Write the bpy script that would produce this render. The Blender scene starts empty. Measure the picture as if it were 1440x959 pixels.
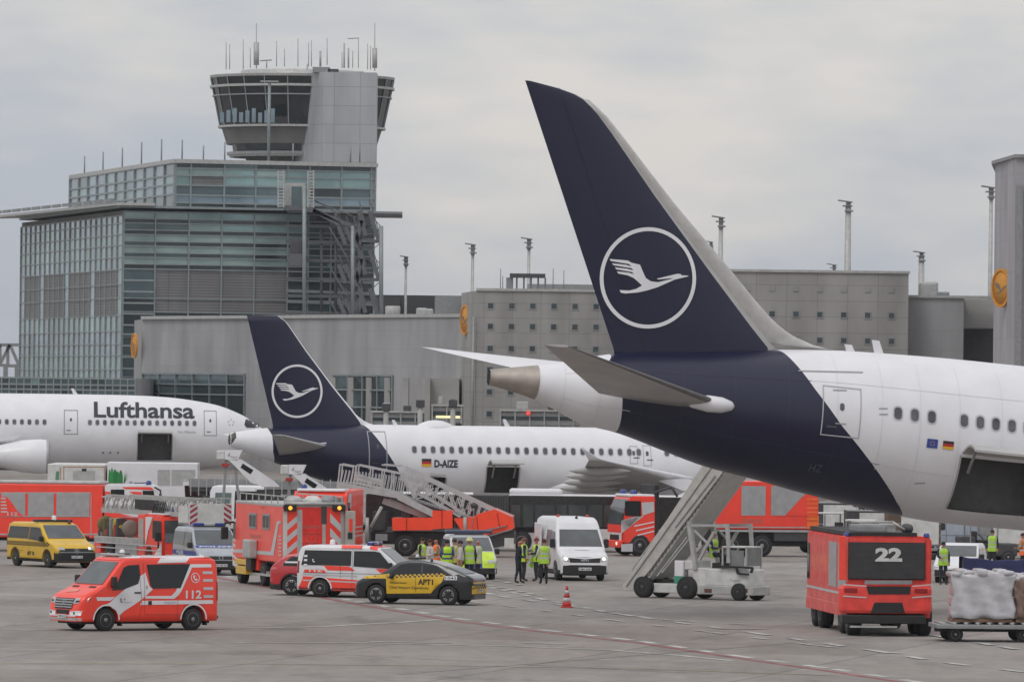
import bpy, bmesh, math, random
from mathutils import Vector, Matrix
random.seed(7)
R = math.radians
scene = bpy.context.scene
COL = scene.collection

# ------------------------------------------------------------------ camera, world, sun
CAM_H = 7.9; FPX = 10000.0
cd = bpy.data.cameras.new('camera'); cam = bpy.data.objects.new('camera', cd); COL.objects.link(cam)
cd.sensor_width = 36; cd.lens = FPX * 36 / 1440; cd.clip_start = 1; cd.clip_end = 8000
CM = Matrix.Translation((0, 0, CAM_H)) @ Matrix.Rotation(R(90) + math.atan(65.5 / FPX), 4, 'X') @ Matrix.Rotation(R(0.7), 4, 'Z')
cam.matrix_world = CM
scene.camera = cam

w = bpy.data.worlds.new('World'); scene.world = w; w.use_nodes = True
nt = w.node_tree; N = nt.nodes; LK = nt.links; N.clear()
out = N.new('ShaderNodeOutputWorld'); bg = N.new('ShaderNodeBackground'); bg.inputs[1].default_value = 0.1
sky = N.new('ShaderNodeTexSky'); sky.sky_type = 'NISHITA'; sky.sun_disc = False
SUN_EL, SUN_AZ = R(52), R(215)
sky.sun_elevation = SUN_EL; sky.sun_rotation = SUN_AZ
tc = N.new('ShaderNodeTexCoord')
def wnoise(scale, mx, detail, seed, rough=0.55):
    mp = N.new('ShaderNodeMapping'); mp.inputs['Scale'].default_value = mx; mp.inputs['Location'].default_value = (seed, seed * .7, seed * .3)
    n = N.new('ShaderNodeTexNoise'); n.inputs['Scale'].default_value = scale; n.inputs['Detail'].default_value = detail
    n.inputs['Roughness'].default_value = rough
    LK.new(tc.outputs['Generated'], mp.inputs[0]); LK.new(mp.outputs[0], n.inputs['Vector']); return n
n1 = wnoise(15, (1, 1, 2.3), 4, 3.1, .5)
n2 = wnoise(60, (1, 1, 5.0), 5, 8.7)
mx = N.new('ShaderNodeMath'); mx.operation = 'MULTIPLY_ADD'; LK.new(n2.outputs[0], mx.inputs[0]); mx.inputs[1].default_value = .22
LK.new(n1.outputs[0], mx.inputs[2])
sx = N.new('ShaderNodeSeparateXYZ'); LK.new(tc.outputs['Generated'], sx.inputs[0])
rmp = N.new('ShaderNodeValToRGB'); e = rmp.color_ramp.elements
e[0].position = .44; e[0].color = (.485, .52, .59, 1); e[1].position = .74; e[1].color = (.735, .70, .675, 1)
m_ = rmp.color_ramp.elements.new(.59); m_.color = (.60, .605, .625, 1)
LK.new(mx.outputs[0], rmp.inputs[0])
# overcast dome: brighter towards the zenith
zz = N.new('ShaderNodeMath'); zz.operation = 'MULTIPLY_ADD'; LK.new(sx.outputs[2], zz.inputs[0]); zz.inputs[1].default_value = 6.0; zz.inputs[2].default_value = 9.8
zc = N.new('ShaderNodeVectorMath'); zc.operation = 'SCALE'; LK.new(rmp.outputs[0], zc.inputs[0]); LK.new(zz.outputs[0], zc.inputs['Scale'])
mixw = N.new('ShaderNodeMix'); mixw.data_type = 'RGBA'; mixw.inputs[0].default_value = .90
LK.new(sky.outputs[0], mixw.inputs[6]); LK.new(zc.outputs[0], mixw.inputs[7])
LK.new(mixw.outputs[2], bg.inputs[0]); LK.new(bg.outputs[0], out.inputs[0])

sd = bpy.data.lights.new('sun', 'SUN'); sd.energy = 0.9; sd.angle = R(22); sd.color = (1, .965, .91)
so = bpy.data.objects.new('sun', sd); COL.objects.link(so)
sv = Vector((math.sin(SUN_AZ) * math.cos(SUN_EL), math.cos(SUN_AZ) * math.cos(SUN_EL), math.sin(SUN_EL)))
so.rotation_euler = sv.to_track_quat('Z', 'Y').to_euler()
scene.view_settings.view_transform = 'Standard'; scene.view_settings.look = 'None'
scene.view_settings.exposure = 0.0; scene.view_settings.gamma = 1
scene.render.resolution_x = 1024; scene.render.resolution_y = 681
scene.render.engine = 'CYCLES'

# ------------------------------------------------------------------ measuring helpers
def ray(px, py):
    return (CM.to_3x3() @ Vector((px - 720, -(py - 479.5), -FPX)))
def Wp(px, py, Y):                     # world point seen at a photo pixel, Y metres away
    r = ray(px, py); t = Y / r.y; return Vector((0, 0, CAM_H)) + r * t
def Gp(px, py):                        # ground point under a photo pixel
    r = ray(px, py); t = -CAM_H / r.z; return Vector((0, 0, CAM_H)) + r * t
def crop(x0, y0, s):
    return lambda pts: [(x0 + a / s, y0 + b / s) for a, b in pts]
class Frame:
    """local frame of a thing: local point (ax, ay, az) sits at photo pixel px,py (on the ground, or at distance Y)"""
    def __init__(s, px, py, deg, ax=0, ay=0, Y=None, az=0, pitch=0):
        rot = Matrix.Rotation(R(deg), 4, 'Z') @ Matrix.Rotation(R(pitch), 4, 'Y')
        p = Gp(px, py) if Y is None else Wp(px, py, Y)
        o = p - rot @ Vector((ax, ay, az))
        s.deg = deg; s.pitch = pitch; s.M = Matrix.Translation(o) @ rot; s.I = s.M.inverted(); s.loc = o
    def _r(s, px, py):
        o = s.I @ Vector((0, 0, CAM_H)); d = s.I.to_3x3() @ ray(px, py); return o, d
    def side(s, pts, y):
        res = []
        for px, py in pts:
            o, d = s._r(px, py); t = (y - o.y) / d.y; p = o + d * t; res.append((p.x, p.z))
        return res
    def front(s, pts, x):
        res = []
        for px, py in pts:
            o, d = s._r(px, py); t = (x - o.x) / d.x; p = o + d * t; res.append((p.y, p.z))
        return res

# ------------------------------------------------------------------ materials
MATS = {}
def mat(name, col, rough=.5, metal=0, var=.08, vscale=3.0, emit=0, bump=0, bscale=20, coat=0, alpha=1, spec=.5):
    if name in MATS: return MATS[name]
    m = bpy.data.materials.new(name); m.use_nodes = True; t = m.node_tree
    b = t.nodes['Principled BSDF']; b.inputs['Roughness'].default_value = rough; b.inputs['Metallic'].default_value = metal
    b.inputs['Specular IOR Level'].default_value = spec
    c = (*col, 1); b.inputs['Base Color'].default_value = c
    tcn = t.nodes.new('ShaderNodeTexCoord')
    if var:
        n = t.nodes.new('ShaderNodeTexNoise'); n.inputs['Scale'].default_value = vscale; n.inputs['Detail'].default_value = 6
        t.links.new(tcn.outputs['Object'], n.inputs['Vector'])
        mr = t.nodes.new('ShaderNodeMapRange'); mr.inputs[1].default_value = .3; mr.inputs[2].default_value = .7
        mr.inputs[3].default_value = 1 - var * 1.6; mr.inputs[4].default_value = 1 + var
        t.links.new(n.outputs[0], mr.inputs[0])
        v = t.nodes.new('ShaderNodeVectorMath'); v.operation = 'SCALE'; v.inputs[0].default_value = col
        t.links.new(mr.outputs[0], v.inputs['Scale']); t.links.new(v.outputs[0], b.inputs['Base Color'])
        mr2 = t.nodes.new('ShaderNodeMapRange'); mr2.inputs[3].default_value = min(1, rough * 1.25); mr2.inputs[4].default_value = rough * .85
        t.links.new(n.outputs[0], mr2.inputs[0]); t.links.new(mr2.outputs[0], b.inputs['Roughness'])
    if emit:
        b.inputs['Emission Color'].default_value = c; b.inputs['Emission Strength'].default_value = emit
    if coat: b.inputs['Coat Weight'].default_value = coat; b.inputs['Coat Roughness'].default_value = .08
    if bump:
        n = t.nodes.new('ShaderNodeTexNoise'); n.inputs['Scale'].default_value = bscale; n.inputs['Detail'].default_value = 4
        t.links.new(tcn.outputs['Object'], n.inputs['Vector'])
        bp = t.nodes.new('ShaderNodeBump'); bp.inputs['Strength'].default_value = bump; bp.inputs['Distance'].default_value = .05
        t.links.new(n.outputs[0], bp.inputs['Height']); t.links.new(bp.outputs[0], b.inputs['Normal'])
    MATS[name] = m; return m
WHITE = mat('white_paint', (.74, .74, .76), .35, coat=.4, var=.05, vscale=1.5)
WHITE2 = mat('dull_white_paint', (.62, .62, .60), .5, var=.1)
RED = mat('fire_red_paint', (.94, .058, .030), .38, coat=.35, var=.05, vscale=1.2)
DRED = mat('dark_red_paint', (.42, .025, .022), .4, coat=.3)
ORNG = mat('signal_orange_red', (1.0, .075, .025), .45, var=.04)
SILV = mat('silver_sheet', (.42, .42, .43), .42, .35, var=.08)
RSIL = mat('reflective_silver_film', (.55, .55, .56), .4, .1, var=.05)
GREY = mat('grey_metal', (.28, .285, .29), .5, .3)
LGREY = mat('light_grey_metal', (.44, .44, .43), .5, .2, var=.1)
DGREY = mat('dark_grey_plastic', (.06, .06, .063), .6)
BLACK = mat('black_plastic', (.018, .018, .019), .55)
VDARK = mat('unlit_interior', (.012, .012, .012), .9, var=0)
RUB = mat('tyre_rubber', (.022, .022, .023), .8)
RIM = mat('alloy_rim', (.45, .45, .46), .35, .7)
DRIM = mat('steel_rim', (.27, .27, .275), .45, .5)
GLASS = mat('vehicle_glass', (.014, .017, .018), .05, 0, var=0, spec=.45)
GLASS2 = mat('windscreen_glass', (.075, .085, .09), .08, 0, var=.25, vscale=1.2, spec=.9)
YEL = mat('taxi_yellow_paint', (.70, .43, .012), .4, coat=.4, var=.05)
BLUE = mat('police_blue_film', (.03, .06, .30), .4)
BLUEL = mat('blue_lamp_dome', (.015, .035, .22), .2, coat=.5, var=0)
AMB = mat('lit_amber_lamp', (1, .35, .03), .3, emit=1.6, var=0)
HEAD = mat('lit_headlamp', (1, .86, .62), .3, emit=1.6, var=0)
LENS = mat('lamp_lens', (.45, .46, .47), .15, .2, var=0)
TAIL = mat('tail_lamp_lens', (.30, .012, .012), .25, var=0)
HIVY = mat('hi_vis_yellow', (.50, .80, .035), .7, var=.12, vscale=8)
HIVO = mat('hi_vis_orange', (.95, .16, .03), .7, var=.1, vscale=8)
NAVY = mat('navy_paint', (.0065, .0090, .036), .30, coat=.08, var=.06)
APW = mat('aircraft_white_paint', (.76, .76, .785), .38, coat=.2, var=.035, vscale=.8)
APG = mat('aircraft_grey_composite', (.44, .435, .425), .5, var=.08, vscale=.6)
CONC = mat('pale_concrete', (.40, .395, .38), .85, var=.10, vscale=.35)
GREEN = mat('leaf_green_print', (.03, .28, .05), .5)

# ------------------------------------------------------------------ mesh builder
class MB:
    def __init__(s): s.bm = bmesh.new(); s.mats = []; s.smooth = False
    def mi(s, m):
        if m not in s.mats: s.mats.append(m)
        return s.mats.index(m)
    def face(s, pts, m):
        vs = [s.bm.verts.new(p) for p in pts]
        try: f = s.bm.faces.new(vs)
        except ValueError: return None
        f.material_index = s.mi(m); return f
    def box(s, x0, x1, y0, y1, z0, z1, m, bev=0, T=None):
        if x0 > x1: x0, x1 = x1, x0
        if y0 > y1: y0, y1 = y1, y0
        if z0 > z1: z0, z1 = z1, z0
        c = [(x0, y0, z0), (x1, y0, z0), (x1, y1, z0), (x0, y1, z0), (x0, y0, z1), (x1, y0, z1), (x1, y1, z1), (x0, y1, z1)]
        v = [s.bm.verts.new(T @ Vector(p) if T else p) for p in c]
        fs = []
        for q in ((3, 2, 1, 0), (4, 5, 6, 7), (0, 1, 5, 4), (1, 2, 6, 5), (2, 3, 7, 6), (3, 0, 4, 7)):
            f = s.bm.faces.new([v[i] for i in q]); f.material_index = s.mi(m); fs.append(f)
        if bev > 0:
            bev = min(bev, .45 * min(x1 - x0, y1 - y0, z1 - z0))
            ed = list({e for f in fs for e in f.edges})
            bmesh.ops.bevel(s.bm, geom=ed, offset=bev, segments=2, affect='EDGES', profile=.5, material=-1)
        return s
    def beam(s, p, q, wd, m, h=None, n=4, up=None):
        p = Vector(p); q = Vector(q); d = q - p
        if d.length < 1e-6: return s
        h = h or wd; d.normalize(); u = Vector(up) if up else (Vector((0, 0, 1)) if abs(d.z) < .95 else Vector((1, 0, 0)))
        a = d.cross(u).normalized(); b = a.cross(d)
        if n == 4: ring = [(-.5, -.5), (.5, -.5), (.5, .5), (-.5, .5)]
        else: ring = [(.5 * math.cos(2 * math.pi * k / n), .5 * math.sin(2 * math.pi * k / n)) for k in range(n)]
        A = [s.bm.verts.new(p + a * (x * wd) + b * (y * h)) for x, y in ring]
        B = [s.bm.verts.new(q + a * (x * wd) + b * (y * h)) for x, y in ring]
        k = len(ring); i = s.mi(m)
        for j in range(k):
            f = s.bm.faces.new((A[j], A[(j + 1) % k], B[(j + 1) % k], B[j])); f.material_index = i
            if n > 4: f.smooth = True
        s.bm.faces.new(A[::-1]).material_index = i; s.bm.faces.new(B).material_index = i
        return s
    def tube(s, pts, r, m, n=8):
        for a, b in zip(pts, pts[1:]): s.beam(a, b, 2 * r, m, n=n)
        return s
    def lathe(s, prof, m, n=24, T=None, axis='z', smooth=True):   # prof [(r,h)]
        rings = []
        for r, h in prof:
            ring = []
            for k in range(n):
                a = 2 * math.pi * k / n; c, d = r * math.cos(a), r * math.sin(a)
                p = Vector((c, d, h)) if axis == 'z' else (Vector((c, h, d)) if axis == 'y' else Vector((h, c, d)))
                ring.append(s.bm.verts.new(T @ p if T else p))
            rings.append(ring)
        i = s.mi(m)
        for A, B in zip(rings, rings[1:]):
            for k in range(n):
                f = s.bm.faces.new((A[k], A[(k + 1) % n], B[(k + 1) % n], B[k])); f.material_index = i; f.smooth = smooth
        for A in (rings[0], rings[-1]):
            f = s.bm.faces.new(A); f.material_index = i
        return s
    def prism(s, pts, y0, y1, m, plane='xz', T=None):              # outline in a plane, thick along the third axis
        def P(a, b, c):
            v = Vector((a, c, b)) if plane == 'xz' else (Vector((a, b, c)) if plane == 'xy' else Vector((c, a, b)))
            return T @ v if T else v
        A = [s.bm.verts.new(P(a, b, y0)) for a, b in pts]; B = [s.bm.verts.new(P(a, b, y1)) for a, b in pts]
        i = s.mi(m); k = len(pts)
        for j in range(k): s.bm.faces.new((A[j], A[(j + 1) % k], B[(j + 1) % k], B[j])).material_index = i
        s.bm.faces.new(A[::-1]).material_index = i; s.bm.faces.new(B).material_index = i
        return s
    def decal(s, polys, fn, m, step=.25):                          # polygons in 2-D, cut on a grid and laid on a surface
        if polys and not isinstance(polys[0][0], (tuple, list, Vector)): polys = [polys]
        t = bmesh.new()
        for p in polys:
            q = []
            for a in p:
                if not q or (Vector(a) - Vector(q[-1])).length > 1e-5: q.append(a)
            if len(q) < 3: continue
            try: t.faces.new([t.verts.new((a[0], a[1], 0)) for a in q])
            except ValueError: pass
        if not t.verts: t.free(); return s
        clip = getattr(fn, 'clip', None)
        if clip: step = min(step or .08, .08)
        if step:
            bmesh.ops.triangulate(t, faces=[f for f in t.faces if len(f.verts) > 4])
            xs = [v.co.x for v in t.verts]; ys = [v.co.y for v in t.verts]
            for ax, lo, hi in ((0, min(xs), max(xs)), (1, min(ys), max(ys))):
                k = math.ceil(lo / step)
                while k * step < hi:
                    co = [0, 0, 0]; co[ax] = k * step; no = [0, 0, 0]; no[ax] = 1
                    bmesh.ops.bisect_plane(t, geom=list(t.verts) + list(t.edges) + list(t.faces), plane_co=co, plane_no=no)
                    k += 1
        mp = {v: s.bm.verts.new(fn(v.co.x, v.co.y)) for v in t.verts}; i = s.mi(m)
        for f in t.faces:
            if clip:
                cc = f.calc_center_median()
                if clip(cc.x, cc.y): continue
            try: g = s.bm.faces.new([mp[v] for v in f.verts]); g.material_index = i; g.smooth = True
            except ValueError: pass
        t.free(); return s
    def build(s, name, parent=None, label=None, loc=None, frame=None, merge=False, fixn=True):
        if merge: bmesh.ops.remove_doubles(s.bm, verts=s.bm.verts, dist=1e-4)
        if fixn: bmesh.ops.recalc_face_normals(s.bm, faces=s.bm.faces)
        me = bpy.data.meshes.new(name); s.bm.to_mesh(me); s.bm.free()
        for m in s.mats: me.materials.append(m)
        o = bpy.data.objects.new(name, me); COL.objects.link(o)
        if parent: o.parent = parent
        if frame: o.matrix_world = frame.M
        if loc: o.location = loc
        if label: o['label'] = label
        return o

def thing(name, label, cat, frame=None, loc=None, group=None, kind=None):
    o = bpy.data.objects.new(name, None); COL.objects.link(o); o.empty_display_size = .3
    if frame: o.matrix_world = frame.M
    if loc is not None: o.location = loc
    o['label'] = label; o['category'] = cat
    if group: o['group'] = group
    return o
def tag(o, label, cat, group=None):
    o['label'] = label; o['category'] = cat
    if group: o['group'] = group
    return o
def struct(o): o['kind'] = 'structure'; return o
def copy_tree(o, parent=None):
    c = o.copy(); COL.objects.link(c)
    if parent: c.parent = parent
    for ch in list(o.children): copy_tree(ch, c)
    return c

_TXT = {}
def text_polys(txt, size=1.0, bold=0.0, shear=0.0, space=1.0):     # flat polygons of a line of lettering, origin left/baseline
    key = (txt, bold, shear, space)
    if key not in _TXT:
        cu = bpy.data.curves.new('lettering', 'FONT'); cu.body = txt; cu.size = 1; cu.offset = bold; cu.shear = shear
        cu.space_character = space; cu.resolution_u = 3
        ob = bpy.data.objects.new('lettering', cu); COL.objects.link(ob)
        me = bpy.data.meshes.new_from_object(ob)
        ps = [[(me.vertices[i].co.x, me.vertices[i].co.y) for i in p.vertices] for p in me.polygons]
        bpy.data.objects.remove(ob); bpy.data.curves.remove(cu); bpy.data.meshes.remove(me)
        xs = [a[0] for p in ps for a in p] or [0, 1]; x0 = min(xs)
        _TXT[key] = ([[(a - x0, b) for a, b in p] for p in ps], max(xs) - x0)
    ps, wd = _TXT[key]
    return [[(a * size, b * size) for a, b in p] for p in ps], wd * size
def fit_text(txt, x0, x1, z0, z1, bold=0.0, mirror=False, shear=0, space=1.0):   # lettering stretched into a box; caps height ~.69
    ps, wd = text_polys(txt, 1.0, bold, shear, space)
    sx_ = (x1 - x0) / wd; sz = (z1 - z0) / .70
    return [[((x1 - a * sx_) if mirror else (x0 + a * sx_), z0 + b * sz) for a, b in p] for p in ps]
def circle(cx, cz, r, n=32, rz=None): return [(cx + r * math.cos(2 * math.pi * k / n), cz + (rz or r) * math.sin(2 * math.pi * k / n)) for k in range(n)]
def ring_polys(cx, cz, r0, r1, n=48, rz0=None, rz1=None):
    A = circle(cx, cz, r0, n, rz0); B = circle(cx, cz, r1, n, rz1)
    return [[A[k], A[(k + 1) % n], B[(k + 1) % n], B[k]] for k in range(n)]
# the bird emblem, in units of the ring's radius (ring centre 0,0)
_b = [(135, 360), (290, 357), (320, 372), (395, 382), (420, 430), (455, 490), (500, 514), (545, 515), (560, 516), (690, 468), (660, 470), (560, 492),
      (550, 486), (720, 424), (745, 424), (760, 434), (815, 430), (815, 436), (700, 478), (560, 560), (480, 595), (400, 622), (300, 642), (262, 640), (245, 618),
      (330, 613), (385, 592), (430, 558), (400, 535), (355, 502), (300, 484), (222, 478), (205, 460), (300, 460), (352, 468), (335, 452),
      (200, 443), (185, 427), (290, 428), (345, 436), (325, 419), (175, 411), (158, 395), (270, 395), (325, 404), (300, 386), (145, 377)]
BIRD = [((x - 477) / 400, -(y - 487) / 428) for x, y in _b]
def lerp(pts, x):
    if x <= pts[0][0]: return pts[0][1]
    for (a, b), (c, d) in zip(pts, pts[1:]):
        if x <= c: return b + (d - b) * (x - a) / (c - a) if c > a else d
    return pts[-1][1]
def smooth_pts(pts, n=6):                                          # Catmull-Rom refinement of an outline given left to right
    P = [pts[0]] + list(pts) + [pts[-1]]; res = []
    for i in range(1, len(P) - 2):
        p0, p1, p2, p3 = P[i - 1], P[i], P[i + 1], P[i + 2]
        for k in range(n):
            t = k / n
            res.append(tuple(.5 * (2 * p1[j] + (p2[j] - p0[j]) * t + (2 * p0[j] - 5 * p1[j] + 4 * p2[j] - p3[j]) * t * t + (3 * p1[j] - p0[j] - 3 * p2[j] + p3[j]) * t ** 3) for j in (0, 1)))
    res.append(tuple(pts[-1])); return res
# ================================================================== SETTING
def ground():
    m = bpy.data.materials.new('apron_surface'); m.use_nodes = True; t = m.node_tree; b = t.nodes['Principled BSDF']
    b.inputs['Roughness'].default_value = .85; b.inputs['Specular IOR Level'].default_value = .3
    geo = t.nodes.new('ShaderNodeNewGeometry')
    def mapn(sc, rot=0):
        mp = t.nodes.new('ShaderNodeMapping'); mp.inputs['Scale'].default_value = sc; mp.inputs['Rotation'].default_value = (0, 0, rot)
        t.links.new(geo.outputs['Position'], mp.inputs[0]); return mp
    def nz(sc, scale, det, rough=.6, rot=0):
        n = t.nodes.new('ShaderNodeTexNoise'); n.inputs['Scale'].default_value = scale; n.inputs['Detail'].default_value = det; n.inputs['Roughness'].default_value = rough
        t.links.new(mapn(sc, rot).outputs[0], n.inputs['Vector']); return n
    big = nz((1, .55, 1), .045, 5); fine = nz((1, .3, 1), 1.6, 8, .7); streak = nz((.25, .05, 1), 2.2, 4, .6, R(8))
    # concrete slabs 7.5 m, each with its own tone, dark tarred joints
    br = t.nodes.new('ShaderNodeTexBrick'); br.offset = 0; br.inputs['Scale'].default_value = 1
    br.inputs['Brick Width'].default_value = 7.5; br.inputs['Row Height'].default_value = 7.5; br.inputs['Mortar Size'].default_value = .05
    br.inputs['Color1'].default_value = (1.05, 1.05, 1.05, 1); br.inputs['Color2'].default_value = (.87, .865, .86, 1); br.inputs['Mortar'].default_value = (.60, .59, .58, 1)
    mpb = mapn((1, 1, 1), R(13)); t.links.new(mpb.outputs[0], br.inputs['Vector'])
    rp = t.nodes.new('ShaderNodeValToRGB'); e = rp.color_ramp.elements
    e[0].position = .36; e[0].color = (.245, .213, .190, 1); e[1].position = .62; e[1].color = (.305, .283, .264, 1)
    t.links.new(big.outputs[0], rp.inputs[0])
    def mul(a, bb, fac=1):
        x = t.nodes.new('ShaderNodeMix'); x.data_type = 'RGBA'; x.blend_type = 'MULTIPLY'; x.inputs[0].default_value = fac
        t.links.new(a, x.inputs[6]); t.links.new(bb, x.inputs[7]); return x.outputs[2]
    def rng(n, lo, hi, a=.3, c=.7):
        x = t.nodes.new('ShaderNodeMapRange'); x.inputs[1].default_value = a; x.inputs[2].default_value = c; x.inputs[3].default_value = lo; x.inputs[4].default_value = hi
        t.links.new(n.outputs[0], x.inputs[0]); return x.outputs[0]
    c = mul(rp.outputs[0], br.outputs[0]); c = mul(c, rng(fine, .88, 1.1)); c = mul(c, rng(streak, .84, 1.08))
    # oil and tyre stains
    st = nz((1, .35, 1), .35, 7, .65); c = mul(c, rng(st, .70, 1.0, .30, .44))
    t.links.new(c, b.inputs['Base Color'])
    mb = MB(); mb.smooth = False
    mb.face([(-2500, -60, 0), (2500, -60, 0), (2500, 6000, 0), (-2500, 6000, 0)], m)
    o = mb.build('apron', fixn=False); struct(o)
ground()
PW = mat('road_paint_white', (.47, .46, .44), .8, var=.28, vscale=1.2)
PR = mat('road_paint_red', (.28, .075, .075), .8, var=.3, vscale=1.2)
PY = mat('road_paint_yellow', (.33, .28, .13), .85, var=.3, vscale=.8)
LV = [0]
def mark(pts, wd, m, dash=None, name='apron_marking', jit=0):
    """painted line through ground pixels; wd metres; dash=(on,off) metres"""
    LV[0] += 1; z = .004 + .0015 * LV[0]
    P = [Gp(*p) for p in pts]; mb = MB()
    for a, b in zip(P, P[1:]):
        d = (b - a); Ln = d.length; d.normalize(); nrm = Vector((-d.y, d.x, 0)) * wd / 2
        segs = [(0, Ln)]
        if dash:
            segs = []; t = 0
            while t < Ln: segs.append((t, min(t + dash[0], Ln))); t += sum(dash)
        for s0, s1 in segs:
            A = a + d * s0; B = a + d * s1
            mb.face([(p.x, p.y, z) for p in (A - nrm, B - nrm, B + nrm, A + nrm)], m)
    struct(mb.build(name, fixn=False))
# red safety line with white dashes alongside, sweeping from left to lower right
mark([(290, 809), (395, 829), (505, 850), (640, 873), (760, 888), (900, 904), (1030, 924), (1170, 944), (1300, 964)], .24, PR)
mark([(300, 806.5), (395, 825), (505, 846), (640, 869), (760, 885), (900, 901), (1030, 921), (1170, 940), (1300, 960)], .34, PW, (2.0, 1.6))
mark([(0, 886), (120, 885)], .28, PW)
mark([(300, 884), (450, 881), (560, 875), (620, 871)], .28, PW, (7, .9))
mark([(0, 903), (300, 903), (520, 904), (700, 908), (860, 914), (960, 922), (1030, 929)], .26, PW)
mark([(0, 933), (300, 933), (640, 936), (900, 940), (1180, 950)], .16, PY)
mark([(520, 902), (635, 904)], .35, PW); mark([(735, 904), (800, 905)], .45, PW)
mark([(690, 826), (760, 842), (860, 862), (940, 872), (1050, 878)], .3, PW, (1.5, 1.8))
mark([(640, 824), (700, 838), (800, 852), (900, 868), (1060, 890), (1230, 915), (1330, 932), (1440, 945)], .3, PW, (2.0, 2.6))
mark([(660, 846), (760, 858), (860, 872), (1000, 889), (1150, 908), (1290, 921)], .2, PW, (1.5, 3.2))
mark([(660, 817), (760, 838)], .3, PW, (1.2, 1.6)); mark([(680, 813), (740, 824)], .3, PW, (1.2, 1.6))
mark([(1310, 893), (1440, 915)], .3, PW, (2, 1.4))
mark([(1010, 884), (1080, 884)], .4, PW)
mark([(0, 782), (60, 783)], .3, PW); mark([(690, 795), (760, 796), (1000, 800), (1300, 806)], .16, PW)
mark([(1050, 815), (1160, 816)], .2, PW); mark([(1060, 828), (1150, 829)], .18, PW); mark([(1060, 788), (1150, 789)], .2, PW)
mark([(660, 813), (740, 817)], .2, PW)
RBM = mat('tar_seam_grey', (.20, .185, .17), .8, var=.3, vscale=.5)
mark([(0, 915), (500, 921), (1000, 948)], .08, RBM, name='tar_seam'); mark([(560, 948), (1440, 878)], .08, RBM, name='tar_seam')

# ---------------------------------------------------------------- building materials
def bmat(name, col, bw=1.2, bh=.6, mort=.02, dark=.72, rough=.8, metal=0):
    """panel cladding: a brick pattern over world-scale object coordinates"""
    m = bpy.data.materials.new(name); m.use_nodes = True; t = m.node_tree; b = t.nodes['Principled BSDF']; b.inputs['Roughness'].default_value = rough; b.inputs['Metallic'].default_value = metal
    uv = t.nodes.new('ShaderNodeUVMap'); uv.uv_map = 'wall'
    br = t.nodes.new('ShaderNodeTexBrick'); br.offset = 0; br.inputs['Scale'].default_value = 1
    br.inputs['Brick Width'].default_value = bw; br.inputs['Row Height'].default_value = bh; br.inputs['Mortar Size'].default_value = mort
    br.inputs['Color1'].default_value = (*col, 1); br.inputs['Color2'].default_value = tuple(c * .93 for c in col) + (1,); br.inputs['Mortar'].default_value = tuple(c * dark for c in col) + (1,)
    t.links.new(uv.outputs[0], br.inputs['Vector'])
    tcn = t.nodes.new('ShaderNodeTexCoord'); n = t.nodes.new('ShaderNodeTexNoise'); n.inputs['Scale'].default_value = .22; n.inputs['Detail'].default_value = 7
    mp = t.nodes.new('ShaderNodeMapping'); mp.inputs['Scale'].default_value = (2, 2, .5); t.links.new(tcn.outputs['Object'], mp.inputs[0]); t.links.new(mp.outputs[0], n.inputs['Vector'])
    mr = t.nodes.new('ShaderNodeMapRange'); mr.inputs[1].default_value = .3; mr.inputs[2].default_value = .7; mr.inputs[3].default_value = .76; mr.inputs[4].default_value = 1.08
    t.links.new(n.outputs[0], mr.inputs[0])
    v = t.nodes.new('ShaderNodeVectorMath'); v.operation = 'SCALE'; t.links.new(br.outputs[0], v.inputs[0]); t.links.new(mr.outputs[0], v.inputs['Scale']); t.links.new(v.outputs[0], b.inputs['Base Color'])
    return m
def wall_uv(o):                                                    # u runs along the wall in metres, v is height
    me = o.data; uv = me.uv_layers.new(name='wall')
    for p in me.polygons:
        n = p.normal
        d = Vector((-n.y, n.x, 0))
        if d.length < .1: d = Vector((1, 0, 0))
        d.normalize()
        for li in p.loop_indices:
            c = me.vertices[me.loops[li].vertex_index].co
            uv.data[li].uv = (c.dot(d), c.z) if abs(n.z) < .7 else (c.x, c.y)
    return o
def block(mb, plan, z0, z1, m, ztop=None):
    """prism over a world plan polygon [(x,y)]; ztop optional per-vertex heights"""
    A = [mb.bm.verts.new((x, y, z0)) for x, y in plan]; B = [mb.bm.verts.new((x, y, (ztop[i] if ztop else z1))) for i, (x, y) in enumerate(plan)]
    k = len(plan); i = mb.mi(m)
    for j in range(k): mb.bm.faces.new((A[j], A[(j + 1) % k], B[(j + 1) % k], B[j])).material_index = i
    mb.bm.faces.new(A[::-1]).material_index = i; mb.bm.faces.new(B).material_index = i
def XY(px, Y): p = Wp(px, 540, Y); return (p.x, p.y)
def Z(px, py, Y): return Wp(px, py, Y).z

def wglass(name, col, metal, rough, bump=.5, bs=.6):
    m = mat(name, col, rough, metal, var=.26, vscale=.16, spec=.7)  # tone noise also imitates uneven reflections in the pane colour
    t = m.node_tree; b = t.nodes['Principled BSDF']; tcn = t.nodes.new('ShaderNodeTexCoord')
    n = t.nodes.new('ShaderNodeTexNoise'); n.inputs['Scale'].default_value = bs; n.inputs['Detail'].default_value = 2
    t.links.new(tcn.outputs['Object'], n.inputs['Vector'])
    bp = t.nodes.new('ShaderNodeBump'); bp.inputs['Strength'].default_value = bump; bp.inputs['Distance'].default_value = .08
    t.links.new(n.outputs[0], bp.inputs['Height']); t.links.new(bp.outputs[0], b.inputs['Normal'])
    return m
G_PALE = wglass('pale_green_reflection_glass', (.31, .42, .40), .28, .22)  # light half of the mirrored bands, put into the pane colour
G_DARK = wglass('dark_window_and_reflection_glass', (.032, .05, .057), .15, .12)  # dark reflection bands by colour on the office front, plain windows elsewhere
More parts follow.
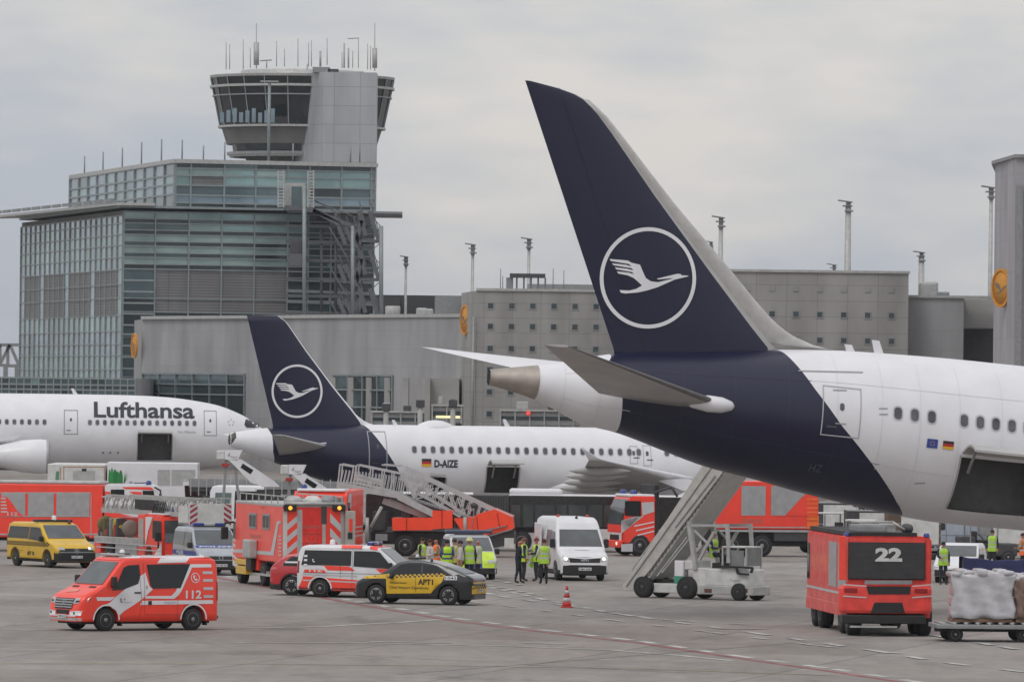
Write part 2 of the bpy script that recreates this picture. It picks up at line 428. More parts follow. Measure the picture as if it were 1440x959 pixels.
G_BLUE = wglass('blue_grey_glass', (.24, .33, .39), .35, .16)
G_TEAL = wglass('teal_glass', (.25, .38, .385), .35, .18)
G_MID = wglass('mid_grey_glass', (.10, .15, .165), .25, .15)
ALT = {G_PALE: (G_TEAL, G_MID), G_DARK: (G_MID, G_DARK), G_TEAL: (G_PALE, G_BLUE), G_BLUE: (G_TEAL, G_MID), G_MID: (G_DARK, G_TEAL)}  # stray pane tones imitate irregular reflections by colour
G_CAB = wglass('dark_cab_glass', (.012, .017, .02), 0, .08)
MULL = mat('mullion_metal', (.27, .305, .31), .5, .3)
LOUV = bmat('louvre_panel', (.205, .20, .20), 40, .28, .05, .6, .6)
CLAD = bmat('grey_cladding', (.40, .415, .43), 2.6, 1.9, .03, .62, .5)
CONB = bmat('concrete_panels', (.345, .335, .32), 2.4, 1.25, .03, .72)
CONB2 = bmat('grey_wall_panels', (.36, .36, .368), 3.4, 1.6, .02, .84)
DARKP = bmat('dark_grey_panels', (.16, .155, .15), 1.4, 1.5, .02, .8)

def facade(P0, P1, zs, cols, mats, parent, name='curtain_wall', mw=.16, hw=.18, dep=.14, skip=None, colmats=None):
    """curtain wall between two plan points; zs = row heights; cols = number or fractions; mats per row"""
    P0 = Vector((*P0, 0)); P1 = Vector((*P1, 0)); d = P1 - P0; Ln = d.length; u = d / Ln
    nrm = Vector((u.y, -u.x, 0))                                    # outwards when P0->P1 runs left to right seen from outside
    fr = [k / cols for k in range(cols + 1)] if isinstance(cols, int) else cols
    mb = MB(); mu = MB()
    for r in range(len(zs) - 1):
        for c in range(len(fr) - 1):
            if skip and skip(r, c): continue
            m = mats[r] if not colmats else (colmats(r, c) or mats[r])
            q_ = random.random()
            if m in ALT: m = ALT[m][0] if q_ < .16 else (ALT[m][1] if q_ < .24 else m)
            a = P0 + d * fr[c] + nrm * .05; b = P0 + d * fr[c + 1] + nrm * .05
            f = mb.face([(a.x, a.y, zs[r]), (b.x, b.y, zs[r]), (b.x, b.y, zs[r + 1]), (a.x, a.y, zs[r + 1])], m)
    for k, t in enumerate(fr):
        a = P0 + d * t + nrm * (dep / 2 + .05)
        mu.beam((a.x, a.y, zs[0]), (a.x, a.y, zs[-1]), mw, MULL, dep, up=nrm)
    for z in zs:
        a = P0 + nrm * (dep / 2 + .053); b = P1 + nrm * (dep / 2 + .053)
        mu.beam((a.x, a.y, z), (b.x, b.y, z), dep * 1.1, MULL, hw)
    o = mb.build(name, parent, fixn=False); wall_uv(o)
    mu.build('mullion_grid', o)
    return o

# ---------------------------------------------------------------- glass office block with the control tower on top
YG = 700.0
c0 = XY(171, YG); cL = XY(28, YG + 60); cR = XY(523, YG + 7)
off_ = thing('office_building', 'large green glass office block with grey louvre bands and steel stair tower, behind the aircraft', 'office building')
def zrow(ys, px, Y): return [Z(px, y, Y) for y in ys]
mb = MB()
bk = (cL[0] + (cR[0] - c0[0]) * 1.0, cL[1] + 6)
ins = lambda p, q, t: (p[0] + (q[0] - p[0]) * t, p[1] + (q[1] - p[1]) * t)
ztL = Z(171, 296, YG)
block(mb, [c0, cR, bk, cL], 0, ztL, DARKP)
wall_uv(mb.build('core_wall', off_))
# right (long) face: rows read from the photograph at the corner px 171
rows = [688, 640, 606, 590, 574, 557, 540, 524, 507, 490, 474, 457, 441, 424, 407, 394, 378, 362, 352, 345, 336, 327, 319, 310, 302, 296]
rows_r = [560, 530, 500, 474, 457, 438, 419, 378, 371, 361.5, 355, 345.5, 339, 329.5, 323, 313.5, 307, 297.5]
zs = zrow(rows_r, 171, YG)
rm = [G_MID, G_MID, G_MID, G_MID, G_DARK, LOUV, LOUV, G_DARK, G_PALE, G_DARK, G_PALE, G_DARK, G_PALE, G_DARK, G_PALE, G_DARK, G_PALE]  # alternating pale and dark rows paint the reflections storey by storey
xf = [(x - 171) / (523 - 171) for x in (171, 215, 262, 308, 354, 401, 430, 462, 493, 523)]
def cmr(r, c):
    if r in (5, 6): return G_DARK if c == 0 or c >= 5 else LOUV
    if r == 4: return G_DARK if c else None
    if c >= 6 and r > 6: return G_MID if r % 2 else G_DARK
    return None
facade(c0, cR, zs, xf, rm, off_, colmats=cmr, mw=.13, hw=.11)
# extra transoms in the first bay
mu = MB()
for y in (394, 410, 426, 441, 457, 470, 486, 502, 518, 534):
    a = Vector((*c0, Z(171, y, YG))); b = a + Vector((44 / 14.28, .06, 0)); mu.beam(a - Vector((0, .28, 0)), b - Vector((0, .28, 0)), .12, MULL, .16)
mu.build('transom', off_); mu = MB()
for y in (392, 408, 423, 438):
    a = Vector((*XY(401, YG + 4.5), Z(401, y, YG))); b = Vector((*XY(523, YG + 7), Z(523, y + 4, YG))); mu.beam(a - Vector((0, .35, 0)), b - Vector((0, .35, 0)), .15, MULL, .3)
mu.build('transom', off_)
# left face
rows_l = [556, 540, 520, 500, 484, 466, 444, 419, 400, 379, 362, 345, 330, 314, 303]
zsl = zrow(rows_l, 171, YG)
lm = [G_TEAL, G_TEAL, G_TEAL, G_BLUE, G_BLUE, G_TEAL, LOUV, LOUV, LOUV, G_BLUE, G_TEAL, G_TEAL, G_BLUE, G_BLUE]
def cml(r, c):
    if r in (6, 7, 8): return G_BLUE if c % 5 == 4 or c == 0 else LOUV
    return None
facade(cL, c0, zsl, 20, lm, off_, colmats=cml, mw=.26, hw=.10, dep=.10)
# cornice and canopy roof
mb = MB()
zc_ = Z(171, 291, YG)
pl = [(c0[0] - .3, c0[1] - 1.4), (cR[0] + .2, cR[1] - 1.2), bk, (cL[0] - .3, cL[1])]
block(mb, pl, zc_ - .1, zc_ + .12, MULL)
wing = [XY(-25, YG + 64), (c0[0] - .6, c0[1] - 2.2), XY(215, YG - 2), XY(210, YG + 40)]
zt = Z(171, 286, YG)
block(mb, wing, zt - .25, zt, LGREY)
block(mb, [XY(401, YG - 1), XY(563, YG + 2), XY(563, YG + 20), XY(401, YG + 20)], Z(540, 300, YG), Z(540, 297, YG), GREY)
mb.build('roof_canopy', off_)
for k in range(14):
    t = k / 13; p = Vector((*ins(wing[0], wing[1], t), zt + .3)); q = Vector((*ins(wing[0], wing[1], min(1, t + .055)), zt + .3))
    if k == 0: cn = MB()
    cn.beam(p, q, .25, GREY, .3)
cn.build('roof_rail', off_)
# upper recessed storeys
u0 = XY(243, YG + 8); uL = XY(96, YG + 68); uR = XY(524, YG + 14)
mb = MB(); zu = Z(243, 226, YG)
ub = (uL[0] + (uR[0] - u0[0]), uL[1] + 6)
block(mb, [u0, uR, ub, uL], ztL - .2, zu, DARKP); wall_uv(mb.build('upper_wall', off_))
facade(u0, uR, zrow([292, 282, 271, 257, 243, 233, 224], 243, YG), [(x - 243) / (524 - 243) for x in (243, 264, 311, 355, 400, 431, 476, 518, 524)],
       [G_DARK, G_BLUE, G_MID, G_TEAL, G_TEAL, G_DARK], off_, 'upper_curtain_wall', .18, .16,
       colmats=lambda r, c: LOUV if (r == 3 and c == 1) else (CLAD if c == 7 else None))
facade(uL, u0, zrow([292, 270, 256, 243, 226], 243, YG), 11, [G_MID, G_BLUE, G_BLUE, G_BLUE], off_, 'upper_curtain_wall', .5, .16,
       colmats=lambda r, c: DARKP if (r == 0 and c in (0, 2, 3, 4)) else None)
mb = MB(); block(mb, [(u0[0] - .2, u0[1] - .6), (uR[0] + .3, uR[1] - .6), ub, (uL[0] - .2, uL[1])], zu, zu + .4, LGREY); mb.build('upper_cornice', off_)
# roof masts along the upper parapet
for px, pt, t in ((115, 226, .87), (141, 220, .70), (168, 214, .51), (195, 206, .33), (223, 202, .14), (252, 203, None), (282, 211, None), (312, 206, None), (408, 208, None), (489, 208, None), (502, 203, None)):
    mb = MB()
    Yd = YG + 8 + (60 * t if t else 1)
    x, y = XY(px, Yd); z0_ = zu + .3; z1 = Z(px, pt - 6, Yd)
    mb.beam((x, y, z0_), (x, y, max(z1, z0_ + .8)), .15, GREY, n=8)
    mb.build('roof_mast', off_)
# external steel stair tower on the right
MG = GREY; GREY = mat('stair_steel', (.12, .125, .13), .55, .3)
st = MB(); Ys = YG - 3
def S(px, py, dY=0): return Wp(px, py, Ys + dY)
for px, a, b in ((428, 262, 452), (496, 318, 452), (536, 318, 452)):
    st.beam(S(px, a), S(px, b), .42, MULL, n=8)
for px, a, b in ((472, 300, 452), (508, 300, 452), (452, 320, 450)):
    st.beam(S(px, a, 2), S(px, b, 2), .3, GREY, n=8)
for y in (318, 340, 366, 392, 416, 440):
    st.beam(S(402, y, 2), S(520, y + 1.5, 2), .5, GREY, .3)
st.build('stair_column', off_)
st = MB()
def flight(a, b, w=1.1):
    p, q = S(*a), S(*b); st.beam(p, q, .12, GREY, .4); st.beam(p + Vector((0, w, 0)), q + Vector((0, w, 0)), .12, GREY, .4)
    st.beam(p + Vector((0, 0, 1)), q + Vector((0, 0, 1)), .09, GREY); st.beam(p + Vector((0, w, 1)), q + Vector((0, w, 1)), .09, GREY)
    n = max(4, int((q - p).length / .35))
    for k in range(n): c = p.lerp(q, k / n); st.box(c.x - .15, c.x + .15, c.y, c.y + w, c.z, c.z + .06, DGREY)
flight((434, 292), (478, 316)); flight((440, 296), (500, 320))
for y0 in (298, 352, 406):
    flight((520, y0), (532, y0 + 40)); flight((505, y0), (514, y0 + 34)); flight((500, y0 + 50), (508, y0 + 12))
    st.box(*sorted((S(512, 0).x, S(537, 0).x)), Ys, Ys + 3, S(520, y0 + 43).z, S(520, y0 + 39).z, GREY)
    st.box(*sorted((S(534, 0).x, S(536, 0).x)), Ys, Ys + 3, S(520, y0 + 40).z, S(520, y0 + 24).z, GREY)
    st.beam(S(521, y0 + 5), S(537, y0 + 22), .08, GREY); st.beam(S(537, y0 + 42), S(522, y0 + 55), .08, GREY)
for y0 in (318, 372, 420):
    for x0 in (476, 486, 496): flight((x0, y0), (x0 + 10, y0 + 26))
    for x0 in (462, 486): st.beam(S(x0, y0), S(x0 + 26, y0 + 44), .14, GREY)
st.build('stair_flight', off_)
st = MB()
st.box(*sorted((S(402, 0).x, S(433, 0).x)), Ys, Ys + 3, S(0, 291).z, S(0, 284).z, GREY)
st.box(*sorted((S(403, 0).x, S(431, 0).x)), Ys + 1, Ys + 3, S(0, 284).z, S(0, 252).z, LGREY)
st.box(*sorted((S(413, 0).x, S(427, 0).x)), Ys + .9, Ys + 1, S(0, 284).z, S(0, 257).z, G_MID)
for x in (391, 399, 433, 441):
    st.beam(S(x, 240), S(x, 292), .12, LGREY)
for k in range(12):
    y = 242 + k * 4.4; st.beam(S(391, y), S(399, y), .1, LGREY); st.beam(S(433, y), S(441, y), .1, LGREY)
st.build('lift_landing', off_); st = MB()
st.box(*sorted((S(409, 0).x, S(431, 0).x)), Ys, Ys + 3, S(0, 369).z, S(0, 352).z, GREY)
st.box(*sorted((S(412, 0).x, S(428, 0).x)), Ys + .4, Ys + 3, S(0, 352).z, S(0, 335).z, DGREY)
st.build('lift_landing', off_)

GREY = MG
# control tower: shaft of grey cladding and a glazed cab
tw = thing('control_tower', 'control tower with sloping dark glass cab beside a pale grey shaft, antennas on top', 'control tower')
YT = YG + 16
mb = MB()
zb, ztp = zu, Z(460, 101, YT)
shaft = [XY(402, YT + 9), XY(450, YT + 1), XY(524, YT + 1), XY(526, YT + 5), XY(524, YT + 24), XY(402, YT + 24)]
block(mb, shaft, zb - 2, ztp, CLAD); wall_uv(mb.build('shaft', tw, fixn=True))
cab_c = Vector((*XY(420, YT + 13), 0)); sT = FPX / (YT + 13)
def ring_pts(rad, n=24, z=0): return [(cab_c.x + rad * math.cos(2 * math.pi * (k + .5) / n), cab_c.y + rad * math.sin(2 * math.pi * (k + .5) / n), z) for k in range(n)]
def cone(mb, r0, z0, r1, z1, m, n=24):
    A = ring_pts(r0, n, z0); B = ring_pts(r1, n, z1)
    for k in range(n): mb.face([A[k], A[(k + 1) % n], B[(k + 1) % n], B[k]], m)
zt_ = lambda y: Z(420, y, YT)
rr = lambda px: (420 - px) / sT
mb = MB()
cone(mb, rr(311), zt_(176), rr(306), zt_(174), LGREY); 
cone(mb, rr(314), zt_(199), rr(307), zt_(176), DARKP)
mb.face(ring_pts(rr(314), 24, zt_(199)), DGREY)
cone(mb, rr(324), zt_(214), rr(322), zt_(199), G_DARK); cone(mb, rr(318), zt_(217), rr(318), zt_(214), LGREY); mb.face(ring_pts(rr(318), 24, zt_(217)), DGREY)
cone(mb, rr(345), zt_(228), rr(340), zt_(217), DARKP)
wall_uv(mb.build('cab_base', tw))
mb = MB(); cone(mb, rr(305), zt_(174), rr(291.5), zt_(104), G_CAB); g = mb.build('cab_glazing', tw)
mu = MB()
for k in range(24):
    a = ring_pts(rr(305) + .05, 24, zt_(174))[k]; b = ring_pts(rr(291) + .05, 24, zt_(104))[k]; mu.beam(a, b, .11, MULL)
for y, rp_, wd in ((174, 304.5, .22), (130, 296, .12), (117, 292.5, .24)):
    P = ring_pts(rr(rp_) + .1, 24, zt_(y))
    for k in range(24): mu.beam(P[k], P[(k + 1) % 24], .25, LGREY if wd > .2 else MULL, wd)
P = ring_pts(rr(316), 24, zt_(212))
for k in range(24): mu.beam(P[k], P[(k + 1) % 24], .2, GREY, .3)
mu.build('glazing_bars', g)
mb = MB()
A = ring_pts(rr(289.5), 24, zt_(105)); 
cone(mb, rr(290), zt_(104.5), rr(289), zt_(101), LGREY); mb.face(ring_pts(rr(289), 24, zt_(101)), LGREY); mb.face(ring_pts(rr(290), 24, zt_(104.5)), GREY)
cone(mb, rr(330), zt_(101), rr(334), zt_(93), LGREY); mb.face(ring_pts(rr(334), 24, zt_(93)), LGREY)
mb.build('cab_roof', tw)
mb = MB()                                                            # desks and blinds seen through the cab glass
for k in range(9):
    x = Wp(308 + k * 9, 160, YT - 5).x
    mb.box(x - .2, x + .2, YT + 2.5, YT + 3.0, zt_(172), zt_(158 - (k % 3) * 3), G_BLUE)
mb.build('cab_blinds', tw)
def ant(px, y0, y1, wd=.1, head=None, Yd=YT + 4):
    mb = MB(); p = Wp(px, y0, Yd); q = Wp(px, y1, Yd); mb.beam(p, q, wd, LGREY if wd < .3 else GREY, n=6)
    if head:
        a = Wp(px, head[0], Yd); b = Wp(px, head[1], Yd); mb.beam(a, b, head[2], LGREY, n=8)
    mb.build('antenna', tw)
for a in ((360.5, 97, 33, .12, (92, 60, .55)), (527, 100, 33, .12, (96, 68, .5)), (318, 98, 60), (323, 98, 63), (342, 98, 56), (352, 96, 68), (389, 94, 58), (400, 94, 69), (419, 94, 55),
          (434, 94, 60), (438, 94, 57), (460, 92, 54), (450.5, 94, 72, .25), (484, 96, 61, .18), (490, 96, 68, .2), (496, 96, 72), (504, 96, 54), (481, 96, 74), (517, 98, 62), (521, 98, 65), (375, 96, 84, .15), (432, 98, 90, .12)):
    ant(*a)
mb = MB()
mb.beam(Wp(366, 86, YT + 4), Wp(382, 85, YT + 4), .12, GREY); mb.beam(Wp(489, 55, YT + 4), Wp(505, 54, YT + 4), .08, GREY)
mb.build('antenna_arm', tw)
mb = MB(); mb.box(Wp(440, 0, YT).x, Wp(464, 0, YT).x, YT + 2, YT + 5, ztp, zt_(93), GREY); mb.box(Wp(462, 0, YT).x, Wp(476, 0, YT).x, YT + 2, YT + 5, ztp, zt_(95.5), DGREY)
mb.box(Wp(478, 0, YT).x, Wp(512, 0, YT).x, YT + 2, YT + 5, ztp, zt_(98), LGREY, .1); mb.build('roof_plant', tw)
mb = MB()
p = Wp(375, 118, YT - 12); mb.beam((p.x, YG + 12, zu), (p.x, YG + 12, Z(375, 115, YG + 12)), .3, MULL, n=8); mb.box(p.x - .9, p.x + .9, YG + 11.7, YG + 12.3, Z(375, 115.5, YG + 12), Z(375, 114, YG + 12), LGREY)
mb.build('light_pole', tw)

# ---------------------------------------------------------------- low glazed pier at far left, steel truss
pier = thing('glazed_pier', 'low dark glazed pier wing at the foot of the glass office block', 'building')
mb = MB(); P0 = XY(-60, 640); P1 = XY(190, 640); block(mb, [P0, P1, (P1[0], 680), (P0[0], 680)], 0, Z(100, 531, 640), CONB2); wall_uv(mb.build('wall', pier))
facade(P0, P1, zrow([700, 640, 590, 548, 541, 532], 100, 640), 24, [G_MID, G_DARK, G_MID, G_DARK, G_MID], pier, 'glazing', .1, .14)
tr = MB(); Yt = 800
def T_(px, py): return Wp(px, py, Yt)
for a, b in (((-30, 485), (28, 485)), ((-30, 512), (28, 515)), ((0, 485), (0, 512)), ((14, 485), (0, 512)), ((14, 485), (26, 512)), ((11, 485), (11, 512)), ((-14, 512), (0, 485))): tr.beam(T_(*a), T_(*b), .35, GREY)
for x in (-28, 8, 24): tr.beam(T_(x, 512), Vector((T_(x, 512).x, Yt, 0)), .5, GREY)
tag(tr.build('footbridge_truss'), 'grey steel lattice footbridge left of the glass office block', 'footbridge')

# ---------------------------------------------------------------- concrete halls
def logo_sign(px, py, Y, rz, parent_desc, facing):
    """round orange ring sign with the bird emblem, mounted on an end wall"""
    o = thing('round_sign', parent_desc, 'sign', loc=Wp(px, py, Y), group='round orange airline signs on the buildings')
    o.rotation_euler = (0, 0, R(facing))
    OR = mat('orange_sign_yellow', (.62, .27, .03), .6, var=.06)
    DK = mat('sign_blue_grey', (.20, .17, .12), .6)
    mb = MB()
    for sg in (-.09, .09): mb.decal(ring_polys(0, 0, rz * .86, rz, 40), lambda a, b: (a, sg, b), OR, None)
    for rr_ in (rz, rz * .86):
        C_ = circle(0, 0, rr_, 40)
        for k in range(40): p, q = C_[k], C_[(k + 1) % 40]; mb.face([(p[0], -.09, p[1]), (q[0], -.09, q[1]), (q[0], .09, q[1]), (p[0], .09, p[1])], OR)
    mb.build('ring', o)
    mb = MB(); mb.lathe([(.01, -.03), (rz * .87, -.03), (rz * .87, .03), (.01, .03)], OR, 40, axis='y'); d = mb.build('disc', o)
    mb = MB()
    mb.decal([(x * rz * .85, z * rz * .85) for x, z in BIRD], lambda a, b: (a, -.05, b), DK, None)
    mb.build('emblem', o)
# hall A (left, receding wall)
hallA = thing('terminal_hall', 'long low grey panelled hall with a dark window band, left of the square windowed hall', 'building')
A0 = XY(200, 676); A1 = XY(648, 617); Ae = XY(188, 688)
mb = MB(); zA = Z(645, 446, 617)
block(mb, [A0, A1, (A1[0], 720), (A0[0], 740), Ae], 0, zA, CONB2); wall_uv(mb.build('wall', hallA))
mb = MB(); block(mb, [(A0[0] - .2, A0[1] - .3), (A1[0], A1[1] - .3), (A1[0], A1[1] + 2), (A0[0] - .2, A0[1] + 2)], zA, zA + .3, LGREY); mb.build('parapet_cap', hallA)
def on(t): return (A0[0] + (A1[0] - A0[0]) * t, A0[1] + (A1[1] - A0[1]) * t)
def bandA(px0, px1, n, ys):
    # find wall fractions for the pixels
    def tf(px):
        r = ray(px, 560); best = 0
        ax, ay = A0; dx, dy = A1[0] - A0[0], A1[1] - A0[1]; k = r.x / r.y
        return (k * ay - ax) / (dx - k * dy)
    q0, q1 = on(tf(px0)), on(tf(px1))
    facade(q0, q1, [Z(645, y, 617) for y in ys], n, [G_DARK, G_DARK, G_MID, G_MID][:len(ys) - 1], hallA, 'window_band', .14, .14)
bandA(201, 345, 6, (640, 560, 545, 529)); bandA(470, 553, 4, (640, 575, 550, 529))
mb = MB()
for k in range(7):
    q = on(.62 + k * .055); mb.box(q[0] - .25, q[0] + .25, q[1] - .6, q[1] + .1, 0, Z(645, 532, 617), CONC)
mb.build('pilaster', hallA)
mb = MB(); mb.box(XY(602, 616)[0], XY(646, 616)[0], 614, 622, 0, Z(620, 532, 616), CONC); mb.box(XY(598, 613)[0], XY(605, 613)[0], 613, 613.9, 0, Z(600, 531, 613), CONC); mb.build('annex', hallA)
mb = MB()
for x0, x1, yt in ((540, 561, 431), (584, 600, 433), (598, 608, 434)):
    p = XY(x0, 650); q = XY(x1, 650)
    if x0 == 540: mb.lathe([(.01, zA), ((q[0] - p[0]) / 2, zA), ((q[0] - p[0]) / 2, Z(550, yt, 650)), ((q[0] - p[0]) / 2 * .9, Z(550, yt - 1, 650)), (.01, Z(550, yt - 1, 650))], LGREY, 20, Matrix.Translation(((p[0] + q[0]) / 2, 652, 0)))
    else: mb.box(p[0], q[0], 650, 653, zA, Z(590, yt, 650), LGREY, .15)
mb.build('roof_vent', hallA)
logo_sign(189, 486, 676.5, 1.2, 'orange ring sign on the left end of the long grey hall', -74)
# far dark hall roof behind
mb = MB(); block(mb, [XY(525, 800), XY(700, 800), XY(900, 800), XY(900, 860), XY(525, 860)], 0, Z(560, 415, 800), mat('dark_hall_panels', (.05, .052, .055), .6), )
mb.box(XY(525, 796)[0], XY(560, 796)[0], 796, 800, 0, Z(540, 419, 796), DGREY)
tag(mb.build('far_hall'), 'dark flat roofed hall far behind, between stair tower and square windowed hall', 'building')
# hall B: concrete with small square windows
hallB = thing('concrete_hall', 'concrete hall with rows of small square windows, left of the nearest tail fin', 'building')
YB = 600; B0 = XY(668, YB); B1 = XY(1010, YB); Bc = XY(647.5, YB + 16)
zB = Z(760, 410, YB)
mb = MB(); block(mb, [B0, B1, (B1[0], YB + 60), (Bc[0], YB + 60), Bc], 0, zB, CONB); wall_uv(mb.build('wall', hallB))
mb = MB(); block(mb, [(B0[0], B0[1] - .15), (B1[0], B1[1] - .15), (B1[0], YB + 2), (B0[0], YB + 2)], zB, zB + .22, LGREY)
mb.build('parapet_cap', hallB)
mb = MB(); block(mb, [XY(740, YB + 20), XY(1010, YB + 20), XY(1010, YB + 60), XY(740, YB + 60)], zB, Z(800, 400, YB + 20), GREY)
block(mb, [XY(610, YB + 22), XY(650, YB + 22), XY(650, YB + 40), XY(610, YB + 40)], 0, Z(630, 416, YB + 20), GREY); mb.build('ribbed_roof', hallB)
mb = MB(); x, y = XY(665, YB); mb.beam((x, y - .2, 0), (x, y - .2, Z(665, 446, YB)), .22, GREY, n=8); mb.build('downpipe', hallB)
mb = MB(); p = XY(715, YB + 10); q = XY(765, YB + 10); z1 = Z(740, 391, YB + 10); mb.box(p[0], q[0], YB + 8, YB + 10, z1, z1 + .35, DGREY)
for k in range(6): xx = p[0] + (q[0] - p[0]) * k / 5; mb.beam((xx, YB + 9, zB), (xx, YB + 9, z1), .15 if k else .6, GREY)
mb.build('roof_gantry', hallB)
for px, y0 in ((704, 378), (707, 388), (778, 378), (793, 380)):
    mb = MB(); p = Wp(px, y0, YB + 10); mb.beam((p.x, p.y, zB), p, .08, GREY, n=5); mb.build('roof_mast', hallB)
def sqwin(px, py, Y, sz, parent, m=None):
    c = Wp(px, py, Y); h = sz / 2
    mb = MB(); mb.box(c.x - h, c.x + h, Y - .05, Y + .02, c.z - h, c.z + h, CONB2)
    o = mb.build('window', parent)
    mb = MB(); k = h * .72
    mb.face([(c.x - k, Y - .054, c.z - k), (c.x + k, Y - .054, c.z - k), (c.x + k, Y - .054, c.z + k), (c.x - k, Y - .054, c.z + k)], m or G_DARK)
    0 and mb.face([(c.x - k * .2, Y - .058, c.z - k * .6), (c.x + k * .7, Y - .058, c.z - k * .6), (c.x + k * .7, Y - .058, c.z + k * .3), (c.x - k * .2, Y - .058, c.z + k * .3)], G_MID)
    mb.build('pane', o)
for r, y in enumerate((430, 459, 490, 520, 551, 582)):
    for c in range(11):
        px = 690 + c * 29.7 - r * .4
        if px > 690 + 29.7 * 6 and r > 2: continue
        sqwin(px, y + c * .25, YB, .62, hallB)
logo_sign(654, 450, YB + 10, 1.30, 'orange ring sign high on the corner of the square windowed concrete hall', -73)
# hall C: right part, taller
hallC = thing('concrete_hall', 'taller concrete hall with small dark windows, right of the nearest tail fin', 'building')
YC = 560; C0 = XY(1000, YC); C1 = XY(1276, YC)
mb = MB(); zC = Z(1150, 383.5, YC); block(mb, [C0, C1, (C1[0], YC + 60), (C0[0], YC + 60)], 0, zC, CONB); wall_uv(mb.build('wall', hallC))
mb = MB(); mb.box(C0[0], C1[0] + .1, YC - .15, YC + 2, zC, zC + .2, LGREY); mb.build('parapet_cap', hallC)
for r, y in enumerate((405, 441, 477)):
    for c in range(7):
        sqwin(1052 + c * 33.6, y + c * .5, YC, .58 if r else .45, hallC, CONB2 if r == 0 else None)
linkC = thing('link_building', 'plain grey link building between the windowed hall and the tall end tower', 'building')
mb = MB(); zL = Z(1340, 420, YC + 6); block(mb, [XY(1276, YC + 3), XY(1354, YC + 3), XY(1354, YC + 40), XY(1276, YC + 40)], 0, zL, CONB2); wall_uv(mb.build('wall', linkC))
mb = MB(); block(mb, [XY(1354, YC + 6), XY(1396, YC + 6), XY(1396, YC + 40), XY(1354, YC + 40)], Z(1370, 461, YC + 6), zL, CONC)
block(mb, [XY(1354, YC + 16), XY(1396, YC + 16), XY(1396, YC + 40), XY(1354, YC + 40)], 0, Z(1370, 461, YC + 6), DGREY); mb.build('recess', linkC)
mb = MB(); block(mb, [XY(1276, YC + 2.8), XY(1396, YC + 2.8), XY(1396, YC + 5), XY(1276, YC + 5)], zL, zL + .2, LGREY); mb.build('parapet_cap', linkC)
mb = MB(); p = XY(1293, YC + 10); q = XY(1318, YC + 10); mb.box(p[0], q[0], YC + 10, YC + 13, zL, Z(1300, 396, YC + 10), LGREY, .2); mb.box(q[0] - .2, q[0] + .9, YC + 10, YC + 12, zL, Z(1300, 410, YC + 10), GREY, .1); mb.build('roof_vent', linkC)
endT = thing('end_tower', 'tall grey clad tower block at the right edge of the view', 'building')
D0 = XY(1425, 520); Dl = XY(1396, 536); D1 = XY(1560, 520)
mb = MB(); zD = Z(1420, 222, 520); block(mb, [D0, D1, (D1[0], 560), XY(1398, 560), Dl], 0, zD, bmat('end_tower_cladding', (.40, .39, .41), 3.2, 2.4, .02, .8)); wall_uv(mb.build('wall', endT))
mb = MB(); block(mb, [(D0[0] - .1, D0[1] - .3), (D1[0], D1[1] - .3), (D1[0], 560), XY(1397, 560), (Dl[0] - .3, Dl[1] - .2)], zD, zD + .25, GREY)
mb.box(D0[0] + .1, D0[0] + .5, 519.4, 520, 0, zD - 2, GREY); mb.build('parapet_cap', endT)
logo_sign(1408, 405, 526.5, 1.45, 'orange ring sign on the tall grey tower at the right edge', -66)

# ---------------------------------------------------------------- floodlight masts
def mast(px, ytop, Y, hd, label, base_z=0, rad=.3):
    p = Wp(px, ytop, Y); o = thing('floodlight_mast', label, 'floodlight', loc=(p.x, p.y, base_z), group='tall floodlight masts above the roofs')
    H = p.z - base_z; mb = MB(); mb.lathe([(rad * 1.3, 0), (rad * .9, H * .6), (rad * .7, H - .3)], LGREY, 12); mb.build('pole', o)
    mb = MB(); w = hd * .85
    mb.box(-w * .7, w * .5, -.4, .4, H - .3, H - .18, GREY, .04)
    T = Matrix.Translation((-w * .4, 0, H + .15)) @ Matrix.Rotation(R(8), 4, 'Y')
    mb.box(-w * .85, w * .9, -.6, .6, -.04, .07, GREY, .03, T=T)
    mb.box(-.3, w * .6, -.4, .4, H - .75, H - .6, GREY, .04); mb.box(-.2, .2, -.2, .2, H - .9, H + .1, GREY)
    mb.build('lamp_head', o)
for k in range(1):
    mast(571, 363, 760, .62, 'slim floodlight mast just right of the stair tower', 0, .18)
    mast(665, 346, 700, .75, 'floodlight mast behind the corner of the square windowed hall', 0, .2)
    mast(744, 338, 680, .75, 'floodlight mast above the roof gantry left of the big tail fin', 0, .2)
    mast(1014, 308, 640, .8, 'floodlight mast just right of the big tail fin, partly hidden by it', 0, .28)
    mast(1193, 286, 620, .85, 'tallest thick floodlight mast above the middle of the right hall', 0, .36)
    mast(1296, 357, 700, .8, 'short floodlight mast behind the roof vent of the link building', 0, .4)
    mast(1394, 266, 600, .8, 'floodlight mast touching the left edge of the end tower', 0, .22)
    mast(1173, 374, 900, .85, 'small far floodlight head peeking over the right hall roof', 0, .15)
    mast(1000, 342, 900, .6, 'small far floodlight against the big fin edge, below the taller one', 0, .4)

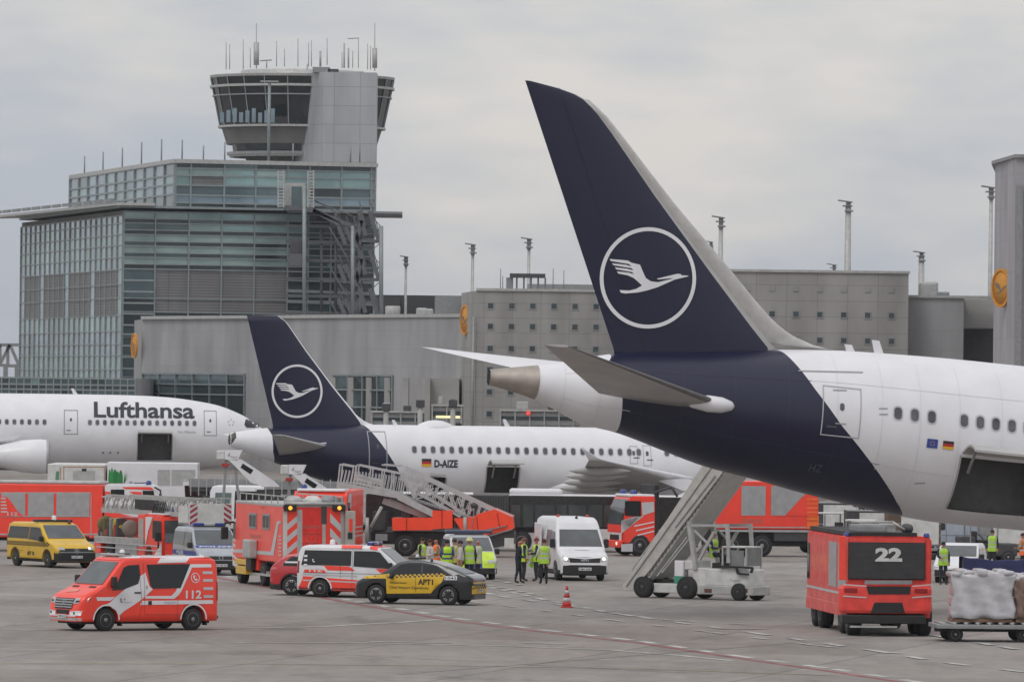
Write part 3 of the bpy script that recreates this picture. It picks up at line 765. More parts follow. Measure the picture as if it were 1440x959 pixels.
# ---------------------------------------------------------------- jet bridges behind the aircraft
def jetbridge(px0, px1, yt, yb, Y, label, lamp=None):
    p = Wp(px0, yt, Y); q = Wp(px1, yb, Y)
    o = thing('jet_bridge', label, 'jet bridge', loc=(p.x, Y, 0), group='passenger bridges at the hall')
    Lx = q.x - p.x; mb = MB(); mb.box(0, Lx, 0, 3, q.z, p.z, GREY, .1); mb.box(0, Lx, -.05, 0, (p.z + q.z) / 2 - .1, p.z - .4, G_DARK)
    mb.build('tunnel', o)
    mb = MB()
    for k in range(int(Lx / 1.2) + 1): mb.beam((k * 1.2, -.1, q.z), (k * 1.2, -.1, p.z), .1, LGREY)
    mb.box(-.1, Lx + .1, -.2, 3.2, p.z, p.z + .15, LGREY); mb.build('frame', o)
    mb = MB(); mb.beam((Lx * .3, 1.5, 0), (Lx * .3, 1.5, q.z), .6, GREY, n=10); mb.beam((Lx * .8, 1.5, 0), (Lx * .8, 1.5, q.z), .4, GREY, n=10); mb.build('support_leg', o)
    mb = MB(); mb.box(Lx * .2, Lx * .35, .5, 2, p.z + .15, p.z + .8, LGREY, .05); mb.build('rooftop_unit', o); mb = MB(); mb.box(Lx * .6, Lx * .75, .5, 2, p.z + .15, p.z + .6, DGREY, .05); mb.build('rooftop_unit', o)
    if lamp:
        c = Wp(*lamp, Y); mb = MB(); mb.lathe([(.01, -.12), (.12, -.1), (.15, 0), (.12, .1), (.01, .12)], mat('lit_red_lamp', (1, .03, .03), emit=2, var=0), 10, Matrix.Translation((c.x - p.x, -.3, c.z))); mb.build('warning_lamp', o)
jetbridge(704, 815, 578, 600, 585, 'grey glazed jet bridge with red lamp, under the big tail cone', (743, 581))
jetbridge(523, 596, 580, 600, 590, 'low grey jet bridge right of the smaller tail fin')
jetbridge(608, 650, 571, 596, 588, 'short jet bridge head with lit strip left of the square windowed hall')
mb = MB(); c = Wp(630, 586.5, 586); mb.box(c.x - 1, c.x + 1, 586, 586.2, c.z - .08, c.z + .12, mat('lit_strip', (1, .85, .45), emit=.7, var=0)); tag(mb.build('strip_lamp'), 'small lit yellow strip lamp on the short jet bridge head', 'lamp')
for px, yt, wh in ((591, 571, 'third'), (637, 571, 'rightmost'), (543, 576, 'leftmost')):
    mb = MB(); p = Wp(px, yt, 580); mb.beam((p.x, 580, 0), p, .42, CONC, n=8); mb.box(p.x - .35, p.x + .35, 579.7, 580.3, p.z - .1, p.z + .5, DGREY, .05)
    tag(mb.build('service_post'), 'grey service post with dark box on top, %s of the three before the halls' % wh, 'post', 'grey service posts in front of the halls')
# ================================================================== AIRCRAFT
def refine(pts, n=5): return smooth_pts(sorted(pts), n)
class Fus:
    """fuselage lofted from measured upper and lower outlines (local x forward, y to port, z up)"""
    def __init__(s, top, bot, wfac=1.0):
        s.top = refine(top); s.bot = refine(bot); s.wf = wfac
    def zc(s, x): return (lerp(s.top, x) + lerp(s.bot, x)) / 2
    def rz(s, x): return max(.02, (lerp(s.top, x) - lerp(s.bot, x)) / 2)
    def ry(s, x): return s.rz(x) * s.wf
    def map(s, side, off=.02):
        def f(x, z):
            r = s.rz(x) + off; t = max(-.999, min(.999, (z - s.zc(x)) / r)); return (x, side * (s.ry(x) + off) * math.sqrt(1 - t * t), z)
        return f
    def build(s, m, xs, holes, parent, name='fuselage', na=64):
        """holes: (x0,x1,z0,z1) openings on the starboard (-y) side"""
        X = set(xs)
        for h in holes: X |= {h[0], h[1]}
        X = sorted(X); mb = MB(); i = mb.mi(m)
        T0 = [k / na for k in range(na)]
        rings = []
        for x in X:
            ring = []
            zc, rz, ry = s.zc(x), s.rz(x), s.ry(x)
            for t in T0:
                a = 2 * math.pi * t; ring.append(mb.bm.verts.new((x, ry * math.cos(a), zc + rz * math.sin(a))))
            rings.append(ring)
        for k in range(len(X) - 1):
            xm = (X[k] + X[k + 1]) / 2
            for j in range(na):
                v = (rings[k][j], rings[k][(j + 1) % na], rings[k + 1][(j + 1) % na], rings[k + 1][j])
                c = sum((q.co for q in v), Vector()) / 4
                if any(h[0] < xm < h[1] and c.y < 0 and h[2] < c.z < h[3] for h in holes): continue
                f = mb.bm.faces.new(v); f.material_index = i; f.smooth = True
        for r in (rings[0], rings[-1]): mb.bm.faces.new(r).material_index = i
        return mb.build(name, parent)

def liftsurf(mb, secs, m, n=14, nle=2, mle=None):
    """aerofoil sections: [(LE point, TE point, up vector, thickness ratio)] lofted"""
    rings = []
    for le, te, up, tr in secs:
        le = Vector(le); te = Vector(te); up = Vector(up).normalized(); c = (te - le).length; ring = []
        us = [(.5 - .5 * math.cos(math.pi * k / n)) for k in range(n + 1)]
        def yt(u): return 5 * tr * c * (.2969 * math.sqrt(u) - .126 * u - .3516 * u * u + .2843 * u ** 3 - .1036 * u ** 4)
        pts = [le.lerp(te, u) + up * yt(u) for u in us] + [le.lerp(te, u) - up * yt(u) for u in us[-2:0:-1]]
        rings.append([mb.bm.verts.new(p) for p in pts])
    i = mb.mi(m); j2 = mb.mi(mle) if mle else i; k = len(rings[0])
    for A, B in zip(rings, rings[1:]):
        for j in range(k):
            f = mb.bm.faces.new((A[j], A[(j + 1) % k], B[(j + 1) % k], B[j])); f.smooth = True
            f.material_index = j2 if (j < nle or j >= k - nle) else i
    for r in (rings[0], rings[-1]): mb.bm.faces.new(r).material_index = i

def livery(name, pts, axis_pts=None):
    """white body, navy aft of a boundary given as straight segments (x as a function of z)"""
    m = bpy.data.materials.new(name); m.use_nodes = True; t = m.node_tree; b = t.nodes['Principled BSDF']
    b.inputs['Roughness'].default_value = .36; b.inputs['Coat Weight'].default_value = .08; b.inputs['Coat Roughness'].default_value = .1
    tcn = t.nodes.new('ShaderNodeTexCoord'); sp = t.nodes.new('ShaderNodeSeparateXYZ'); t.links.new(tcn.outputs['Object'], sp.inputs[0])
    def curve(pp):
        zs = [p[1] for p in pp]; z0, z1 = min(zs), max(zs); xs = [p[0] for p in pp]; x0, x1 = min(xs), max(xs)
        mr = t.nodes.new('ShaderNodeMapRange'); mr.inputs[1].default_value = z0; mr.inputs[2].default_value = z1; t.links.new(sp.outputs[2], mr.inputs[0])
        fc = t.nodes.new('ShaderNodeFloatCurve'); c = fc.mapping.curves[0]; pp = sorted(pp, key=lambda p: p[1])
        while len(c.points) < len(pp): c.points.new(.5, .5)
        for q, p in zip(c.points, pp): q.location = ((p[1] - z0) / (z1 - z0), (p[0] - x0) / (x1 - x0)); q.handle_type = 'VECTOR'
        fc.mapping.update(); t.links.new(mr.outputs[0], fc.inputs[1])
        m2 = t.nodes.new('ShaderNodeMapRange'); m2.inputs[3].default_value = x0; m2.inputs[4].default_value = x1; m2.clamp = False; t.links.new(fc.outputs[0], m2.inputs[0]); return m2.outputs[0]
    def less(a_, b_):
        q = t.nodes.new('ShaderNodeMath'); q.operation = 'LESS_THAN'; t.links.new(a_, q.inputs[0]); t.links.new(b_, q.inputs[1]); return q.outputs[0]
    f1 = less(sp.outputs[0], curve(pts)); f2 = less(curve(axis_pts), sp.outputs[0])
    mu = t.nodes.new('ShaderNodeMath'); mu.operation = 'MULTIPLY'; t.links.new(f1, mu.inputs[0]); t.links.new(f2, mu.inputs[1])
    n = t.nodes.new('ShaderNodeTexNoise'); n.inputs['Scale'].default_value = .8; n.inputs['Detail'].default_value = 6; t.links.new(tcn.outputs['Object'], n.inputs['Vector'])
    mr = t.nodes.new('ShaderNodeMapRange'); mr.inputs[1].default_value = .3; mr.inputs[2].default_value = .7; mr.inputs[3].default_value = .93; mr.inputs[4].default_value = 1.02; t.links.new(n.outputs[0], mr.inputs[0])
    mxx = t.nodes.new('ShaderNodeMix'); mxx.data_type = 'RGBA'; t.links.new(mu.outputs[0], mxx.inputs[0])
    mxx.inputs[6].default_value = (.76, .76, .785, 1); mxx.inputs[7].default_value = (.0065, .0090, .036, 1)
    v = t.nodes.new('ShaderNodeVectorMath'); v.operation = 'SCALE'; t.links.new(mxx.outputs[2], v.inputs[0]); t.links.new(mr.outputs[0], v.inputs['Scale']); t.links.new(v.outputs[0], b.inputs['Base Color'])
    return m
def rrect(cx, cz, w, h, r=None, n=4):
    r = r if r is not None else min(w, h) * .45; res = []
    for sx_, sz, a0 in ((1, 1, 0), (-1, 1, 90), (-1, -1, 180), (1, -1, 270)):
        for k in range(n + 1):
            a = R(a0 + 90 * k / n); res.append((cx + sx_ * (w / 2 - r) + r * math.cos(a), cz + sz * (h / 2 - r) + r * math.sin(a)))
    return res
WIN_F = mat('cabin_window_frame', (.50, .50, .52), .5, var=0)
WIN_G = mat('cabin_window_pane', (.10, .10, .115), .25, var=.3, vscale=2)
SEAM = mat('panel_seam', (.34, .34, .36), .6, var=0)
def cab_windows(F, fus, px_list, pyf, parent, w=.24, h=.36, side=-1, ydist=None):
    for px in px_list:
        x, z = F.side([(px, pyf(px))], side * fus.ry(10) * .97)[0]
        x, z = F.side([(px, pyf(px))], side * fus.ry(x) * .97)[0]
        mb = MB(); fn = fus.map(side, .012)
        mb.decal([rrect(x, z, w * 1.35, h * 1.28)], fn, WIN_F, None); mb.decal([rrect(x, z, w, h)], fus.map(side, .018), WIN_G, None)
        mb.build('cabin_window', parent)
def outline_polys(x0, x1, z0, z1, t): return [[(x0, z0), (x1, z0), (x1, z0 + t), (x0, z0 + t)], [(x0, z1 - t), (x1, z1 - t), (x1, z1), (x0, z1)],
                                              [(x0, z0), (x0 + t, z0), (x0 + t, z1), (x0, z1)], [(x1 - t, z0), (x1, z0), (x1, z1), (x1 - t, z1)]]
def door(F, fus, p0, p1, parent, col=SEAM, t=.05, win=True):
    y = -fus.ry(F.side([p0], -2)[0][0]) * .98
    (xa, za), (xb, zb) = F.side([p0, p1], y); x0, x1 = sorted((xa, xb)); z0, z1 = sorted((za, zb))
    mb = MB(); mb.decal(outline_polys(x0, x1, z0, z1, t), fus.map(-1, .014), col, .3)
    if win: mb.decal([rrect((x0 + x1) / 2, z0 + (z1 - z0) * .6, .16, .26)], fus.map(-1, .018), WIN_G, None); mb.decal([[(x0 + .2, z0 + .3), (x0 + .55, z0 + .3), (x0 + .55, z0 + .36), (x0 + .2, z0 + .36)]], fus.map(-1, .018), WIN_G, None)
    return mb.build('cabin_door', parent)
def fin_logo(mb, fn, cx, cz, rx, rz, tw):
    mb.decal(ring_polys(cx, cz, rx - tw, rx, 56, rz - tw, rz), fn, APW, None)
    t = bmesh.new()
    mb.decal([(cx + a * (rx - tw * .3), cz + b * (rz - tw * .3)) for a, b in BIRD], fn, APW, .4)
def flag(mb, fn, x0, x1, z0, z1):
    dz = (z1 - z0) / 3
    for k, c in enumerate((mat('flag_gold', (.75, .42, .02), var=0), mat('flag_red', (.45, .02, .02), var=0), BLACK)):
        mb.decal([[(x0, z0 + k * dz), (x1, z0 + k * dz), (x1, z0 + (k + 1) * dz), (x0, z0 + (k + 1) * dz)]], fn, c, .3)
def cargo(parent, fus, x0, x1, z0, z1, doorlen, door_pts=None):
    mb = MB(); inner = -(fus.ry((x0 + x1) / 2)) + 1.6; fn = fus.map(-1, -.02)
    # hold lining: floor, roof, back and end walls
    for (a, b_) in (((x0, z0), (x1, z0)), ((x0, z1), (x1, z1))):
        p, q = fn(*a), fn(*b_); mb.face([p, q, (b_[0], inner, b_[1]), (a[0], inner, a[1])], mat('hold_lining', (.10, .10, .098), .7))
    n = 8
    for x in (x0, x1):
        for k in range(n):
            za, zb = z0 + (z1 - z0) * k / n, z0 + (z1 - z0) * (k + 1) / n
            mb.face([fn(x, za), fn(x, zb), (x, inner, zb), (x, inner, za)], mat('hold_lining', (.10, .10, .098), .7))
    mb.face([(x0, inner, z0), (x1, inner, z0), (x1, inner, z1), (x0, inner, z1)], mat('hold_lining', (.10, .10, .098), .7))
    mb.build('cargo_hold', parent, fixn=False)
    mb = MB(); fo = fus.map(-1, .02)
    for k in range(n):
        for x in (x0, x1):
            s = -.07 if x == x0 else .07
            za, zb = z0 + (z1 - z0) * k / n, z0 + (z1 - z0) * (k + 1) / n
            mb.face([fo(x, za), fo(x, zb), fo(x + s, zb), fo(x + s, za)], APG)
    mb.build('cargo_door_frame', parent)
    # door swung up and outwards
    mb = MB(); p = fus.map(-1, .05)(x0, z1); yy, zz_ = p[1], z1 + .05; m = 10; prev = None
    for k in range(m + 1):
        a = k / m; y = yy - doorlen * a; z = zz_ + .32 * math.sin(a * math.pi * .8) - .1 * a
        if prev:
            mb.box(x0, x1, y, prev[0], 0, .08, APG, T=Matrix.Translation((0, 0, 0)) @ Matrix(((1, 0, 0, 0), (0, 1, 0, 0), (0, (prev[1] - z) / (prev[0] - y), 1, z - y * (prev[1] - z) / (prev[0] - y)), (0, 0, 0, 1))))
        prev = (y, z)
    if doorlen > .5: mb.beam((x0 + .3, yy + .1, z1 - .6), (x0 + .3, yy - doorlen * .4, z1 + .15), .08, GREY); mb.beam((x1 - .3, yy + .1, z1 - .6), (x1 - .3, yy - doorlen * .4, z1 + .15), .08, GREY)
    mb.build('cargo_door', parent)

# ---------------------------------------------------------------- A: nearest airliner, tail and rear fuselage
FN = Frame(692, 531, 13.5, Y=250, pitch=5.2)
nl = thing('airliner', 'nearest airliner, huge navy tail fin with ringed bird, white fuselage filling the right side', 'airliner', FN)
top = [(692, 520), (720, 517), (755, 514), (785, 511), (865, 497), (960, 494), (1090, 492), (1180, 493), (1320, 503), (1440, 515)]
bot = [(692, 542), (753, 562), (816, 595), (875, 611), (983, 653), (1061, 674), (1147, 698), (1272, 727), (1350, 738), (1440, 746)]
T = FN.side(top, 0); B = FN.side(bot, 0)
xe, zt_e = T[-1]; ze = B[-1][1]; zcE = (zt_e + ze) / 2
T += [(xe + 4, zcE + 2.98), (xe + 10, zcE + 3.0), (xe + 14, zcE + 3.0)]; B += [(xe + 4, zcE - 3.02), (xe + 10, zcE - 3.05), (xe + 14, zcE - 3.05)]
FU = Fus(T, B, .98)
bd = [FN.side([p], y)[0] for p, y in (((1082, 480), -.2), ((1100, 496), -.5), ((1148, 548), -2.3), ((1185, 598), -2.7), ((1230, 655), -2.5), ((1262, 705), -1.6), ((1272, 727), -.5), ((1274, 745), 0))]
bd2 = FN.side([(872, 480), (872, 500), (862, 512), (878, 560), (880, 612), (880, 740)], -1.6)
bd2 = [(x, z) for x, z in bd2]
LN = livery('near_airliner_livery', bd, bd2)
(h0, hz1), (h1, _) = FN.side([(1354, 640), (1470, 640)], -2.95); _, (_, hz0) = FN.side([(1354, 640), (1350, 716)], -2.4)
xs = [T[0][0] + (T[-1][0] - T[0][0]) * k / 90 for k in range(91)]
fus = FU.build(LN, xs, [(h0, h1, hz0, hz1)], nl, na=96)
cargo(nl, FU, h0, h1, hz0, hz1, 1.5)
# APU exhaust cone in bare metal
(xa, _), (xb, _) = FN.side([(692, 530), (754, 530)], 0)
TI = mat('exhaust_titanium', (.42, .375, .33), .45, .6, var=.15, vscale=2)
mb = MB()
prof = [xa - .12 + (xb - xa + .12) * k / 10 for k in range(11)]
rings = []
for x in prof:
    r = FU.rz(max(x, xa)) + .012; zc = FU.zc(max(x, xa)); rings.append([mb.bm.verts.new((x, r * math.cos(2 * math.pi * k / 32), zc + r * math.sin(2 * math.pi * k / 32))) for k in range(32)])
for A_, B_ in zip(rings, rings[1:]):
    for k in range(32): f = mb.bm.faces.new((A_[k], A_[(k + 1) % 32], B_[(k + 1) % 32], B_[k])); f.material_index = mb.mi(TI); f.smooth = True
mb.bm.faces.new([mb.bm.verts.new((xa - .125, v.co.y * .86, FU.zc(xa) + (v.co.z - FU.zc(xa)) * .86)) for v in rings[0]]).material_index = mb.mi(VDARK)
mb.build('exhaust_cone', nl, fixn=False)
# fin
fo = FN.side([(738, 112), (866, 500)], 0); (xt, ztip), (xr, zr0) = fo
LE = FN.side([(1094, 494), (1084, 484), (1008, 385), (926, 275), (864, 187), (838, 153), (825, 141), (806, 131), (788, 125), (742, 113)], 0)
LE = sorted(LE, key=lambda p: p[1])
TE = sorted([(xr, zr0), (xt, ztip)], key=lambda p: p[1])
inv = lambda P: [(z, x) for x, z in P]
lez, tez = inv(LE), inv(TE)
def fin_half(x, z, le=lez, te=tez, tr=.10):
    l, t_ = lerp(le, z), lerp(te, z); c = max(l - t_, .2); u = min(1, max(0, (l - x) / c)); return 5 * tr * c * (.2969 * math.sqrt(u) - .126 * u - .3516 * u * u + .2843 * u ** 3 - .1036 * u ** 4)
mb = MB(); secs = []
for k in range(25):
    z = zr0 - .5 + (ztip - zr0 + .47) * (1 - (1 - k / 24) ** 1.7)
    zz1 = max(z, zr0); l = lerp(lez, zz1) ; t_ = lerp(tez, zz1)
    secs.append(((l, 0, z), (t_, 0, z), (0, 1, 0), .10))
liftsurf(mb, secs, NAVY, n=20, mle=APG, nle=3)
fin = mb.build('tail_fin', nl)
mb = MB(); fm = lambda x, z: (x, -(fin_half(x, z) + .03), z)
(cx, cz), (ex, _), (_, tz) = FN.side([(909.5, 391), (976.5, 391), (909.5, 319.5)], 0)
fin_logo(mb, fm, cx, cz, ex - cx, tz - cz, .135)
mb.build('bird_emblem', fin, fixn=False)
# rudder seam and dorsal fillet
mb = MB(); sm = FN.side([(786, 124), (840, 300), (905, 492)], 0)
mb.decal([[(sm[0][0] - .02, sm[0][1]), (sm[0][0] + .02, sm[0][1]), (sm[2][0] + .02, sm[2][1]), (sm[2][0] - .02, sm[2][1])]], lambda x, z: (x, -(fin_half(x, z) + .012), z), mat('dark_seam', (.006, .006, .012), var=0), .4)
mb.build('rudder_seam', fin)
mb = MB(); secs = []
OUT = sorted(FN.side([(1186, 494), (1165, 491), (1145, 486), (1112, 471), (1088, 452), (1060, 420), (1030, 383), (948, 286), (904, 229), (864, 177), (842, 150), (829, 141)], 0), key=lambda p: p[1]); oz = inv(OUT)
for k in range(26):
    z = oz[0][0] + (oz[-1][0] - oz[0][0]) * (k / 25) ** 1.7; xo = lerp(oz, z); xi = lerp(lez, max(z, zr0)); c_ = max(.12, xo - xi) + .30
    secs.append(((xo, 0, z), (xo - c_, 0, z), (0, 1, 0), min(.42, .34 / c_)))
liftsurf(mb, secs, mat('leading_edge_pale', (.50, .49, .475), .45), n=12); mb.build('fin_leading_edge', nl)
# tailplanes
def tailplane(F, fus, rootLE, rootTE, tipLE, tipTE, ytip, side, yroot, m, name, parent, mle):
    (a, az), (b_, bz) = F.side([rootLE, rootTE], side * yroot); (c, cz_), (d, dz_) = F.side([tipLE, tipTE], side * ytip)
    mb = MB(); secs = []
    for k in range(9):
        t = k / 8; yy = side * (yroot + (ytip - yroot) * t)
        secs.append(((a + (c - a) * t, yy, az + (cz_ - az) * t), (b_ + (d - b_) * t, yy, bz + (dz_ - bz) * t), (0, -.1 * side, 1), .10))
    liftsurf(mb, secs, m, n=16, mle=mle); return mb.build(name, parent)
tailplane(FN, FU, (1016, 568), (842, 553), (800, 487), (765, 485), 9.3, -1, 1.7, APG, 'tailplane', nl, mat('slat_dark_grey', (.15, .145, .14), .5))
tailplane(FN, FU, (960, 530), (800, 535), (640, 496), (592, 488), 9.3, 1, .6, APW, 'tailplane', nl, APW)
mb = MB(); (xn, zn) = FN.side([(990, 567)], -2.0)[0]
mb.lathe([(.02, -.9), (.2, -.6), (.3, 0), (.28, .5), (.17, .85), (.02, .98)], APW, 16, Matrix.Translation((xn + .15, -2.0, zn)), axis='x'); mb.build('tailplane_root_fairing', nl)
# windows, door, flags
cab_windows(FN, FU, [1263, 1286.5, 1310.5, 1356, 1378.5, 1400.5, 1423, 1445, 1467], lambda px: 581 + (px - 1263) * .112, nl, .27, .42)
door(FN, FU, (1160, 541), (1206, 617), nl, mat('door_seam_grey', (.42, .42, .45), var=0), .04)
mb = MB(); (fx0, fz0), (fx1, fz1) = FN.side([(1326, 631), (1342, 621)], -2.9); flag(mb, FU.map(-1, .02), fx0, fx1, fz0, fz1); mb.build('german_flag', nl)
mb = MB(); (fx0, fz0), (fx1, fz1) = FN.side([(1304, 629), (1320, 618)], -2.9); mb.decal([[(fx0, fz0), (fx1, fz0), (fx1, fz1), (fx0, fz1)]], FU.map(-1, .02), BLUE, .3)
for k in range(12): mb.decal([circle((fx0 + fx1) / 2 + .075 * math.cos(k * .5236), (fz0 + fz1) / 2 + .075 * math.sin(k * .5236), .012, 6)], FU.map(-1, .026), mat('flag_gold', (.75, .42, .02)), None)
mb.build('european_flag', nl)
mb = MB(); tx = FN.side([(1146, 663), (1164, 652)], -2.6); mb.decal(fit_text('HZ', tx[0][0], tx[1][0], tx[0][1], tx[1][1] - .05), FU.map(-1, .02), mat('faint_blue_grey', (.09, .10, .14), var=0), None); mb.build('registration_letters', nl)
mb = MB()
for a, b_ in (((1132, 522), (1222, 524)), ((1290, 681), (1304, 680)), ((1236, 583), (1248, 583)), ((1236, 575), (1248, 575)), ((1175, 549), (1194, 549.5)), ((1175, 596), (1190, 597))):
    (x0, z0), (x1, z1) = FN.side([a, b_], -2.6); mb.decal([[(x0, z0), (x1, z1), (x1, z1 + .04), (x0, z0 + .04)]], FU.map(-1, .022), SEAM, .4)
mb.build('panel_marks', nl)
mb = MB(); LS = mat('faint_joint_light', (.64, .64, .66), .5, var=0); DS = mat('faint_joint_dark', (.028, .03, .05), .4, var=0)
for px_ in (760, 800, 848, 905, 960, 1030, 1104, 1170, 1232, 1285, 1340, 1400, 1450):
    x = FN.side([(px_, 600)], -2)[0][0]; zc_, rz_ = FU.zc(x), FU.rz(x); n = 26
    for k in range(n):
        za, zb2 = zc_ - rz_ * .96 + rz_ * 1.9 * k / n, zc_ - rz_ * .96 + rz_ * 1.9 * (k + 1) / n; zm = (za + zb2) / 2
        navy = lerp(sorted([(b_, a_) for a_, b_ in bd2]), zm) < x < lerp(sorted([(b_, a_) for a_, b_ in bd]), zm)
        if h0 - .1 < x < h1 and hz0 < zm < hz1 + .1: continue
        mb.decal([[(x, za), (x + .016, za), (x + .016, zb2), (x, zb2)]], FU.map(-1, .008), DS if navy else LS, None)
for fz in (.55, -.45):
    for k in range(60):
        x = T[0][0] + 2.5 + k * .33; x2 = x + .33; z = FU.zc(x) + FU.rz(x) * fz; z2 = FU.zc(x2) + FU.rz(x2) * fz
        navy = lerp(sorted([(b_, a_) for a_, b_ in bd2]), z) < x < lerp(sorted([(b_, a_) for a_, b_ in bd]), z)
        if h0 - .4 < x < h1 and hz0 < z < hz1 + .1: continue
        mb.decal([[(x, z), (x2, z2), (x2, z2 + .018), (x, z + .018)]], FU.map(-1, .009), DS if navy else LS, None)
mb.build('skin_joints', nl)
for px, h in ((1198, 12), (1236, 18)):
    (x, z) = FN.side([(px, 497)], 0)[0]; mb = MB(); mb.prism([(x - .1, z - .2), (x + .25, z - .2), (x - .05, z + h / 40), (x - .3, z + h / 40)], -.06, .06, APW); mb.build('blade_antenna', nl)

# ---------------------------------------------------------------- B: middle airliner
FB = Frame(325, 620, 13.0, Y=390)
ml = thing('airliner', 'smaller white airliner D-AIZE in the middle with navy fin, cargo doors open', 'airliner', FB)
top = [(323, 609), (345, 605), (383, 601), (430, 599), (520, 597), (600, 598), (760, 600), (1000, 604), (1100, 607)]
bot = [(323, 627), (350, 639), (385, 650), (430, 668), (480, 684), (530, 695), (600, 702), (700, 705), (1000, 708), (1100, 709)]
T = FB.side(top, 0); B = FB.side(bot, 0)
xe = T[-1][0]; te, be = T[-1][1], B[-1][1]
T += [(xe + 3, te - .3), (xe + 5, te - 1.1), (xe + 6.6, te - 2.4)]; B += [(xe + 3, be + .3), (xe + 5, be + .8), (xe + 6.6, te - 2.5)]
FU = Fus(T, B, .95)
bd = [FB.side([p], y)[0] for p, y in (((505, 590), -.2), ((520, 604), -1.0), ((543, 632), -1.9), ((563, 665), -1.9), ((576, 700), -.8), ((578, 712), 0))]
bd2 = FB.side([(384, 590), (380, 600), (385, 612), (386, 635), (392, 655), (392, 712)], -1.2)
LB = livery('middle_airliner_livery', bd, bd2)
(h0, hz1), (h1, _) = FB.side([(685, 656), (730, 656)], -1.95); hz0 = FB.side([(690, 692)], -1.6)[0][1]
(g0, gz1), (g1, _) = FB.side([(605, 672), (627, 672)], -1.8); gz0 = FB.side([(610, 690)], -1.6)[0][1]
xs = [T[0][0] + (T[-1][0] - T[0][0]) * k / 110 for k in range(111)]
fus = FU.build(LB, xs, [(h0, h1, hz0, hz1), (g0, g1, gz0, gz1)], ml, na=80)
cargo(ml, FU, h0, h1, hz0, hz1, 1.25); cargo(ml, FU, g0, g1, gz0, gz1, .05)
mb = MB(); (xa, za) = FB.side([(324, 618)], 0)[0]; mb.lathe([(.01, -.08), (.26, -.08), (.36, 0), (.42, .25), (.40, .30)], mat('exhaust_dark_metal', (.09, .085, .08), .5, .5), 24, Matrix.Translation((xa + .0, 0, FU.zc(xa))), axis='x'); mb.build('exhaust_cone', ml)
LE = sorted(FB.side([(512, 598), (497, 578), (470, 545), (430, 492), (408, 460), (400, 449), (391, 444), (350, 443)], 0), key=lambda p: p[1])
TE = sorted(FB.side([(386, 606), (347, 443)], 0), key=lambda p: p[1]); lez2, tez2 = inv(LE), inv(TE)
zr0, ztip = lez2[0][0], lez2[-1][0]
fh2 = lambda x, z: fin_half(x, z, lez2, tez2, .10)
secs = []
for k in range(21):
    z = zr0 - .4 + (ztip - zr0 + .38) * k / 20; zq = max(z, zr0); secs.append(((lerp(lez2, zq), 0, z), (lerp(tez2, zq), 0, z), (0, 1, 0), .10))
mb = MB(); liftsurf(mb, secs, NAVY, n=20, mle=APW); fin = mb.build('tail_fin', ml)
mb = MB(); (cx, cz), (ex, _), (_, tz) = FB.side([(417, 550), (452.5, 550), (417, 512.5)], 0)
fin_logo(mb, lambda x, z: (x, -(fh2(x, z) + .03), z), cx, cz, ex - cx, tz - cz, .12); mb.build('bird_emblem', fin, fixn=False)
mb = MB(); secs = []
for k in range(9):
    t = k / 8; le_ = FB.side([(545 - 58 * t ** .55, 599 - 34 * t ** 1.5)], 0)[0]; secs.append(((le_[0], 0, le_[1]), (lerp(lez2, max(le_[1], zr0)) - .7, 0, le_[1]), (0, 1, 0), .11))
liftsurf(mb, secs, APW, n=12); mb.build('dorsal_fillet', ml)
tailplane(FB, FU, (463, 627), (393, 640), (400, 612), (383, 611), 6.2, -1, 1.0, APG, 'tailplane', ml, APW)
tailplane(FB, FU, (420, 618), (360, 622), (332, 611), (312, 610), 6.2, 1, .5, APW, 'tailplane', ml, APW)
mb = MB(); (xn, zn) = FB.side([(458, 624)], -1.2)[0]; mb.lathe([(.02, -.5), (.1, -.3), (.14, 0), (.1, .3), (.02, .42)], APW, 12, Matrix.Translation((xn, -1.2, zn)), axis='x'); mb.build('tailplane_root_fairing', ml)
wy = lambda px: 632 + (px - 585) * .0125
px = 583; L_ = []
while px < 1010: L_.append(px); px += 13.15
cab_windows(FB, FU, [p for p in L_ if not (886 < p < 895 or 905 < p < 925)], wy, ml, .24, .36)
door(FB, FU, (519, 606), (544, 660), ml, SEAM, .05, True)
for a in ((886, 627, 897, 652), (905, 626, 916, 655)): door(FB, FU, a[:2], a[2:], ml, SEAM, .03)
mb = MB(); (a, b_), (c, d) = FB.side([(593.5, 656), (607, 645)], -2); flag(mb, FU.map(-1, .02), a, c, b_, d); mb.build('german_flag', ml)
mb = MB(); (a, b_), (c, d) = FB.side([(611, 656.5), (644, 647)], -2); mb.decal(fit_text('D-AIZE', a, c, b_, d, .04), FU.map(-1, .02), mat('registration_black', (.03, .03, .04), var=0), None); mb.build('registration_letters', ml)
# satellite dome, blades
mb = MB(); (x0, z0), (x1, z1) = FB.side([(583, 600), (641, 590)], 0); cx = (x0 + x1) / 2
mb.lathe([(.01, 1), (.35, .93), (.7, .65), (.92, .3), (1, 0)], APW, 28, Matrix.Translation((cx, 0, z0 - .12)) @ Matrix.Diagonal(((x1 - x0) / 2, .75, (z1 - z0) + .08, 1)).to_4x4()); mb.build('antenna_dome', ml)
for px, h in ((557, 8), (713, 9)):
    (x, z) = FB.side([(px, 598.5)], 0)[0]; mb = MB(); mb.prism([(x - .1, z - .1), (x + .2, z - .1), (x - .1, z + h / 25), (x - .25, z + h / 25)], -.04, .04, APW); mb.build('blade_antenna', ml)
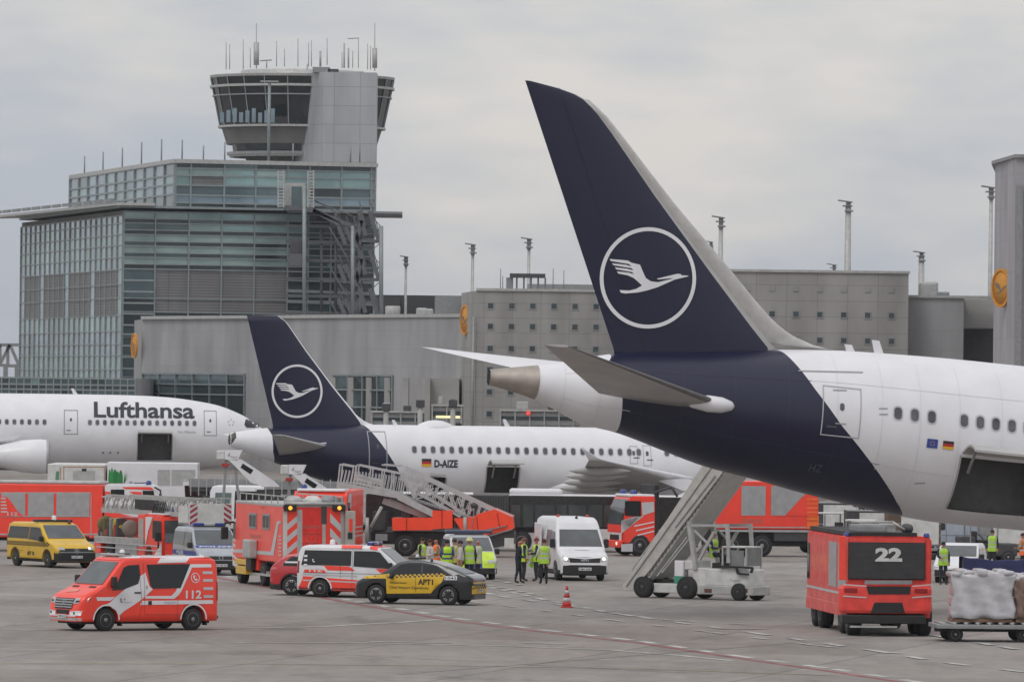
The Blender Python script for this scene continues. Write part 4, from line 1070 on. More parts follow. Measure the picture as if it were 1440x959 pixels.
# belly fairing and wing
(bx0, _), (bx1, _) = FB.side([(722, 680), (1000, 680)], -1.5)
zb_ = FU.zc(20) - 1.95
mb = MB(); mb.lathe([(.02, -1), (.3, -.93), (.62, -.7), (.85, -.4), (1, 0), (1, .3), (.85, .6), (.5, .88), (.02, 1)], APG if 0 else APW, 32, Matrix.Translation(((bx0 + bx1) / 2, 0, FU.zc(20) - 1.25)) @ Matrix.Diagonal(((bx1 - bx0) / 2, 2.35, 1.25, 1)).to_4x4(), axis='x'); mb.build('belly_fairing', ml)
(wr, wz), (wt, wtz) = FB.side([(985, 676), (806, 690)], -1.9)
(tl, tlz), (tt, ttz) = FB.side([(848, 647), (826, 647)], -16.5)
mb = MB(); secs = []
for k in range(9):
    t = k / 8; y = -1.5 - 15.3 * t; secs.append(((wr + (tl - wr) * t, y, wz + (tlz - wz) * t), (wt + (tt - wt) * t, y, wtz + (ttz - wtz) * t), (0, .08, 1), .12 - .02 * t))
liftsurf(mb, secs, APG, n=14, mle=APW)
mb.build('wing', ml)
mb = MB(); secs = []
for k in range(6):
    t = k / 5; y = -16.8 - .35 * t; secs.append(((tl - .1 - 1.2 * t, y, tlz + .65 * t), (tt - .5 * t, y, ttz + .65 * t), (0, 1, .2), .09))
liftsurf(mb, secs, APW, n=10); mb.build('wing_tip_fence', ml)
for k, t in enumerate((.22, .42, .62, .8)):
    x = wt + (tt - wt) * t; y = -1.5 - 15.3 * t; z = wtz + (ttz - wtz) * t
    mb = MB(); mb.lathe([(.02, -1.5), (.16, -1.1), (.24, 0), (.22, .8), (.02, 1.9)], APG, 12, Matrix.Translation((x + .6, y, z - .22)), axis='x'); mb.build('flap_track_fairing', ml)
# far wing
mb = MB(); secs = []
for k in range(7):
    t = k / 6; y = 1.5 + 15.3 * t; secs.append(((wr + (tl - wr) * t, y, wz + (tlz - wz) * t), (wt + (tt - wt) * t, y, wtz + (ttz - wtz) * t), (0, -.08, 1), .12 - .02 * t))
liftsurf(mb, secs, APW, n=12); mb.build('wing', ml)
def undercarriage(parent, x, y, ztop, n=2, r=.55, name='main_gear'):
    mb = MB(); mb.beam((x, y, r), (x, y, ztop), .26, LGREY, n=10); mb.beam((x, y, r + .2), (x + .9, y, ztop), .12, LGREY, n=8); g = mb.build(name, parent)
    for s in (-1, 1):
        w_ = MB(); w_.lathe([(r * .55, -.2), (r * .92, -.2), (r, -.12), (r, .12), (r * .92, .2), (r * .55, .2)], RUB, 24, Matrix.Translation((x, y + s * .42, r)), axis='y'); w_.build('tyre', g)
        w_ = MB(); w_.lathe([(.02, -.14), (r * .56, -.17), (r * .56, .17), (.02, .14)], RIM, 18, Matrix.Translation((x, y + s * .42, r)), axis='y'); w_.build('rim', g)
# ground the frames: local z of the apron
gz = -FB.loc.z
def gear_at(F, parent, px, y, zt, r=.55):
    x = F.side([(px, 690)], y)[0][0]; g0 = F.I @ Vector((0, 0, 0)); base = -F.loc.z
    T_ = MB(); T_.beam((x, y, base + r), (x, y, zt), .26, LGREY, n=10); T_.beam((x, y, base + r + .2), (x + .9, y, zt), .12, LGREY, n=8); g = T_.build('landing_gear', parent)
    for s in (-1, 1):
        w_ = MB(); w_.lathe([(r * .55, -.2), (r * .92, -.2), (r, -.12), (r, .12), (r * .92, .2), (r * .55, .2)], RUB, 24, Matrix.Translation((x, y + s * .42, base + r)), axis='y'); w_.build('tyre', g)
        w_ = MB(); w_.lathe([(.02, -.14), (r * .56, -.17), (r * .56, .17), (.02, .14)], RIM, 18, Matrix.Translation((x, y + s * .42, base + r)), axis='y'); w_.build('rim', g)
zbel = FU.zc(20) - 1.6
gear_at(FB, ml, 812, -3.8, zbel); gear_at(FB, ml, 812, 3.8, zbel); gear_at(FB, ml, 1085, 0, zbel, .4)
# engine under near wing
ex_ = FB.side([(930, 700)], -5.8)[0][0]
mb = MB(); mb.lathe([(.45, -2.0), (.6, -1.6), (.98, -.9), (1.08, .5), (1.05, 1.5), (.95, 2.0), (.84, 2.0), (.8, 1.5), (.02, 1.4)], APW, 32, Matrix.Translation((ex_ + 2.5, -5.8, wz - 1.35)), axis='x'); mb.prism([(ex_ + 1.2, wz - .5), (ex_ + 3.6, wz - .5), (ex_ + 1.5, wz + .15), (ex_ - .4, wz + .1)], -5.95, -5.65, APW); mb.build('engine', ml)

# ---------------------------------------------------------------- C: left airliner, nose to the right
FL = Frame(200, 600, 5.0, Y=570)
ll = thing('airliner', 'white airliner at far left lettered Lufthansa, nose pointing right, engine at the frame edge', 'airliner', FL)
top = [(-420, 553), (-200, 553), (0, 553), (120, 554.5), (190, 556), (240, 559), (280, 564.5), (310, 571), (335, 581), (352, 590), (366, 600), (374, 610)]
bot = [(-420, 657), (-200, 659), (0, 661), (120, 662), (190, 662), (240, 661.5), (280, 660), (310, 657), (335, 650), (352, 642), (366, 631), (374, 615)]
T = FL.side(top, 0); B = FL.side(bot, 0); FU = Fus(T, B, .98)
(h0, hz1), (h1, _) = FL.side([(194, 611), (242, 611)], -2.95); hz0 = FL.side([(200, 646)], -2.5)[0][1]
xs = [T[0][0] + (T[-1][0] - T[0][0]) * k / 120 for k in range(121)]
FU.build(APW, xs, [(h0, h1, hz0, hz1)], ll, na=80)
cargo(ll, FU, h0, h1, hz0, hz1, 1.1)
cab_windows(FL, FU, [-1 - 10.6 * k for k in range(1, 3)] + [-1 + 10.6 * k for k in range(7)] + [126.5 + 10.5 * k for k in range(15)], lambda px: 593 + (px) * .008, ll, .28, .40)
door(FL, FU, (90, 576), (109.5, 611), ll, SEAM, .08); door(FL, FU, (287, 577), (305, 613), ll, SEAM, .07)
mb = MB(); (a, b_), (c, d) = FL.side([(132, 586), (274, 566.5)], -2.6)
mb.decal(fit_text('Lufthansa', a, c, b_, d, .022, space=.98), FU.map(-1, .03), mat('title_navy', (.022, .022, .04), .4, var=0), .5); mb.build('airline_lettering', ll)
mb = MB(); cp = FL.side([(344, 597), (346, 590), (352, 588.5), (364, 595), (367, 600), (358, 601.5), (347, 601)], -1.7); mb.decal(cp, FU.map(-1, .03), GLASS, .3); mb.build('cockpit_window', ll)
mb = MB(); (sxx, szz) = FL.side([(325, 594)], -2)[0]
for k in range(5): a = R(72 * k + 90); mb.decal([circle(sxx + .22 * math.cos(a), szz + .22 * math.sin(a), .06, 5)], FU.map(-1, .03), SEAM, None)
mb.build('star_emblem', ll)
mb = MB(); (a, b_), (c, d) = FL.side([(250, 608.5), (275, 605.5)], -2.9); mb.decal(fit_text('Star Alliance', a, c, b_, d, .0), FU.map(-1, .03), SEAM, None); mb.build('fuselage_lettering', ll)
(x, z) = FL.side([(106, 554)], 0)[0]; mb = MB(); mb.prism([(x - .15, z - .1), (x + .25, z - .1), (x - .15, z + .45), (x - .35, z + .45)], -.05, .05, APW); mb.build('blade_antenna', ll)
for px in (145, 155, 166):
    mb = MB(); (x, z) = FL.side([(px, 636.5)], -2.6)[0]; mb.decal([circle(x, z, .09, 10)], FU.map(-1, .025), GREY, None); mb.build('vent_port', ll)
# engine and wing on the near side
(x0, z0), (x1, z1) = FL.side([(-90, 664), (70, 618)], -10.5); ec = (z0 + z1) / 2; er = abs(z1 - z0) / 2
mb = MB(); mb.lathe([(er * .45, -5.0), (er * .6, -4.2), (er * .95, -2.2), (er * 1.02, -.8), (er * .98, -.2), (er * .9, 0), (er * .82, -.05), (er * .8, -.5), (er * .78, -1.0)], APW, 40, Matrix.Translation((x1, -10.5, ec)), axis='x'); en = mb.build('engine', ll)
mb = MB(); mb.lathe([(er * .78, -.02), (er * .9, .03), (er * .985, -.16), (er * .985, -.3)], SILV, 40, Matrix.Translation((x1, -10.5, ec)), axis='x'); mb.build('inlet_lip', en)
mb = MB(); mb.lathe([(.02, -.6), (er * .25, -.9), (er * .78, -1.0)], DGREY, 24, Matrix.Translation((x1, -10.5, ec)), axis='x'); mb.build('fan', en)
mb = MB(); s_ = FL.side([(30, 612), (20, 618), (-40, 625), (-60, 612)], -10.5); mb.prism(s_, -10.7, -10.3, APW); mb.build('pylon', ll)
(rl, rlz) = FL.side([(36, 617)], -3)[0]
mb = MB(); secs = []
for k in range(8):
    t = k / 7; y = -2.5 - 28 * t; secs.append(((rl - .6 - 19 * t, y, rlz - .4 + 2.2 * t), (rl - 12.5 - 11.5 * t, y, rlz - .5 + 2.4 * t), (0, .08, 1), .11))
liftsurf(mb, secs, APW, n=14); mb.build('wing', ll)
secs = []; mb = MB()
for k in range(8):
    t = k / 7; y = 2.5 + 28 * t; secs.append(((rl - .6 - 19 * t, y, rlz - .4 + 2.2 * t), (rl - 12.5 - 11.5 * t, y, rlz - .5 + 2.4 * t), (0, -.08, 1), .11))
liftsurf(mb, secs, APW, n=14); mb.build('wing', ll)
gear_at(FL, ll, 262, 0, FU.zc(4) - 2, .5)
# ================================================================== ROAD VEHICLES: shared builders
class Body:
    """smooth vehicle shell: top line z(x), arches cut up from below, tumblehome above the belt, rounded ends"""
    def __init__(s, L, W, top, arches, zb=.28, belt=1.0, tumble=.1, zroof=2.0, re=.22, rt=.12, tuck=.04):
        s.L, s.W, s.top, s.arches, s.zb, s.belt, s.tumble, s.zroof, s.re, s.rt, s.tuck = L, W, sorted(top), arches, zb, belt, tumble, zroof, re, rt, tuck
        s.x0, s.x1 = s.top[0][0], s.top[-1][0]
    def zt(s, x): return lerp(s.top, x)
    def zbot(s, x):
        z = s.zb
        for xw, zw, r in s.arches:
            d = abs(x - xw)
            if d < r: z = max(z, zw + math.sqrt(r * r - d * d))
        return z
    def raw(s, x, z):
        h = s.W / 2
        if z > s.belt: h *= 1 - s.tumble * ((z - s.belt) / (s.zroof - s.belt)) ** 1.25
        else: h *= 1 - s.tuck * ((s.belt - z) / s.belt) ** 2
        e = min(x - s.x0, s.x1 - x); e = max(e, 0)
        if e < s.re: h -= s.re - math.sqrt(max(0, s.re ** 2 - (s.re - e) ** 2))
        return h
    def half(s, x, z):
        t = s.zt(x); r = min(s.rt, (t - s.zbot(x)) * .4)
        if z > t - r: u = min(1, (z - (t - r)) / r); return s.raw(x, t - r) - r + r * math.sqrt(max(0, 1 - u * u))
        return s.raw(x, z)
    def build(s, mb, m, n=70):
        xs = {s.x0 + (s.x1 - s.x0) * k / n for k in range(n + 1)} | {p[0] for p in s.top}
        for d in (.02, .06, .12, .2): xs |= {s.x0 + d, s.x1 - d}
        for xw, zw, r in s.arches:
            for k in range(17): xs.add(xw - r * math.cos(math.pi * k / 16))
            xs |= {xw - r - .003, xw + r + .003}
        xs = sorted(x for x in xs if s.x0 <= x <= s.x1); X = [xs[0]]
        for x in xs[1:]:
            if x - X[-1] > .0015: X.append(x)
        rings = []; i = mb.mi(m)
        for x in X:
            t = s.zt(x); b = s.zbot(x); r = min(s.rt, (t - b) * .4); P = []
            nz = 9
            for k in range(nz): z = b + (t - r - b) * k / (nz - 1); P.append((s.raw(x, z), z))
            for k in range(1, 5): a = math.pi / 2 * k / 4; P.append((s.raw(x, t - r) - r + r * math.cos(a), t - r + r * math.sin(a)))
            P.append((P[-1][0] * .5, t)); 
            ring = [mb.bm.verts.new((x, -y, z)) for y, z in P] + [mb.bm.verts.new((x, y, z)) for y, z in P[::-1]]
            rings.append(ring)
        for A, B in zip(rings, rings[1:]):
            k = len(A)
            for j in range(k):
                f = mb.bm.faces.new((A[j], A[(j + 1) % k], B[(j + 1) % k], B[j])); f.material_index = i; f.smooth = j != k - 1
        mb.bm.faces.new(rings[0]).material_index = i; mb.bm.faces.new(rings[-1]).material_index = i
    def side(s, sd, off=.012):
        f = lambda x, z: (x, sd * (s.half(x, z) + off), z)
        f.clip = lambda x, z: z < s.zbot(x) or any((x - a) ** 2 + (z - b) ** 2 < r * r for a, b, r in s.arches)
        return f
    def topm(s, off=.012):
        def f(x, y):
            t = s.zt(x); e = .04; sl = (s.zt(x + e) - s.zt(x - e)) / (2 * e); n = math.sqrt(1 + sl * sl); r = min(s.rt, .4 * t); h = s.raw(x, t - r)
            z = t
            if abs(y) > h - r: u = min(1, (abs(y) - (h - r)) / r); z = t - r + r * math.sqrt(max(0, 1 - u * u))
            return (x - off * sl / n, y, z + off / n)
        return f
    def xend(s, z, sg):
        P = s.top if sg < 0 else s.top[::-1]
        if z <= P[0][1]: return P[0][0]
        for (a, b), (c, d) in zip(P, P[1:]):
            if d >= z: return a + (c - a) * (z - b) / (d - b) if d > b else c
        return P[-1][0]
    def end(s, sg, off=.012):                                       # sg +1 front, -1 rear; polygons in (y, z)
        def f(y, z):
            x = s.xend(z, sg); h = s.raw(s.x0 + s.re + .01 if sg < 0 else s.x1 - s.re - .01, z); d = abs(y) - (h - s.re)
            rnd = 0
            if d > 0: d = min(d, s.re * .999); rnd = s.re - math.sqrt(s.re ** 2 - d * d)
            return (x + sg * (off - rnd), y, z)
        return f
TYRES = {}
def wheel(parent, x, y, r, w, sd, rim='steel', rm=None, z=None):
    z = r if z is None else z
    T_ = Matrix.Translation((x, y, z)); q = sd
    mb = MB(); mb.lathe([(r * .60, -w / 2), (r * .93, -w / 2), (r, -w * .36), (r, w * .36), (r * .93, w / 2), (r * .60, w / 2)], RUB, 28, T_, axis='y')
    t = mb.build('wheel', parent)
    mb = MB(); R0 = r * .62
    yo = q * w / 2
    if rim == 'alloy':
        mb.lathe([(.02, yo * .35), (R0, yo * .35)], BLACK, 24, T_, axis='y')
        mb.lathe([(R0 * .9, yo * .98), (R0, yo * 1.02), (R0 * 1.02, yo * .8), (R0 * .9, yo * .8), (R0 * .9, yo * .98)], RIM, 28, T_, axis='y')
        for k in range(5):
            a = R(72 * k + 18); c, s_ = math.cos(a), math.sin(a)
            for da in (-.13, .13):
                c2, s2 = math.cos(a + da * 1.6), math.sin(a + da * 1.6)
                mb.beam((x + c * R0 * .15, y + yo * .8, z + s_ * R0 * .15), (x + c2 * R0 * .95, y + yo * .92, z + s2 * R0 * .95), R0 * .13, RIM, q * .03 if False else .03, up=(0, 1, 0))
        mb.lathe([(.01, yo * .95), (R0 * .2, yo * .9)], RIM, 12, T_, axis='y')
    else:
        mm = rm or DRIM
        mb.lathe([(.01, yo * 1.05), (R0 * .3, yo * 1.0), (R0 * .36, yo * .55), (R0 * .7, yo * .6), (R0 * .8, yo * .95), (R0 * .97, yo * 1.02), (R0, yo * .8)], mm, 24, T_, axis='y')
        for k in range(10):
            a = 2 * math.pi * k / 10; mb.lathe([(.01, yo * .64), (R0 * .055, yo * .62)], BLACK, 6, Matrix.Translation((x + R0 * .55 * math.cos(a), y + q * .004, z + R0 * .55 * math.sin(a))), axis='y')
    mb.build('rim', t)
    return t
def star_badge(mb, fn, cy, cz, r, m=None):
    m = m or RIM; mb.decal(ring_polys(cy, cz, r * .84, r, 20), fn, m, None)
    for k in range(3):
        a = R(90 + 120 * k); b1, b2 = a + R(60), a - R(60)
        mb.decal([[(cy + r * .9 * math.cos(a), cz + r * .9 * math.sin(a)), (cy + .14 * r * math.cos(b1), cz + .14 * r * math.sin(b1)), (cy, cz), (cy + .14 * r * math.cos(b2), cz + .14 * r * math.sin(b2))]], fn, m, None)
def plate(mb, fn, cy, cz, w=.5, h=.11, txt=None, bg=None, sg=1):
    mb.decal([[(cy - w / 2, cz - h / 2), (cy + w / 2, cz - h / 2), (cy + w / 2, cz + h / 2), (cy - w / 2, cz + h / 2)]], fn(.02), bg or WHITE, .3)
    if txt: mb.decal(fit_text(txt, cy - w * .44, cy + w * .44, cz - h * .3, cz + h * .3, .02, mirror=(sg < 0)), fn(.026), BLACK, None)
def under(mb, L, W, z0=.22, z1=.75):
    mb.box(-L / 2 + .25, L / 2 - .25, -W / 2 + .28, W / 2 - .28, z0, z1, BLACK)
def archlip(mb, B, sd, m, t=.06, off=.018):
    fn_ = B.side(sd, off); fn_.clip = None
    for xw, zw, r in B.arches:
        n = 18; P = []
        for k in range(n + 1):
            a = math.pi * k / n; P.append((xw + (r) * math.cos(a), zw + r * math.sin(a), xw + (r + t) * math.cos(a), zw + (r + t) * math.sin(a)))
        for p, q in zip(P, P[1:]): mb.decal([[(p[0], p[1]), (p[2], p[3]), (q[2], q[3]), (q[0], q[1])]], fn_, m, None)
def mirror(parent, x, y, z, sd, m=BLACK, w=.24, h=.26):
    mb = MB(); mb.box(x - .06, x + .08, min(y, y + sd * w), max(y, y + sd * w), z, z + h, m, .04); mb.beam((x, y - sd * .08, z + .06), (x, y + sd * .06, z + .08), .07, m)
    return mb.build('mirror', parent)
def beacon(parent, x, y, z, m=BLUEL, r=.09, h=.16, name='beacon'):
    mb = MB(); mb.lathe([(.01, h), (r * .7, h * .95), (r, h * .6), (r, .03), (r * 1.15, .0), (.01, -.005)], m, 14, Matrix.Translation((x, y, z))); return mb.build(name, parent)
def lightbar(parent, x, y0, y1, z, m=BLUEL, d=.28, h=.13, mid=None):
    mb = MB(); L3 = (y1 - y0) / 3
    mb.box(x - d / 2, x + d / 2, y0, y0 + L3, z, z + h, m, .04); mb.box(x - d / 2, x + d / 2, y1 - L3, y1, z, z + h, m, .04)
    mb.box(x - d / 2 + .02, x + d / 2 - .02, y0 + L3, y1 - L3, z, z + h * .9, mid or LGREY, .03); mb.box(x - d / 2, x + d / 2, y0 + .05, y1 - .05, z - .04, z + .01, BLACK)
    return mb.build('light_bar', parent)
def px(F, sd, W, cr, pts): return F.side(cr(pts), sd * W / 2 * .98)
def seam_lines(mb, fn, lines, m=None, t=.012):
    for pts in lines:
        for (a, b), (c, d) in zip(pts, pts[1:]):
            n = Vector((-(d - b), c - a)); n.normalize(); n *= t / 2
            mb.decal([[(a - n.x, b - n.y), (c - n.x, d - n.y), (c + n.x, d + n.y), (a + n.x, b + n.y)]], fn, m or BLACK, .4)
PHONE = [(-.32, .62), (-.05, .55), (.02, .25), (-.2, .15), (-.12, -.15), (.12, -.3), (.32, -.12), (.55, -.32), (.38, -.62), (.05, -.62), (-.35, -.3), (-.55, .2)]

# ---------------------------------------------------------------- 1 command van in front, red and white
def sprinter():
    F = Frame(147, 887, 214, ax=1.62, ay=.9); L, W = 5.27, 2.02
    o = thing('emergency_van', 'red and white emergency van marked 112 driving alone in the left foreground', 'emergency van', F)
    top = [(-2.635, .9), (-2.62, 1.6), (-2.56, 2.15), (-2.48, 2.27), (-2.3, 2.33), (.55, 2.35), (.85, 2.32), (1.02, 2.22), (1.72, 1.45), (1.9, 1.36), (2.35, 1.17), (2.52, 1.02), (2.60, .78), (2.635, .62)]
    B = Body(L, W, top, [(1.62, .36, .45), (-1.63, .36, .45)], .30, 1.25, .12, 2.35, .26, .13)
    mb = MB(); B.build(mb, RED); s = B.side(1); cr = crop(60, 770, 5.76)
    q = lambda P: px(F, 1, W, cr, P)
    up = lambda P: F.side(cr(P), .93)
    for P in ([(835, 200), (785, 235), (645, 350), (590, 395), (545, 440), (480, 475), (545, 478), (595, 510), (622, 545), (660, 510), (730, 465), (790, 425), (835, 385), (890, 335), (862, 310)],
              [(430, 400), (585, 397), (545, 428), (440, 428)],
              [(830, 390), (1040, 388), (1075, 350), (1100, 300), (1192, 132), (1372, 132), (1374, 157), (1215, 160), (1120, 350), (1095, 385), (1060, 412), (825, 410)],
              [(800, 428), (1375, 422), (1378, 452), (785, 462)]):
        mb.decal([q(P)], B.side(1, .010), WHITE, .2)
    for y in (190, 252, 318, 382): mb.decal([q([(1300, y), (1378, y), (1378, y + 22), (1300, y + 22)])], B.side(1, .011), RSIL, .2)
    mb.decal([q([(640, 592), (1095, 590), (1095, 606), (640, 609)])], B.side(1, .011), LGREY, .3)
    for sd in (1, -1): archlip(mb, B, sd, WHITE, .05)
    # far side carries the same scheme
    mb.decal([[(-2.4, .95), (.3, .95), (.3, 1.08), (-2.4, 1.08)], [(.2, .5), (1.0, .9), (1.1, 1.6), (.2, 1.5), (-.4, .8)]], B.side(-1, .011), WHITE, .2)
    # roof: white with red bars
    mb.decal([[(-2.3, -.8), (.95, -.8), (.95, .8), (-2.3, .8)]], B.topm(.010), WHITE, .2)
    mb.decal([[(-2.3, .55), (-1.6, .55), (-1.75, .85), (-2.35, .85)], [(-.9, .6), (.4, .6), (.3, .86), (-.75, .86)]], B.topm(.014), RED, .2)
    mb.decal([q([(935, 124), (968, 84), (1215, 72), (1170, 118)])], B.side(1, .012), WHITE, .2); mb.decal([q([(640, 72), (1330, 66), (1330, 80), (640, 84)])], B.side(1, .014), WHITE, .2)
    mb.decal([[(.90, -.78), (1.0, -.78), (1.0, .78), (.90, .78)]], B.topm(.016), RED, .2)
    mb.decal([[(2.0, -.5), (2.28, -.5), (2.2, .1), (2.05, .1)]], B.topm(.012), mat('bonnet_pink', (.8, .25, .2)), .2)
    for y0 in (-.75, .3): mb.decal([[(1.80, y0), (1.88, y0), (1.88, y0 + .4), (1.80, y0 + .4)]], B.topm(.014), BLACK, .2)
    e = B.end(1); 
    mb.decal([[(-.96, .33), (.96, .33), (.96, .42), (-.96, .42)]], B.end(1, .012), LGREY, .15)
    mb.decal([[(-.95, .50), (-.45, .50), (-.45, .62), (-.98, .66)], [(.95, .50), (.45, .50), (.45, .62), (.98, .66)]], B.end(1, .014), WHITE, .1)
    mb.decal([[(-.8, .46), (.8, .46), (.8, .50), (-.8, .50)]], B.end(1, .016), WHITE, .1)
    for y in (-.72, .72): mb.decal([circle(y, .575, .05, 12)], B.end(1, .02), BLACK, None)
    seam_lines(mb, B.side(1, .018), [q([(822, 125), (822, 540)]), q([(783, 128), (790, 300), (800, 470), (775, 585)]), q([(825, 540), (1105, 540)]), q([(1090, 385), (1090, 590)]), q([(500, 320), (420, 390)])], mat('seam_grey', (.25, .05, .04)), .012)
    mb.decal(fit_text('112', *_bx(q, 1155, 1282, 408, 345), .03, mirror=True), B.side(1, .016), WHITE, .4)
    (cx, cz), (ex, _) = q([(1237, 243), (1272, 243)]); r = abs(ex - cx)
    mb.decal(ring_polys(cx, cz, r * .86, r, 28), B.side(1, .016), WHITE, None); mb.decal([[(cx - a * r * .9, cz + b * r * .9) for a, b in PHONE]], B.side(1, .016), WHITE, None)
    mb.decal(fit_text('Fraport', *_bx(q, 655, 715, 446, 434), .0, mirror=True), B.side(1, .016), GREY, None)
    mb.decal([q([(622, 410), (640, 405), (632, 425), (650, 440), (630, 446), (622, 430)]), q([(650, 420), (668, 403), (664, 425)])], B.side(1, .016), GREY, None)
    mb.decal(fit_text('3', *_bx(q, 833, 846, 332, 306), .02, mirror=True), B.side(1, .016), BLACK, None)
    mb.decal(fit_text('Flughafen', *_bx(q, 985, 1075, 450, 432), .0, mirror=True), B.side(1, .016), mat('pale_violet', (.40, .33, .50)), None)
    mb.build('body', o)
    mb = MB(); mb.decal([up([(842, 135), (1195, 130), (1105, 325), (880, 330), (862, 300)])], B.side(1, .016), GLASS, .2); mb.build('window', o)
    mb = MB(); mb.decal([[(-1.9, 1.35), (.1, 1.35), (.1, 2.15), (-2.2, 2.15)]], B.side(-1, .016), GLASS, .2); mb.build('window', o)
    for sd in (1, -1):
        mb = MB(); P = up([(545, 345), (600, 275), (655, 160), (690, 142), (782, 136), (786, 220), (765, 290), (640, 338)]); mb.decal([P], B.side(sd, .016), GLASS, .2); mb.build('window', o)
    mb = MB(); mb.decal([[(1.70, -.86), (1.70, .86), (1.05, .77), (1.05, -.77)]], B.topm(.016), GLASS2, .12); mb.build('windscreen', o)
    mb = MB(); fn = B.end(1, .02); mb.decal([[(-.52, .70), (.52, .70), (.58, 1.04), (-.58, 1.04)]], fn, BLACK, .1)
    for z in (.74, .82, .90, .98): mb.decal([[(-.53, z), (.53, z), (.55, z + .035), (-.55, z + .035)]], B.end(1, .03), RIM, .1)
    mb.decal([[(-.36, .54), (.36, .54), (.42, .67), (-.42, .67)]], fn, BLACK, .1)
    star_badge(mb, B.end(1, .04), 0, .87, .13); plate(mb, lambda f: B.end(1, f + .02), 0, .46, .52, .12, 'F FW 3112'); mb.build('grille', o)
    for sd in (1, -1):
        mb = MB(); fn = B.end(1, .022); mb.decal([[(sd * .56, .86), (sd * 1.0, .90), (sd * 1.06, 1.09), (sd * .60, 1.04)]], fn, LENS, .06); mb.decal([[(sd * .68, .91), (sd * .92, .935), (sd * .94, .985), (sd * .70, .97)]], B.end(1, .03), BLACK, .06); mb.build('headlight', o)
        mb = MB(); mb.decal([[(-2.60, .95), (-2.52, .95), (-2.52, 1.55), (-2.60, 1.55)]], B.side(sd, .018), TAIL, None); mb.build('tail_light', o)
        mirror(o, 1.42, sd * 1.03, 1.38, sd, BLACK, .22, .36)
        wheel(o, 1.62, sd * .86, .355, .24, sd); wheel(o, -1.63, sd * .86, .355, .24, sd)
        mb = MB(); mb.box(1.02, 1.06, sd * .72, sd * .98, .16, .5, BLACK); mb.box(-2.16, -2.12, sd * .72, sd * .98, .16, .5, BLACK); mb.build('mud_flap', o)
    mb = MB(); h = q([(740, 363), (790, 363)]); mb.box(h[1][0], h[0][0], 1.005, 1.04, h[0][1] - .025, h[0][1] + .025, BLACK, .01); h = q([(852, 445), (880, 445)]); mb.box(h[1][0], h[0][0], .98, 1.035, h[0][1] - .06, h[0][1] + .06, BLACK, .01); mb.build('door_handle', o)
    mb = MB(); under(mb, L, W); mb.build('chassis', o)
    mb = MB(); mb.box(.55, .85, -.75, .75, 2.36, 2.44, LGREY, .03); mb.box(.6, .8, .3, .75, 2.42, 2.47, DGREY, .02); mb.build('light_bar', o)
    beacon(o, .35, -.2, 2.35, WHITE, .09, .22, 'roof_antenna')
    for x, y in ((.55, .82), (-2.2, .82), (-2.2, -.8)):
        mb = MB(); mb.box(x - .12, x + .12, y - .06, y + .05, 2.24, 2.31, BLACK, .02); mb.build('marker_lamp', o)
    mb = MB()
    for k in range(8): mb.box(-1.9 + k * .3, -1.8 + k * .3, -.3 + .1 * (k % 3), .0 + .1 * (k % 3), 2.34, 2.39, LGREY, .02)
    mb.build('roof_fitting', o)
    mb = MB(); mb.box(-2.75, -2.6, -.7, .7, .36, .46, BLACK, .02); mb.build('rear_step', o)
def _bx(q, x0, x1, yb, yt):                                        # pixel box -> local x0,x1,z0,z1 (x sorted)
    (a, b), (c, d) = q([(x0, yb), (x1, yt)]); return (min(a, c), max(a, c), b, d)
sprinter()

